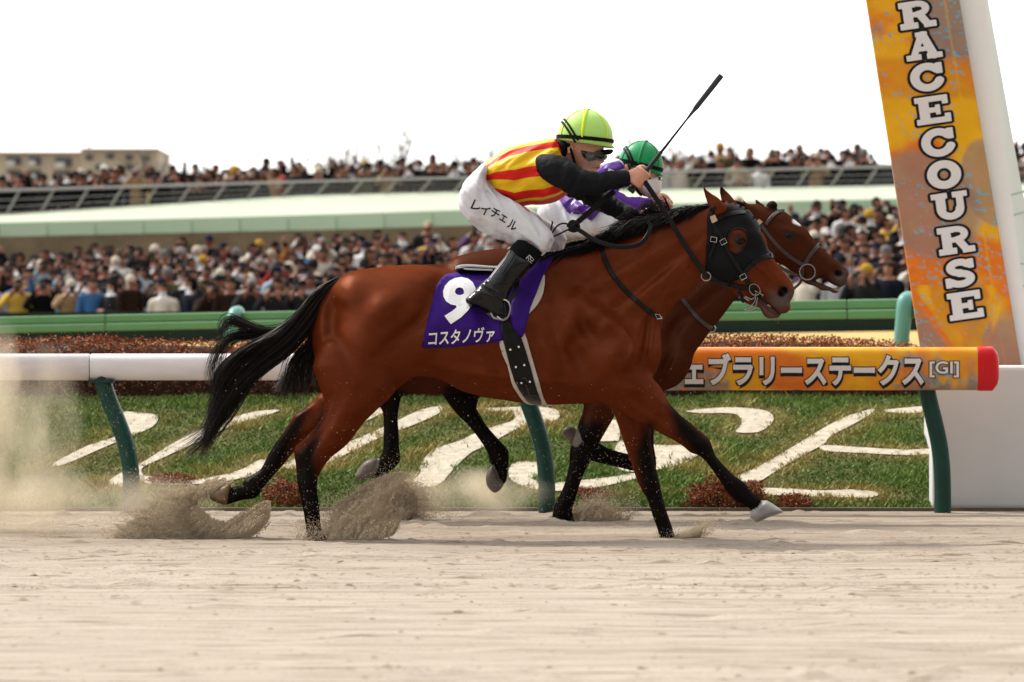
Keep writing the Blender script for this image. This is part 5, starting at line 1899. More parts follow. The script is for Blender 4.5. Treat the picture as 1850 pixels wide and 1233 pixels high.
G = [guide(p) for p in ([(614, 507), (588, 545), (563, 590), (520, 640), (468, 676), (425, 722), (388, 775), (364, 834)],
                        [(612, 503), (580, 525), (550, 560), (512, 606), (462, 644), (418, 690), (390, 740), (366, 800)],
                        [(610, 501), (570, 524), (538, 565), (494, 600), (446, 628), (408, 668), (394, 710), (380, 750)],
                        [(604, 510), (566, 560), (520, 604), (474, 626), (430, 640), (402, 664), (390, 690), (388, 712)])]
wisp = [guide(p) for p in ([(580, 525), (545, 575), (500, 596), (460, 602), (420, 610), (397, 632), (386, 662), (383, 690)], [(560, 560), (520, 590), (480, 598), (440, 586), (418, 580), (405, 590), (403, 600), (400, 606)],
                           [(585, 530), (575, 580), (560, 620), (540, 645), (530, 665), (526, 690), (523, 705), (521, 716)], [(590, 540), (580, 590), (565, 630), (556, 650), (549, 672), (546, 690), (546, 705), (544, 718)],
                           [(570, 570), (500, 640), (450, 690), (420, 735), (392, 765), (372, 785), (352, 802), (340, 812)])]
ts = []
for i in range(4400):
    k = rng.integers(0, 3)
    a = rng.beta(0.9, 0.9)
    p = G[k] * (1 - a) + G[k + 1] * a
    cut = rng.uniform(0.78, 1.0)
    idx = np.linspace(0, 15 * cut, 16)
    p = np.stack([np.interp(idx, np.arange(16), p[:, j]) for j in (0, 1)], 1)
    f = np.linspace(0, 1, 16)
    ph = rng.uniform(0, 6.28)
    w = rng.normal(0, 5.0)
    y = rng.normal(0, 1) * (5 + 12 * np.sin(f * 2.6)) + 4
    ts.append(np.stack([p[:, 0] + w * f + 1.6 * f * np.sin(5 * f + ph), y, p[:, 1] + rng.normal(0, 3.0) * f + 1.6 * f * np.cos(5 * f + ph)], 1))
for i in range(620):
    k = rng.integers(0, len(wisp))
    f = np.linspace(0, 1, 16)
    sp_ = rng.normal(0, 1, 2) * (9 if k < 2 else 14)
    p = wisp[k] + np.stack([sp_[0] * f ** 0.8, sp_[1] * f ** 0.8], 1)
    ts.append(np.stack([p[:, 0], rng.normal(0, 6) + 0 * f, p[:, 1] + 2 * np.sin(6 * f + k)], 1))
hair('tail', H1, np.array(ts), rng.uniform(0.4, 0.85, len(ts)), M_TAIL, horse)
# ---------------- horse behind
horse2 = thing('racehorse', H2.w((900, 0, 940))[0] * np.array([1, 1, 0]),
               'dark bay racehorse with a white star on its forehead, galloping behind the other horse', 'racehorse')
g = Sdf((596, 1546), (-104, 104), (350, 944), 2.8)
trunk2 = [(622, 530), (650, 500), (690, 484), (740, 479), (800, 476.5), (824, 464), (861, 454.6), (897, 450), (930, 450.5), (980, 458), (1030, 452), (1080, 440), (1140, 424), (1200, 404), (1260, 386), (1310, 373), (1345, 372), (1385, 384),
          (1395, 430), (1390, 470), (1360, 505), (1332, 536), (1308, 568), (1285, 597), (1268, 620), (1254, 640), (1248, 663), (1233, 688), (1213, 702), (1190, 708), (1150, 712), (1100, 728), (1040, 730), (980, 729), (900, 722), (860, 716), (820, 714), (780, 713), (740, 712), (715, 722), (690, 735), (660, 730), (635, 700), (620, 650), (612, 600), (612, 560)]
tc2 = [(650, 560, 70, 70), (700, 620, 90, 90), (780, 600, 96, 110), (900, 600, 100, 116), (1000, 600, 94, 110), (900, 480, 60, 60), (1080, 600, 86, 100), (1180, 640, 78, 70), (1230, 640, 60, 50), (1120, 480, 40, 60), (1200, 520, 46, 70), (1280, 470, 34, 56), (1340, 420, 30, 40), (1350, 480, 32, 40), (1280, 560, 44, 44), (820, 690, 70, 50), (1000, 700, 76, 60)]
g.inflate(trunk2, tc2, 0, 6, [(1215, 600, 10, 60, 20, -13), (1190, 640, 30, 30, 0, 15), (1220, 660, 12, 30, 30, 15), (1200, 665, 6, 24, 25, -13), (1270, 520, 80, 8, -42, 8), (1300, 520, 80, 7, -42, -8), (1160, 560, 60, 12, 40, -11)])
# hind legs, gathered
g.inflate([(660, 640), (760, 660), (745, 700), (727, 715), (722, 735), (719.5, 755), (721, 777), (722, 806), (724, 826), (720, 838), (700, 855), (683, 862), (672, 860), (671, 848), (680, 832), (692, 816), (694, 777), (691, 740), (668, 715)],
          [(710, 680, 44, 46), (706, 740, 18, 17), (707, 790, 14, 14), (705, 828, 16, 17), (685, 850, 15, 12)], -38, 10)
g.inflate([(684, 829), (669, 829), (655, 838), (643, 857), (645, 864), (656, 866), (672, 862), (682, 848)], [(662, 850, 17, 11)], -38, 2)
g.inflate([(790, 690), (870, 690), (866, 715), (861, 738), (868, 752), (880, 771), (899, 793), (917, 813), (919.5, 829), (917.5, 850), (914, 873), (903, 868), (893, 845), (885, 836), (881, 819.5), (867, 797), (847, 771), (822, 746), (802, 718)],
          [(840, 705, 34, 34), (840, 740, 20, 20), (870, 780, 14, 14), (900, 820, 16, 17), (906, 855, 13, 12)], 36, 10)
g.inflate([(890, 842), (882, 850), (877.5, 862), (880, 880), (892, 892), (902, 888), (910, 876), (902, 864)], [(893, 868, 16, 11)], 36, 2)
# planted foreleg and folded foreleg
g.inflate([(1040, 690), (1130, 690), (1112, 745), (1095, 777), (1082, 800), (1066, 832), (1053, 858), (1042, 891), (1033, 922), (1036, 944), (1000, 944), (1000, 918), (1009, 897), (1019, 874), (1028, 838), (1029, 814), (1037, 790), (1045, 764), (1054, 730)],
          [(1085, 720, 40, 40), (1070, 770, 26, 26), (1052, 815, 18, 20), (1036, 870, 13, 14), (1018, 925, 16, 16)], -36, 10)
g.inflate([(1130, 690), (1200, 690), (1186, 760), (1182, 800), (1187, 838), (1182, 860), (1165, 864), (1147, 853), (1139, 851), (1094, 840), (1068, 833), (1060, 822), (1064, 804), (1080, 800), (1100, 811), (1136, 821), (1150, 815), (1146, 780)],
          [(1165, 720, 34, 36), (1166, 790, 19, 19), (1166, 840, 17, 19), (1110, 825, 12, 13), (1075, 817, 14, 14)], 34, 10)
g.chain([(1072, 34, 815, 13), (1052, 34, 802, 12), (1040, 34, 792, 13)], 5, 0.9)
g.inflate([(1050, 800), (1040, 775), (1028, 771), (1017, 776), (1017, 785), (1030, 798), (1042, 806)], [(1032, 786, 16, 11)], 34, 2)
# head
hp2 = [(1335, 400), (1342, 376), (1362, 370), (1383, 376), (1406, 380), (1418, 383), (1434, 396), (1447, 407), (1459, 417), (1465, 426), (1476, 439), (1486, 450), (1508, 468), (1521, 479), (1531, 488), (1534, 496), (1530, 504), (1530, 510), (1522, 518), (1510, 517), (1497, 510), (1484, 503), (1470, 508), (1455, 508), (1440, 498), (1415, 480), (1395, 474), (1365, 480), (1345, 450)]
g.inflate(hp2, [(1365, 395, 24, 22), (1405, 395, 29, 22), (1440, 415, 28, 22), (1425, 428, 33, 34), (1385, 440, 32, 44), (1430, 465, 28, 34), (1470, 450, 22, 24), (1480, 480, 20, 24), (1505, 485, 20, 20), (1520, 498, 21, 15), (1450, 492, 22, 22)], 0, 10,
          [(1423, 418, 15, 5, 20, 5), (1445, 452, 40, 4, 38, 5), (1470, 470, 40, 4, 38, -3), (1514, 496, 13, 11, 20, 6), (1513, 494, 8, 6, 20, -14), (1400, 470, 20, 16, 0, 3)])
g.inflate([(1440, 496), (1455, 503), (1475, 509), (1492, 516), (1506, 521), (1517, 520), (1516, 528), (1506, 530), (1498, 526), (1484, 525), (1473, 518), (1455, 512)], [(1460, 505, 17, 10), (1490, 520, 15, 8), (1512, 525, 13, 6)], 0, 1)
g.inflate([(1339, 359), (1347, 367), (1360, 372), (1368, 382), (1364, 392), (1352, 391), (1346, 378)], [(1357, 382, 10, 9)], -20, 5)
g.inflate([(1365.5, 359), (1374, 365), (1382, 371), (1386, 382), (1376, 386), (1369, 377)], [(1376, 376, 9, 8)], 20, 5)
g.ell((1395, 0, 372), (10, 13, 9), 4)
for sd_ in (-1, 1):
    g.ell((1513, sd_ * 19, 494), (8, 8, 5.5), 2, 20, sub=True)
V, Fq = g.nets(1)
q2 = surf_of(H2, V, Fq)
c = horse_col(V, (0.047, 0.0105, 0.0034),
              [[(712, 725, 26), (706, 790, 30), (690, 850, 40)], [(830, 715, 30), (870, 780, 30), (905, 850, 40)], [(1075, 775, 16), (1050, 820, 26), (1010, 930, 34)], [(1166, 800, 26), (1160, 850, 30), (1090, 828, 30), (1040, 790, 34)], [(1395, 372, 10), (1396, 371, 10)]],
              [[(1516, 508, 12), (1524, 500, 9)], [(1470, 512, 5), (1500, 522, 7)]])
c = lerp(c, (0.7, 0.68, 0.66), seg_mask(V, [[(1435, 401, 4.5), (1444, 406, 2.5)]], 4))
c = lerp(c, (0.02, 0.012, 0.01), seg_mask(V, [[(1421, 425, 8), (1428, 430, 8)]], 9) * 0.8)
c = lerp(c, BLACK, seg_mask(V, [[(1512, 494, 5), (1516, 495, 5)]], 5))
c = lerp(c, (0.5, 0.33, 0.26), seg_mask(V, [[(1503, 520, 1.5), (1514, 523, 4)]], 5) * 0.8)
for hp in ([(686, 827), (669, 826), (640, 850), (640, 870), (672, 864), (684, 848)], [(892, 840), (874, 855), (876, 885), (893, 896), (912, 878), (902, 864)], [(1052, 798), (1042, 770), (1012, 768), (1012, 790), (1040, 808)]):
    hm = in_poly(hp, V[:, 0], V[:, 2])
    c[hm] = np.array([0.12, 0.10, 0.085]) * (0.5 + 0.9 * fbm(np.stack([V[hm, 0] / 14, V[hm, 1] / 14, V[hm, 2] / 9], 1), 3))[:, None]
mesh('body', H2.w(V), Fq, M_COAT2, horse2, col=c)
for sd_ in (-1, 1):
    ball('eye', H2, (1423, q2(1423, 427, sd_) - sd_ * 4.5, 427), (8.5, 6.5, 7), M_EYE, horse2)
b2 = MB()
for p, w in (([(1382, 407), (1390, 396), (1403, 384), (1417, 381)], 6), ([(1366, 398), (1375, 410), (1388, 428), (1405, 447), (1425, 464), (1446, 478), (1449, 482)], 6.5), ([(1482, 442), (1474, 448), (1462, 462), (1455, 474), (1450, 480)], 7),
             ([(1448, 481), (1449, 495), (1446, 510), (1436, 520)], 5), ([(1436, 520), (1425, 532), (1410, 540)], 5)):
    strap('', H2, p, w, None, None, q2, 3.2, 2.4, mirror=True, build=False, mb=b2)
bridle2 = b2.build('bridle', M_LEATHER_B, horse2)
b2 = MB()
for sd_ in (-1, 1):
    ring(b2, H2, (1457, sd_ * 27, 492), 14, 1.2)
b2.tube(H2.w([(1470, -25, 499), (1462, 0, 502), (1470, 25, 499)]), 0.005, 6)
b2.build('bit', M_METAL, bridle2)
b2 = MB()
y = q2(1370, 403) - 6
b2.prism(H2.w([(1363, y, 402), (1370, y, 397), (1376, y, 402), (1369, y, 409)]), (0, 0.006, 0))
b2.build('badge', M_BRASS, bridle2)
strap('neck_strap', H2, [(1180, 420), (1200, 470), (1225, 530), (1250, 565), (1270, 585), (1286, 594)], 7, M_LEATHER_B, horse2, q2, 2.5, 2.0, mirror=True)
b2 = MB()
ring(b2, H2, (1286, -8, 594), 6, 1.3)
b2.build('ring', M_METAL, horse2)
strap('rein', H2, [(1440, -30, 500), (1380, -40, 470), (1300, -42, 425), (1230, -36, 395), (1180, -30, 370)], 6, M_LEATHER_B, horse2)
# saddle, cloth
drape('saddle_cloth', H2, q2, [(960, 458), (1010, 458), (1030, 500), (1010, 590), (950, 600), (955, 500)], 3, mat('yellow saddle cloth', (0.5, 0.4, 0.05), 0.8), horse2, 8, (), (-1, 1), 2, 1)
s_ = Sdf((910, 1060), (-56, 56), (420, 500), 3)
s_.inflate([(915, 450), (935, 444), (980, 446), (1030, 438), (1045, 432), (1045, 450), (1000, 466), (930, 462)], [(940, 452, 36, 11), (1030, 445, 24, 11)], 0, 4)
Vs, Fs = s_.nets(1)
mesh('saddle', H2.w(Vs), Fs, M_LEATHER, horse2)
st_ = []
crest = catmull([(1030, 451), (1080, 439), (1140, 423), (1200, 403), (1260, 385), (1310, 372), (1350, 369)], 12)
for i in range(1400):
    b = crest[rng.integers(0, len(crest))]
    L = rng.uniform(35, 70)
    lift = rng.uniform(2, 20)
    y0 = rng.normal(0, 5)
    st_.append([(b[0] + 4 - L * f, y0 - 16 * f, b[1] + 2 + L * f * 0.3 - lift * math.sin(f * 2.2) + 8 * f * f) for f in np.linspace(0, 1, 7)])
hair('mane', H2, np.array(st_), rng.uniform(0.5, 0.9, len(st_)), M_HAIR, horse2)
ts = []
ga = guide([(625, 525), (600, 545), (585, 580), (570, 620), (550, 650), (530, 672), (515, 690), (500, 705)])
gb = guide([(630, 535), (612, 570), (604, 610), (590, 650), (572, 680), (552, 690), (536, 684), (520, 672)])
for i in range(900):
    a = rng.uniform(0, 1)
    f = np.linspace(0, 1, 16)
    p = ga * (1 - a) + gb * a
    ts.append(np.stack([p[:, 0] + rng.normal(0, 5) * f, rng.normal(0, 5) + 10 * (a - .5) * f, p[:, 1] + rng.normal(0, 5) * f], 1))
hair('tail', H2, np.array(ts), rng.uniform(0.5, 0.9, len(ts)), mat('grey brown tail hair', (0.06, 0.05, 0.05), 0.5), horse2)
# ------------------------------------------------------------ riders
M_SKIN = mat('skin', (0.55, 0.275, 0.195), 0.5, 0.4, vary=0.1, vscale=30, bump=0.08, bscale=300)
M_SLEEVE = mat('black sleeve', (0.006, 0.0065, 0.009), 0.7, 0.2, bump=0.8, bscale=16, stretch=(1, 1, 2.4))
M_BREECH = mat('white breeches', (0.56, 0.56, 0.6), 0.62, 0.2, bump=0.8, bscale=13, vary=0.05, vscale=8, stretch=(1.2, 1, 0.6))
M_BOOT = mat('black boot leather', (0.004, 0.004, 0.0045), 0.2, 0.5, bump=0.3, bscale=30, stretch=(1, 1, 1.8))
M_SOCK = mat('black knit', (0.004, 0.004, 0.0045), 0.9, 0.15)
M_LIME = mat('lime cap cover', (0.4, 0.68, 0.16), 0.5, 0.4, vary=0.05, vscale=20, bump=0.15, bscale=30)
M_GREEN_CAP = mat('green cap cover', (0.012, 0.26, 0.09), 0.45, 0.4, vary=0.1, vscale=14, bump=0.2, bscale=40)
M_LENS = mat('dark goggle lens', (0.015, 0.014, 0.013), 0.08, 0.7, coat=0.4)
M_SHIELD = mat('clear face shield', (0.9, 0.92, 0.93), 0.08, 0.6, alpha=0.07)
M_ELASTIC = mat('black elastic', (0.004, 0.0045, 0.004), 0.7, 0.2)


def stripes_mat(name, pairs, ca, cb, jag=0.0):
    m = mat(name, ca, 0.45, 0.35, sheen=0.15, bump=0.3, bscale=16)
    t = m.node_tree
    b = t.nodes['Principled BSDF']
    a = t.nodes.new('ShaderNodeAttribute')
    a.attribute_name = 'band'
    r = t.nodes.new('ShaderNodeValToRGB')
    r.color_ramp.interpolation = 'CONSTANT'
    e = r.color_ramp.elements
    e[0].position, e[0].color = 0, (*ca, 1)
    e[1].position, e[1].color = pairs[0][0], (*cb, 1)
    for lo, hi in pairs:
        if lo != pairs[0][0]:
            k = e.new(lo)
            k.color = (*cb, 1)
        if hi < 1:
            k = e.new(hi)
            k.color = (*ca, 1)
    t.links.new(a.outputs['Fac'], r.inputs[0])
    t.links.new(r.outputs[0], b.inputs['Base Color'])
    return m


def fist(s, wrist, knuck, d, n, yb, r=4.6, k=1.5):
    """closed hand round a rod that runs along d; n points from the back of the hand over the knuckles"""
    wrist, knuck = np.array(wrist, float), np.array(knuck, float)
    d, n = np.array(d, float), np.array(n, float)
    mid = knuck - n * 6
    s.chain([(wrist[0], yb + 2, wrist[1], 10.5), ((wrist[0] + mid[0]) / 2, yb, (wrist[1] + mid[1]) / 2, 11.5), (mid[0], yb, mid[1], 12)], 4, 0.9)
    for i in range(4):
        c_ = knuck + d * (i - 1.5) * 8.2
        L = (0.86, 1.0, 1.02, 0.9)[i]
        p = [(*(c_ - n * 9), -4), (*(c_ + n * 1), -9), (*(c_ + n * 12 * L), -4), (*(c_ + n * 14 * L), 6), (*(c_ + n * 4), 11), (*(c_ - n * 4), 8)]
        s.chain([(a, yb + y_, b, r * (1.02 if j < 3 else 0.9)) for j, (a, b, y_) in enumerate(p)], k, 1.0, 3)
    c_ = knuck + d * 16
    p = [(*(wrist * 0.35 + mid * 0.65 + d * 6), 2), (*(c_ - n * 7), 4), (*(c_ + d * 3 + n * 2), 7), (*(c_ + d * 2 + n * 10), 8)]
    s.chain([(a, yb + y_, b, 5.2 if j < 3 else 4.4) for j, (a, b, y_) in enumerate(p)], 2, 1.0, 3)


def skin_obj(name, sp, s, mat_, parent, sm=1, col=None, attrs=None, disp=None):
    if disp is not None:
        disp(s)
    V, Fq = s.nets(sm)
    return mesh(name, sp.w(V), Fq, mat_, parent, col=None if col is None else col(V), attrs=None if attrs is None else {k: fn(V) for k, fn in attrs.items()}), V, Fq


def wrinkle(dirv, L, amp, seed=0, mask=None):
    """folds running across dirv (u, v)"""
    def fn(s):
        U, Y, V = s.u[:, None, None], s.y[None, :, None], s.v[None, None, :]
        near = np.abs(s.f) < 8
        I = np.argwhere(near)
        u, y, v = s.u[I[:, 0]], s.y[I[:, 1]], s.v[I[:, 2]]
        a = (u * dirv[0] + v * dirv[1]) / L
        b = (-u * dirv[1] + v * dirv[0]) / (L * 3.2)
        n = fbm(np.stack([a, b + y / (L * 2.5), y / (L * 3)], 1), 3, seed) - 0.5
        r = 1 - np.abs(n) * 4
        m = 1.0 if mask is None else mask(u, y, v)
        s.f[I[:, 0], I[:, 1], I[:, 2]] -= (amp * np.clip(r, -0.6, 1) * m).astype(np.float32)
    return fn


# ---------------- rider in front
jockey = thing('person', H1.w((930, 0, 470))[0], 'rider in red and yellow striped silks and lime cap, crouched over the number 9 horse', 'person')
# body: head, neck, torso, arms, hands, legs as one skin
s = Sdf((826, 1180), (-100, 100), (206, 592), 2.2)
s.chain([(880, 0, 338, 22), (920, 0, 318, 32), (970, 0, 306, 36), (1000, 0, 298, 30)], 8, 1.25)
s.chain([(1000, 0, 292, 20), (1020, 0, 284, 17), (1038, 0, 278, 17)], 8)
s.ell((1048, 0, 262), (36, 30, 38), 6)
s.inflate([(1030, 240), (1060, 228), (1082, 240), (1090, 258), (1091, 270), (1088, 276), (1091, 288), (1092.5, 293), (1086, 296), (1084, 301), (1082, 305), (1080, 309), (1076, 316), (1066, 319), (1056, 317), (1042, 306), (1032, 290)],
          [(1045, 260, 30, 26), (1070, 270, 26, 20), (1082, 285, 15, 14), (1090, 292, 6, 7), (1074, 305, 17, 12), (1045, 295, 24, 20), (1086, 268, 20, 14)], 0, 4, [(1067, 291, 7, 6, 0, 4), (1080, 303, 6, 1.6, -20, -4), (1079, 299, 6, 2.2, -20, 2), (1060, 302, 10, 4, 30, -3), (1084, 293, 5, 2, 40, -3), (1073, 312, 6, 3, 0, 3)])
s.ell((1030, -31, 271), (5.5, 4, 10), 2, 10)
s.ell((1031, -35, 272), (2.8, 2.5, 6), 1, 10, sub=True)
s.ell((1030, 31, 271), (5.5, 4, 10), 2, 10)
for sd_ in (-1, 1):
    s.ell((1079, sd_ * 13, 279), (5, 6, 4), 2)
s.chain([(988, -52, 304, 18), (1012, -66, 318, 17), (1046, -70, 336, 14), (1085, -58, 333, 12), (1126, -40, 325, 10)], 6)
s.chain([(1000, 50, 304, 18), (1030, 64, 326, 16), (1070, 62, 350, 14), (1110, 42, 372, 11), (1142, 26, 390, 9.5)], 6)
fist(s, (1130, 324), (1152, 321), (0.617, -0.787), (0.787, 0.617), -38)
fist(s, (1146, 392), (1166, 396), (0.617, -0.787), (0.787, 0.617), 26)
for sd_, pts in ((-1, [(866, -34, 356, 22), (915, -53, 396, 16), (965, -70, 436, 14)]), (1, [(880, 34, 350, 22), (950, 58, 392, 16), (1000, 72, 428, 14)])):
    s.chain(pts, 8)
s.chain([(962, -72, 440, 13), (930, -88, 490, 16), (886, -104, 535, 12), (898, -106, 562, 9)], 6)
s.chain([(998, 72, 430, 13), (950, 88, 490, 16), (900, 100, 535, 12), (908, 102, 562, 9)], 6)
skin_obj('body', H1, s, M_SKIN, jockey)

# silks (sleeveless body of the jacket)
s = Sdf((860, 1066), (-84, 84), (244, 384), 2.0)
silk = [(873, 308), (878, 300), (884, 294), (900, 282), (922, 270.5), (947, 263.5), (979, 257.5), (1002, 254.5), (1012, 268), (1022, 285), (1037, 306), (1046, 312), (1040, 326), (1028, 342), (1014, 354), (1000, 362), (979, 366), (956, 366.5), (940, 370), (929, 371), (916, 362), (896, 354), (882, 338), (876, 322)]
s.inflate(silk, [(885, 318, 48, 26), (930, 318, 60, 46), (980, 310, 62, 48), (1010, 290, 44, 28), (1035, 320, 44, 26), (920, 355, 48, 22), (990, 350, 54, 26)], 0, 4, [(990, 300, 22, 26, 20, 8)])


def band(V):
    top = np.interp(V[:, 0], [875, 900, 922, 947, 979, 1002, 1030, 1046], [302, 282, 270.5, 263.5, 257.5, 254.5, 250, 249])
    bot = np.interp(V[:, 0], [875, 896, 929, 956, 979, 1006, 1022, 1046], [345, 356, 371, 366, 366, 358, 348, 330])
    return np.clip((V[:, 2] - top) / (bot - top), 0, 1)


M_SILK = stripes_mat('striped silks', [(0.03, 0.135), (0.40, 0.585), (0.80, 0.93), (0.975, 1.0)], (0.72, 0.44, 0.008), (0.6, 0.012, 0.008))
silks, Vj, Fj = skin_obj('silks', H1, s, M_SILK, jockey, 1, attrs={'band': band}, disp=wrinkle((0.45, 0.9), 22, 4.5, 2))
qj = surf_of(H1, Vj, Fj)
drape('collar', H1, qj, [(1001, 254), (1008, 253), (1016, 266), (1029, 285), (1042, 306), (1046, 313), (1040, 311), (1022, 289), (1010, 272)], 1.5, mat('red collar', (0.58, 0.012, 0.008), 0.5), silks, 4, (), (-1, 1), 2.0, 2)
# undershirt at the waist
s = Sdf((860, 905), (-60, 60), (280, 350), 2.2)
s.chain([(880, 0, 318, 20), (892, 0, 314, 25)], 2, 1.6)
skin_obj('waistband', H1, s, M_ELASTIC, jockey)
for nm, pts in (('sleeve', [(984, -56, 302, 21), (1000, -66, 309, 25), (1018, -72, 319, 24.5), (1044, -74, 332, 21), (1066, -68, 335, 18), (1090, -57, 330, 15.5), (1112, -46, 326.5, 12.5), (1126, -40, 325, 11.8)]),
                ('sleeve', [(1000, 54, 304, 22), (1030, 68, 326, 22), (1066, 66, 348, 19), (1095, 50, 364, 16), (1122, 36, 380, 13), (1142, 28, 390, 12)])):
    s = Sdf((956, 1160), (-102, 0) if pts[0][1] < 0 else (0, 102), (270, 412), 2.0)
    s.chain(pts, 2)
    skin_obj(nm, H1, s, M_SLEEVE, jockey, 1, disp=wrinkle((0.9, 0.3), 16, 5.0, 4, lambda u, y, v: np.clip((u - 985) / 40, 0.2, 1)))
# breeches
s = Sdf((826, 1034), (-104, 104), (288, 474), 2.0)
s.inflate([(876, 302), (868, 306), (854, 320), (840, 341), (833.5, 361), (835, 378), (845, 398), (861, 411), (884, 424.5), (911, 434), (933, 441), (950, 443), (962, 452), (979, 459.5), (988, 453), (994.5, 440), (992, 426), (984, 415), (965, 395), (947, 381), (928, 368), (905, 358), (884, 341), (877, 322)],
          [(858, 350, 34, 38), (880, 385, 34, 40), (925, 405, 26, 34), (960, 425, 24, 27), (975, 440, 22, 20)], -38, 6)
s.inflate([(876, 302), (868, 306), (854, 320), (840, 341), (834, 361), (840, 385), (880, 400), (920, 372), (905, 358), (884, 341), (877, 322)], [(860, 345, 60, 30)], 0, 10)
s.chain([(872, 34, 352, 34), (915, 52, 384, 28), (962, 70, 410, 24), (1000, 76, 436, 22)], 8)
sub_y = {}


def lean(V):          # the near thigh swings outwards towards the knee
    V = V.copy()
    m = V[:, 1] < -4
    V[m, 1] -= np.clip((V[m, 0] - 870) / 110, 0, 1) * 34
    return V


wrinkle((0.75, -0.65), 19, 5.5, 9, lambda u, y, v: np.clip(0.5 + np.exp(-((u - 975) ** 2 + (v - 440) ** 2) / 1500) * 1.3 + np.exp(-((u - 868) ** 2 + (v - 345) ** 2) / 1600), 0, 1.4))(s)
V, Fq = s.nets(1)
V = lean(V)
breeches = mesh('breeches', H1.w(V), Fq, M_BREECH, jockey)
qb = surf_of(H1, V, Fq)
tx = [('レ', 861, 375, 0.42), ('イ', 877, 382, 0.42), ('チ', 895, 388, 0.42), ('ェ', 909.5, 397, 0.42), ('ル', 926, 409, 0.42)]
for ch, cx, cy, _ in tx:
    a = math.radians(32)
    wx, wy = (8.4, 9.5) if ch != 'ェ' else (6.2, 6.2)
    ex = np.array([math.cos(a), math.sin(a)])
    ey = np.array([-math.sin(a) * 0.75, math.cos(a)])
    o_ = np.array([cx, cy])
    put_text('lettering', H1, qb, ch, (o_ - ex * wx - ey * wy, o_ + ex * wx - ey * wy, o_ - ex * wx + ey * wy), 0.8, M_BLACK_P, breeches, cuts=0.2, bold=0.014)
# boots and socks
for sd_, dx in ((-1, 0), (1, 22)):
    yy = lambda t: sd_ * (78 + 30 * t)
    s = Sdf((836, 1010), (-134, -60) if sd_ < 0 else (60, 134), (436, 592), 2.0)
    s.inflate([(924 + dx, 450), (930 + dx, 452), (945 + dx, 460), (962 + dx, 474), (948 + dx * .9, 496), (934 + dx * .8, 512), (922 + dx * .6, 530), (917 + dx * .5, 545), (918 + dx * .5, 560), (919 + dx * .5, 572), (912 + dx * .5, 579), (903 + dx * .5, 579), (890 + dx * .5, 575), (880 + dx * .5, 566), (864 + dx * .5, 557), (846 + dx * .5, 551), (842 + dx * .5, 542), (850 + dx * .5, 534), (860 + dx * .5, 525), (874 + dx * .6, 511), (884 + dx * .7, 503), (898 + dx * .8, 484), (912 + dx * .9, 467)],
              [(935 + dx, 478, 26, 26), (912 + dx * .8, 505, 22, 22), (890 + dx * .6, 530, 19, 20), (860 + dx * .5, 542, 15, 10), (905 + dx * .5, 562, 16, 12)], sd_ * 98, 2,
              [(884 + dx * .6, 512, 22, 2, 40, -3), (880 + dx * .6, 518, 22, 2, 34, 3), (877 + dx * .6, 524, 22, 2, 30, -2.5), (872, 531, 20, 2, 24, 2)])
    if sd_ < 0:
        wrinkle((-0.6, 0.8), 12, 1.6, 5, lambda u, y, v: np.exp(-((u - 884) ** 2 + (v - 518) ** 2) / 500))(s)
    V, Fq = s.nets(1)
    V[:, 1] += sd_ * np.interp(V[:, 2], [450, 540], [-10, 6])
    boot = mesh('boot', H1.w(V), Fq, M_BOOT, jockey)
    if sd_ < 0:
        qt = surf_of(H1, V, Fq)
        strap('sole', H1, [(844, 550), (864, 557.5), (882, 567), (892, 576), (905, 579)], 4.5, mat('grey sole', (0.06, 0.06, 0.06), 0.6), boot, qt, 0.6, 1.5)
        strap('seam', H1, [(921, 455), (908, 476), (897, 490), (886, 504)], 3.0, mat('boot piping', (0.2, 0.2, 0.21), 0.3), boot, qt, 0.3, 1.0)
        strap('zip', H1, [(935, 466), (924, 482), (910, 502)], 2.4, M_LEATHER, boot, qt, 0.8, 1.2)
        strap('zip', H1, [(930, 462), (917, 482), (908, 496)], 1.6, M_LEATHER, boot, qt, 0.8, 1.2)
    s = Sdf((912, 1010), (-130, -50) if sd_ < 0 else (50, 130), (430, 492), 2.0)
    s.chain([(945 + dx, sd_ * 86, 463, 27), (958 + dx, sd_ * 80, 447, 25)] if sd_ < 0 else [(960, 84, 470, 26), (990, 80, 446, 22)], 2, 0.95)
    s.inflate([(900, 430), (948 + dx, 438), (984 + dx, 462), (1000, 430), (1000, 400), (900, 400)], [(950, 430, 200, 10)], 0, 1, n=1, sub=True)
    sock, Vk, Fk = skin_obj('sock', H1, s, M_SOCK, jockey)
    if sd_ < 0:
        qk = surf_of(H1, Vk, Fk)
        ms = MB()
        for p in ([(951, 468), (956, 464)], [(955, 463), (962, 469)], [(958, 464), (958, 471), (961, 474)], [(950, 470), (953, 467), (955, 471), (953, 474)], [(956, 474), (960, 478)], [(962, 474), (964, 470)]):
            strap('', H1, p, 1.3, None, None, qk, 0.8, 0.8, n=2, build=False, mb=ms)
        ms.build('emblem', mat('grey thread', (0.5, 0.5, 0.5), 0.7), sock)

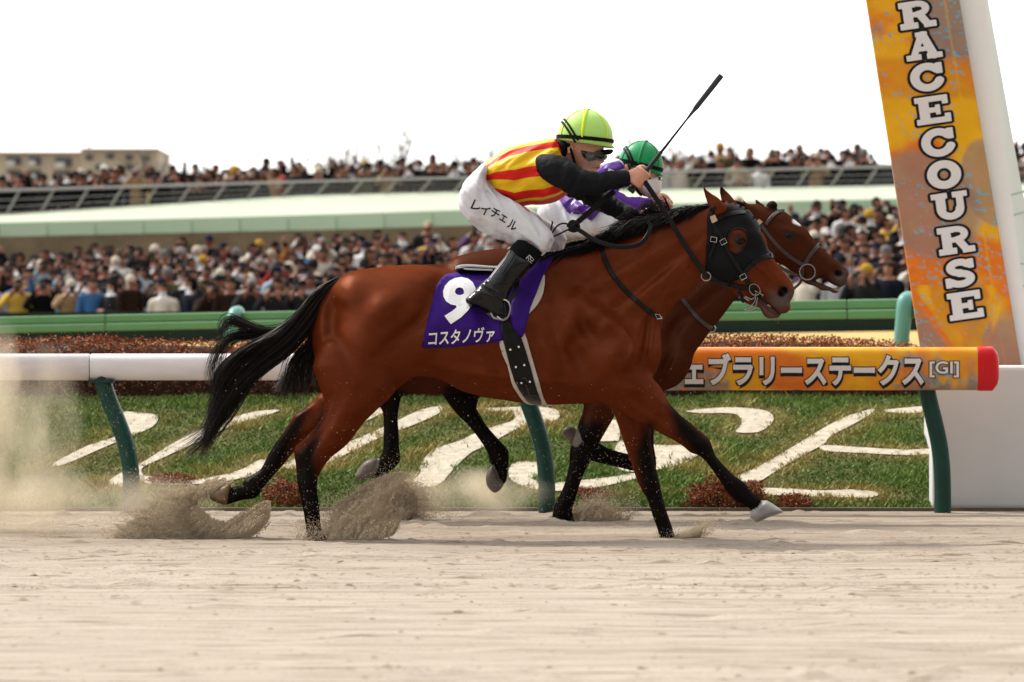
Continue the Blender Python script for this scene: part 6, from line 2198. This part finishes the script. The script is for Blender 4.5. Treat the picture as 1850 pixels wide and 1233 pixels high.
# cap, straps, goggles, shield
def cap(sp, parent, c, r, rot, mat_, ridge_mat, halfy):
    """racing cap: dome, short peak; c centre of the rim, r (u radius, height)"""
    ca, sa = math.cos(math.radians(rot)), math.sin(math.radians(rot))
    L = lambda x, z: (c[0] + x * ca - z * sa, c[1] + x * sa + z * ca)
    n, m = 40, 14
    Vc, Fc = [], []
    prof = [(math.sin(t), -math.cos(t) + 0) for t in np.linspace(0.0, math.pi / 2, m)]
    prof += [(1.005, 0.1), (0.995, 0.2), (0.94, 0.2)]
    for k, (pr, pz) in enumerate(prof):
        for j in range(n):
            a = 2 * math.pi * j / n
            x = r[0] * pr * math.cos(a)
            y_ = halfy * pr * math.sin(a)
            z = r[1] * pz + (3.0 * math.cos(a) if pz > 0 else 0)
            if pz > 0.15 and pr > 0.97 and math.cos(a) > 0:
                x += 5 * math.cos(a) ** 3
            if k < m:      # quilted panels
                z -= 0.0
            u, v = L(x, z)
            Vc.append((u, y_, v))
    M = len(prof)
    for k in range(M - 1):
        for j in range(n):
            Fc.append((k * n + j, k * n + (j + 1) % n, k * n + n + (j + 1) % n, k * n + n + j))
    o = mesh('cap', sp.w(Vc), np.array(Fc), mat_, parent)
    rb = MB()
    for a0 in (math.radians(97), math.radians(-97), math.radians(40), math.radians(-40), math.radians(150), math.radians(-150)):
        pts = []
        for t in np.linspace(0.05, math.pi / 2, 14):
            x, y_, z = 1.006 * r[0] * math.sin(t) * math.cos(a0), 1.006 * halfy * math.sin(t) * math.sin(a0), -1.006 * r[1] * math.cos(t)
            u, v = L(x, z)
            pts.append((u, y_, v))
        wide = abs(abs(a0) - math.radians(97)) < 0.01
        rb.tube(sp.w(pts), (2.6 if wide else 1.0) / sp.sc, 6)
    rb.build('seam', ridge_mat, o)
    ball('button', sp, (L(0, -r[1] * 1.01)[0], 0, L(0, -r[1] * 1.01)[1]), (5, 5, 2.5), mat_, o)
    sb_ = MB()
    loops = [([(math.cos(t), 0.02 + 0.03 * 0, math.sin(t)) for t in np.linspace(0, 2 * math.pi, 48)], 3.4)]
    for dx_, dz_ in ((0.0, 0.0), (-0.085, 0.085)):
        arc_ = catmull([(-0.80, -0.60), (-0.66, -0.44), (-0.5, -0.23), (-0.36, -0.04), (-0.24, 0.12)], 5)
        arc_ = arc_ + np.array([dx_, dz_])
        half = []
        for x_, z_ in arc_:
            half.append((x_, z_, math.sqrt(max(0.0, 1 - x_ * x_ - min(0, z_) ** 2))))
        half[0] = (-math.sqrt(1 - half[0][1] ** 2), half[0][1], 0.0)
        loops.append(([(x_, z_, -y_) for x_, z_, y_ in half[::-1]] + [(x_, z_, y_) for x_, z_, y_ in half[1:]], 1.8))
    for nrm, w in loops:
        pts = [(*L(r[0] * x_ * 1.012, r[1] * z_ * 1.012), halfy * y_ * 1.012) for x_, z_, y_ in nrm]
        P_ = sp.w([(u, y_, v) for u, v, y_ in pts])
        C_ = sp.w((c[0], 0, c[1]))[0]
        T_s = np.gradient(P_, axis=0)
        Vb, Fb = [], []
        for p, tg in zip(P_, T_s):
            d_ = p - C_
            d_ /= np.linalg.norm(d_)
            up = np.cross(tg, d_)
            up *= w / sp.sc / (np.linalg.norm(up) + 1e-9)
            o1 = d_ * 1.5 / sp.sc
            Vb += [p - up, p - up + o1, p + up + o1, p + up]
        for i in range(len(pts) - 1):
            for k in range(4):
                Fb.append((i * 4 + k, i * 4 + (k + 1) % 4, i * 4 + 4 + (k + 1) % 4, i * 4 + 4 + k))
        sb_.add(Vb, Fb)
    sb_.build('elastic_strap', M_ELASTIC, o)
    return o


cap1 = cap(H1, jockey, (1057, 250.5), (50.5, 52), 5, M_LIME, mat('yellow seam', (0.58, 0.7, 0.03), 0.5), 44)
# black skull cap rim, hair hood, chin strap
s = Sdf((1000, 1112), (-44, 44), (240, 312), 2.0)
s.inflate([(1006, 252), (1030, 262), (1025, 283), (1031, 297), (1041, 312), (1030, 307), (1014, 292), (1006, 272)], [(1016, 275, 37, 14), (1034, 303, 30, 10)], 0, 3)
s.inflate([(1007, 252), (1040, 262), (1075, 271), (1106, 270), (1106, 277), (1098, 280), (1075, 279), (1052, 274), (1030, 268), (1010, 260)], [(1030, 262, 38, 10), (1075, 272, 38, 14), (1098, 274, 26, 10)], 0, 1)
s.ell((1056, 0, 286), (34, 27, 26), 3, sub=True)
skin_obj('skull_cap', H1, s, M_ELASTIC, jockey)
strap('chin_strap', H1, [(1027, -33, 262), (1034, -32, 282), (1040, -28, 300), (1052, -18, 316), (1060, 0, 321), (1052, 18, 316), (1040, 28, 300), (1034, 32, 282)], 5, M_ELASTIC, jockey)
gl = MB()
s = Sdf((1036, 1106), (-38, 38), (262, 306), 1.6)
s.inflate([(1045, 269), (1060, 271), (1085, 275), (1097, 277), (1096, 287), (1088, 291), (1077, 292), (1066, 296), (1056, 292), (1048, 282)], [(1055, 280, 34, 8), (1075, 282, 31, 10), (1090, 281, 22, 8)], 0, 2)
skin_obj('goggles', H1, s, M_LENS, jockey)
shp = []
for t in np.linspace(-1, 1, 25):
    a = t * 1.35
    shp.append((math.cos(a), math.sin(a)))
Vs_, Fs_ = [], []
for k, (v0, rad, cx) in enumerate(((276, 47, 1050), (288, 45, 1048), (300, 42, 1046), (311, 38, 1043), (317, 35, 1041))):
    for x, y_ in shp:
        Vs_.append((cx + x * rad, y_ * 36, v0 + 0.10 * (cx - 1050) - (1 - x) * 6 + (k == 4) * (x - 0.4) * 3))
for k in range(4):
    for j in range(24):
        Fs_.append((k * 25 + j, k * 25 + j + 1, k * 25 + 26 + j, k * 25 + 25 + j))
mesh('face_shield', H1.w(Vs_), np.array(Fs_), M_SHIELD, jockey)
lp = MB()
lp.tube(H1.w([(1076, -12, 304), (1082, -6, 303), (1085, 0, 302.5), (1082, 6, 303), (1076, 12, 304)]), [0.003, 0.007, 0.0075, 0.007, 0.003], 6)
lp.build('lips', mat('lips', (0.27, 0.06, 0.055), 0.45), jockey)
# whip and reins
wh = thing('riding_whip', H1.w((1139, -38, 346))[0], 'long black riding whip held upright in the striped rider\'s right fist', 'whip')
wb = MB()
wp = lambda t: (1139 + 163 * t, -38 + 6 * t, 346 - 208 * t)
wb.tube(H1.w([wp(t) for t in (0.30, 0.5, 0.64)]), [0.0075, 0.0058, 0.005], 8)
wb.build('shaft', M_LEATHER, wh)
wb = MB()
ts_ = np.linspace(-0.01, 0.34, 60)
wb.tube(H1.w([wp(t) for t in ts_]), [0.0135 * (1 - 0.9 * t) + 0.0012 * math.sin(t * 330) + (0.006 if t < 0.02 else 0) for t in ts_], 8)
wb.build('grip', mat('wrapped grip', (0.018, 0.018, 0.019), 0.6, bump=0.3, bscale=120), wh)
wb = MB()
wb.tube(H1.w([wp(t) for t in (0.63, 0.69, 0.72, 0.98, 1.0)]), [0.006, 0.009, 0.0135, 0.0155, 0.0145], 8, flat=0.5)
wb.build('flap', mat('padded flap', (0.03, 0.035, 0.04), 0.45), wh)
strap('rein', H1, [(1158, -44, 322), (1185, -46, 362), (1215, -48, 410), (1245, -48, 458), (1274, -42, 498)], 9, M_LEATHER, horse)
strap('rein', H1, [(1110, -20, 346), (1085, -30, 366), (1060, -36, 388), (1036, -40, 409)], 10, M_LEATHER, horse)
strap('rein', H1, [(1034, -42, 410), (1050, -46, 420), (1075, -54, 436), (1105, -60, 446), (1130, -56, 448), (1155, -50, 442), (1170, -42, 424), (1176, -32, 404)], 8, M_LEATHER, horse)
strap('rein', H1, [(1142, 30, 392), (1180, 40, 410), (1240, 46, 450), (1274, 42, 498)], 9, M_LEATHER, horse)
strap('rein_end', H1, [(1034, -41, 410), (1018, -42, 405), (1006, -40, 410), (997, -40, 422), (992, -40, 426), (996, -42, 429), (1008, -42, 425), (1030, -42, 414)], 3.2, M_LEATHER, horse)
strap('rein_end', H1, [(993, -38, 426), (996, -38, 412), (998, -38, 401)], 3, M_LEATHER, horse)
kn = MB()
for p in ([(1026, -44, 412), (1032, -47, 403), (1040, -46, 404), (1044, -42, 412), (1036, -44, 418), (1027, -44, 414)], [(1028, -46, 406), (1036, -48, 412), (1042, -44, 418)], [(1040, -48, 402), (1034, -48, 410), (1028, -44, 418)]):
    kn.tube(H1.w(catmull(p, 5)), 0.0115, 7)
kn.build('rein_knot', M_LEATHER, horse)

# ---------------- rider behind
j2 = thing('person', H2.w((1040, 0, 440))[0], 'rider in purple and white silks and a green cap, on the dark bay horse behind', 'person')
s = Sdf((960, 1220), (-96, 96), (250, 480), 2.6)
s.chain([(1020, 0, 374, 18), (1045, 0, 350, 24), (1090, 0, 326, 24)], 8, 1.25)
s.chain([(1100, 0, 316, 18), (1130, 0, 308, 17)], 8)
s.ell((1155, 0, 302), (34, 30, 36), 6)
s.inflate([(1140, 285), (1175, 290), (1184, 305), (1188, 322), (1185, 330), (1190, 338), (1183, 342), (1178, 352), (1166, 356), (1152, 346), (1142, 325)], [(1160, 310, 28, 24), (1175, 335, 18, 14)], 0, 4)
s.ell((1131, -30, 306), (5, 4, 9), 2)
s.chain([(1080, -50, 330, 13), (1100, -62, 366, 11), (1150, -40, 376, 11), (1172, -28, 372, 10)], 6)
s.chain([(1080, 50, 330, 13), (1102, 62, 366, 11), (1150, 40, 376, 11), (1180, 28, 374, 10)], 6)
fist(s, (1172, 372), (1190, 372), (0.5, -0.86), (0.86, 0.5), -28)
fist(s, (1180, 374), (1196, 376), (0.5, -0.86), (0.86, 0.5), 28)
s.chain([(1004, -30, 396, 15), (1070, -60, 409, 13), (1110, -72, 420, 12), (1060, -92, 455, 11)], 8)
s.chain([(1004, 30, 396, 15), (1070, 60, 409, 13), (1110, 72, 420, 12), (1060, 92, 455, 11)], 8)
skin_obj('body', H2, s, M_SKIN, j2)
s = Sdf((985, 1150), (-116, 116), (284, 424), 2.2)
s.inflate([(1000, 365), (1012, 350), (1040, 322), (1070, 304), (1095, 294), (1118, 291), (1128, 304), (1126, 330), (1108, 352), (1094, 380), (1080, 400), (1068, 413), (1052, 404), (1038, 395), (1026, 390), (1004, 372)],
          [(1010, 365, 46, 22), (1045, 350, 60, 40), (1085, 325, 62, 36), (1115, 310, 46, 22), (1065, 395, 92, 18), (1042, 382, 86, 20), (1085, 375, 84, 24)], 0, 4)


def jag(V):
    u, v = V[:, 0], V[:, 2]
    p = ([(1001, 366), (1012, 352), (1030, 352), (1036, 362), (1030, 370), (1034, 384), (1026, 392), (1014, 386), (1003, 374)], [(1030, 374), (1040, 364), (1052, 372), (1074, 380), (1095, 384), (1084, 396), (1070, 415), (1048, 402), (1042, 392), (1034, 388)],
         [(1062, 312), (1084, 300), (1118, 291), (1130, 305), (1112, 312), (1098, 306), (1096, 318), (1080, 316), (1072, 322)], [(1100, 330), (1112, 318), (1126, 316), (1124, 336), (1110, 352), (1098, 350)])
    m = np.zeros(len(V))
    for a in p:
        m = np.maximum(m, np.clip(0.5 - poly_dist(a, u, v) / 3, 0, 1))
    return m


M_SILK2 = stripes_mat('purple and white silks', [(0.5, 1.0)], (0.58, 0.58, 0.62), (0.07, 0.014, 0.2))
skin_obj('silks', H2, s, M_SILK2, j2, 1, attrs={'band': jag}, disp=wrinkle((0.3, 0.95), 22, 4.5, 6))
M_SL2 = mat('purple sleeve', (0.09, 0.018, 0.26), 0.55, 0.3, bump=0.3, bscale=20)
for sd_ in (-1, 1):
    s = Sdf((1050, 1196), (-100, 0) if sd_ < 0 else (0, 100), (300, 404), 2.2)
    s.chain([(1080, sd_ * 52, 330, 22), (1100, sd_ * 64, 364, 18), (1140, sd_ * 46, 375, 15), (1168, sd_ * 32, 373, 12)], 2)
    skin_obj('sleeve', H2, s, M_SL2, j2, 1, disp=wrinkle((0.9, 0.3), 18, 4.5, 3))
    s = Sdf((970, 1150), (-110, 0) if sd_ < 0 else (0, 110), (340, 470), 2.2)
    s.chain([(1000, sd_ * 26, 396, 27), (1040, sd_ * 48, 410, 24), (1080, sd_ * 64, 406, 23), (1116, sd_ * 72, 418, 19), (1104, sd_ * 78, 432, 19)], 6)
    s.chain([(1000, sd_ * 10, 394, 27), (1000, sd_ * 30, 392, 27)], 8)
    skin_obj('breeches', H2, s, M_BREECH, j2, 1, disp=wrinkle((0.9, -0.4), 18, 5, 7))
    s = Sdf((1000, 1140), (-124, -50) if sd_ < 0 else (50, 124), (410, 570), 3)
    s.chain([(1110, sd_ * 80, 434, 19), (1070, sd_ * 96, 470, 20), (1036, sd_ * 104, 510, 16), (1030, sd_ * 108, 522, 16), (1060, sd_ * 108, 542, 12)], 3)
    skin_obj('boot', H2, s, M_BOOT, j2)
cap2 = cap(H2, j2, (1157, 298), (40.5, 43), 13, M_GREEN_CAP, mat('dark green seam', (0.008, 0.19, 0.06), 0.5), 37)
strap('chin_strap', H2, [(1134, -31, 300), (1140, -29, 325), (1152, -18, 346), (1160, 0, 354), (1152, 18, 346), (1140, 29, 325)], 4, M_ELASTIC, j2)
s = Sdf((1140, 1206), (-34, 34), (304, 362), 2)
s.inflate([(1163, 318), (1176, 317), (1190, 318), (1195, 330), (1194, 345), (1188, 356), (1174, 358), (1160, 350), (1156, 334)], [(1170, 335, 28, 14), (1190, 335, 18, 10)], 0, 2)
skin_obj('face_mask', H2, s, mat('pale face covering', (0.62, 0.6, 0.6), 0.45, bump=0.3, bscale=20), j2)
s = Sdf((1140, 1206), (-36, 36), (304, 340), 2)
s.inflate([(1158, 316), (1176, 319), (1194, 320), (1194, 328), (1180, 332), (1164, 328)], [(1165, 322, 31, 10), (1188, 325, 18, 8)], 0, 2)
skin_obj('goggles', H2, s, M_LENS, j2)
# ------------------------------------------------------------ sand thrown up by the hooves
M_SPRAY = bpy.data.materials.new('flying sand')
M_SPRAY.use_nodes = True
_t = M_SPRAY.node_tree
_t.nodes.remove(_t.nodes['Principled BSDF'])
_pv = _t.nodes.new('ShaderNodeVolumePrincipled')
_pv.inputs['Color'].default_value = (0.95, 0.84, 0.66, 1)
_tc = _t.nodes.new('ShaderNodeTexCoord')
_mp = _t.nodes.new('ShaderNodeMapping')
_mp.inputs['Rotation'].default_value = (0, math.radians(28), 0)
_mp.inputs['Scale'].default_value = (9, 16, 44)
_nz = _t.nodes.new('ShaderNodeTexNoise')
_nz.inputs['Scale'].default_value = 1.0
_nz.inputs['Detail'].default_value = 5
_mr = _t.nodes.new('ShaderNodeMapRange')
_mr.inputs['From Min'].default_value = 0.38
_mr.inputs['From Max'].default_value = 0.66
_mr.inputs['To Min'].default_value = 0.5
_mr.inputs['To Max'].default_value = 34.0
_t.links.new(_tc.outputs['Object'], _mp.inputs[0])
_t.links.new(_mp.outputs[0], _nz.inputs['Vector'])
_t.links.new(_nz.outputs[0], _mr.inputs['Value'])
_t.links.new(_mr.outputs[0], _pv.inputs['Density'])
_t.links.new(_pv.outputs[0], _t.nodes['Material Output'].inputs['Volume'])
M_GRAIN = mat('sand grain', (0.5, 0.41, 0.3), 0.9, 0.15)
TET = np.array([(1, 1, 1), (1, -1, -1), (-1, 1, -1), (-1, -1, 1)], float) / 1.7


def grains(name, sp, p, r, parent=None):
    n = len(p)
    a = rng.uniform(0, 6.283, n)
    T = TET[None] * np.asarray(r).reshape(-1, 1, 1)
    x = T[..., 0] * np.cos(a)[:, None] - T[..., 2] * np.sin(a)[:, None]
    z = T[..., 0] * np.sin(a)[:, None] + T[..., 2] * np.cos(a)[:, None]
    V = np.stack([x, T[..., 1], z], -1) + p[:, None, :]
    b = np.arange(n)[:, None] * 4
    Fq = np.concatenate([b + np.array([[0, 1, 2]]), b + np.array([[0, 3, 1]]), b + np.array([[0, 2, 3]]), b + np.array([[1, 3, 2]])])
    return mesh(name, sp.w(V.reshape(-1, 3)), Fq, M_GRAIN, parent, False)


def plume(sp, label, shapes, n, drift, spread, h=2.4, floor=985.0):
    """shapes: (outline, half width, depth); drift: direction the loose grains trail off (u, v)"""
    allp = np.vstack([np.asarray(s_[0], float) for s_ in shapes])
    ymax = max(abs(s_[2]) + s_[1] for s_ in shapes) + 14
    g_ = Sdf((allp[:, 0].min() - 14, allp[:, 0].max() + 14), (-ymax, ymax), (allp[:, 1].min() - 14, allp[:, 1].max() + 8), h)
    for poly, w_, yc in shapes:
        ctrl = [(p[0], p[1], w_, w_ * 0.9) for p in catmull(poly, 1, True)[::3]]
        g_.inflate(poly, ctrl, yc, 2, n=4)
    near = np.argwhere(np.abs(g_.f) < 14)
    P_ = np.stack([g_.u[near[:, 0]], g_.y[near[:, 1]], g_.v[near[:, 2]]], 1)
    dv = np.array(drift, float)
    dv /= np.linalg.norm(dv)
    al = P_[:, 0] * dv[0] + P_[:, 2] * dv[1]
    ac = -P_[:, 0] * dv[1] + P_[:, 2] * dv[0]
    nz_ = fbm(np.stack([al / 40, ac / 11, P_[:, 1] / 14], 1), 4, 17) - 0.5
    nz2 = fbm(P_ / 6.0, 2, 19) - 0.5
    g_.f[near[:, 0], near[:, 1], near[:, 2]] += (17 * nz_ + 6 * nz2 + 16 * (fbm(np.stack([al / 70, ac / 4.5, P_[:, 1] / 9], 1), 3, 23) - 0.5)).astype(np.float32)
    V, Fq = g_.nets(0)
    t = thing('sand_plume', sp.w((allp[:, 0].mean(), 0, floor))[0], label, 'flying sand', 'sand kicked up by the hooves')
    mesh('sheet', sp.w(V), Fq, M_SPRAY, t, True)
    # loose grains round the sheet
    n *= 3
    k = rng.integers(0, len(V), n)
    e = (rng.exponential(1.0, n) - 0.15) * spread * 1.5 * rng.uniform(0.02, 1, n) ** 1.5
    side = rng.normal(0, 1, n)
    p = V[k] + np.stack([dv[0] * e - dv[1] * side * spread * 0.16 * (0.3 + e / spread), rng.normal(0, 5, n), dv[1] * e + dv[0] * side * spread * 0.16 * (0.3 + e / spread)], 1)
    # drawn-out strings of grains thrown clear of the sheet
    ns = n // 2
    sk = V[rng.integers(0, len(V), 70)]
    wi = rng.integers(0, 70, ns)
    ln = rng.uniform(12, 70, 70)[wi] * rng.uniform(0, 1, ns) ** 1.3
    ang = rng.normal(0, 0.22, 70)[wi]
    dx, dz = dv[0] * np.cos(ang) - dv[1] * np.sin(ang), dv[0] * np.sin(ang) + dv[1] * np.cos(ang)
    jit = rng.normal(0, 1, (ns, 3)) * (1.0 + 0.05 * ln)[:, None]
    p = np.vstack([p, sk[wi] + np.stack([dx * ln, 0 * ln, dz * ln + 0.004 * ln ** 2], 1) + jit])
    p = p[p[:, 2] < floor]
    o = grains('grains', sp, p, rng.lognormal(math.log(0.6), 0.4, len(p)).clip(0.25, 1.5), t)
    o['kind'] = 'stuff'
    return t


plume(H1, 'dark heap of sand thrown back behind the trailing hind hoof of the front horse',
      [([(196, 990), (214, 966), (240, 940), (268, 918), (300, 898), (332, 886), (352, 880), (344, 900), (340, 930), (352, 958), (372, 976), (380, 990)], 40, 30)], 9000, (-0.9, -0.42), 26)
plume(H1, 'curling scoop of sand hanging under the trailing hind hoof of the front horse',
      [([(336, 928), (346, 914), (360, 918), (380, 936), (410, 944), (440, 932), (464, 914), (484, 908), (484, 944), (470, 958), (440, 970), (400, 974), (370, 968), (346, 952)], 30, 26), ([(330, 900), (360, 878), (400, 868), (420, 872), (390, 884), (360, 900), (345, 918)], 12, 50)], 9000, (-0.5, 0.5), 14)
plume(H1, 'long wave of sand splashed round the planted hind hoof of the front horse',
      [([(528, 992), (552, 972), (590, 955), (622, 934), (650, 914), (676, 896), (700, 884), (716, 880), (700, 908), (690, 928), (668, 944), (704, 938), (720, 942), (716, 956), (700, 968), (676, 974), (660, 992)], 34, -60)], 9000, (0.4, -0.8), 22)
plume(H1, 'fan of sand rising behind the planted hind hoof of the front horse',
      [([(604, 940), (626, 912), (656, 884), (690, 862), (716, 852), (734, 858), (716, 880), (690, 900), (656, 920), (628, 938)], 14, -4)], 8000, (-0.7, 0.35), 20)
plume(H2, 'dark lump of sand thrown up behind the hind feet of the dark bay horse',
      [([(690, 934), (692, 908), (706, 884), (722, 872), (738, 880), (748, 900), (752, 930), (740, 944), (700, 944)], 26, 0)], 6000, (0.8, 0.1), 40, floor=950)
plume(H1, 'small curl of sand in front of the planted foreleg of the front horse',
      [([(1166, 990), (1190, 980), (1220, 975), (1244, 964), (1266, 956), (1262, 968), (1244, 980), (1220, 990)], 18, 30)], 4000, (0.8, -0.5), 14)
plume(H2, 'pale mound of sand beside the planted foreleg of the dark bay horse',
      [([(990, 946), (1020, 936), (1050, 920), (1072, 908), (1088, 912), (1104, 928), (1130, 946)], 30, -20)], 5000, (0.5, -0.9), 16, floor=948)

# sand grains flying loose around the horses
n = 5200
u = np.concatenate([rng.uniform(60, 1320, 1500), rng.normal(520, 170, 2100), rng.normal(1080, 150, 1200), rng.uniform(120, 620, 400)])
v = np.concatenate([rng.uniform(680, 985, 1500), rng.normal(870, 60, 2100), rng.normal(880, 70, 1200), rng.uniform(380, 700, 400)])
y = rng.uniform(-420, 420, n)
k = v < 980
fl = grains('flying_sand', H1, np.stack([u, y, v], 1)[k], rng.lognormal(math.log(0.45), 0.4, k.sum()).clip(0.2, 1.1))
tag(fl, 'scattered single grains of sand flying in the air around the horses', 'flying sand', kind='stuff')
# fine trailing sand at the left edge
n = 60000
u = rng.normal(60, 80, n)
v = 985 - np.abs(rng.normal(0, 1, n)) * 150
lane = vnoise(np.stack([u / 46 + v / 260, v / 300, 0 * u], 1), 3)
k = (rng.random(n) < np.clip(lane * 1.7 - 0.35, 0.04, 1)) & (v > 600)
lf = grains('flying_sand', H1, np.stack([u, rng.normal(60, 110, n), v], 1)[k], rng.lognormal(math.log(0.45), 0.35, k.sum()).clip(0.2, 1.1))
tag(lf, 'fine curtain of sand hanging in the air at the left edge', 'flying sand', kind='stuff')


def dust(name, label, lo, hi, dens, nscale, col=(0.86, 0.76, 0.6), stretch=(1, 1, 1)):
    c0, r_ = (np.array(lo) + hi) / 2, (np.array(hi) - lo) / 2
    m = bpy.data.materials.new('dust')
    m.use_nodes = True
    t = m.node_tree
    t.nodes.remove(t.nodes['Principled BSDF'])
    pv = t.nodes.new('ShaderNodeVolumePrincipled')
    pv.inputs['Color'].default_value = (*col, 1)
    pv.inputs['Anisotropy'].default_value = 0.3
    tc = t.nodes.new('ShaderNodeTexCoord')
    mp = t.nodes.new('ShaderNodeMapping')
    mp.inputs['Location'].default_value = (-1, -1, -1)
    mp.inputs['Scale'].default_value = (2, 2, 2)
    gr_ = t.nodes.new('ShaderNodeTexGradient')
    gr_.gradient_type = 'SPHERICAL'
    nz_ = t.nodes.new('ShaderNodeTexNoise')
    nz_.inputs['Scale'].default_value = nscale
    nz_.inputs['Detail'].default_value = 5
    mp2 = t.nodes.new('ShaderNodeMapping')
    mp2.inputs['Scale'].default_value = stretch
    mp2.inputs['Rotation'].default_value = (0, math.radians(24), 0)
    mr = t.nodes.new('ShaderNodeMapRange')
    mr.inputs['From Min'].default_value = 0.40
    mr.inputs['From Max'].default_value = 0.7
    mul = t.nodes.new('ShaderNodeMath')
    mul.operation = 'MULTIPLY'
    mul2 = t.nodes.new('ShaderNodeMath')
    mul2.operation = 'MULTIPLY'
    mul2.inputs[1].default_value = dens
    L = t.links.new
    L(tc.outputs['Generated'], mp.inputs[0])
    L(mp.outputs[0], gr_.inputs[0])
    L(tc.outputs['Object'], mp2.inputs[0])
    L(mp2.outputs[0], nz_.inputs['Vector'])
    L(nz_.outputs[0], mr.inputs['Value'])
    L(gr_.outputs['Fac'], mul.inputs[0])
    L(mr.outputs[0], mul.inputs[1])
    L(mul.outputs[0], mul2.inputs[0])
    L(mul2.outputs[0], pv.inputs['Density'])
    L(pv.outputs[0], t.nodes['Material Output'].inputs['Volume'])
    mb = MB()
    mb.box(lo, hi)
    o = mb.build(name, m)
    return tag(o, label, 'dust', kind='stuff')


def dbox(u0, u1, v0, v1, Y, dep):
    a, b = P(u0, v1, Y), P(u1, v0, Y)
    return (a[0], Y - dep / 2, max(a[2], -0.04)), (b[0], Y + dep / 2, b[2])


dust('dust_cloud', 'tall wispy cloud of sand dust at the left edge of the track', *dbox(-300, 170, 560, 1060, 25.3, 1.3), 3.6, 2.6, stretch=(2.6, 1, 0.9))
dust('dust_cloud', 'low drift of sand dust behind the hind hooves of the front horse', *dbox(-260, 420, 840, 1030, 24.9, 1.2), 4.2, 3.4)
dust('dust_cloud', 'flat drift of sand dust under the belly of the dark bay horse', *dbox(660, 1010, 838, 968, 26.9, 0.9), 7.0, 3.0)
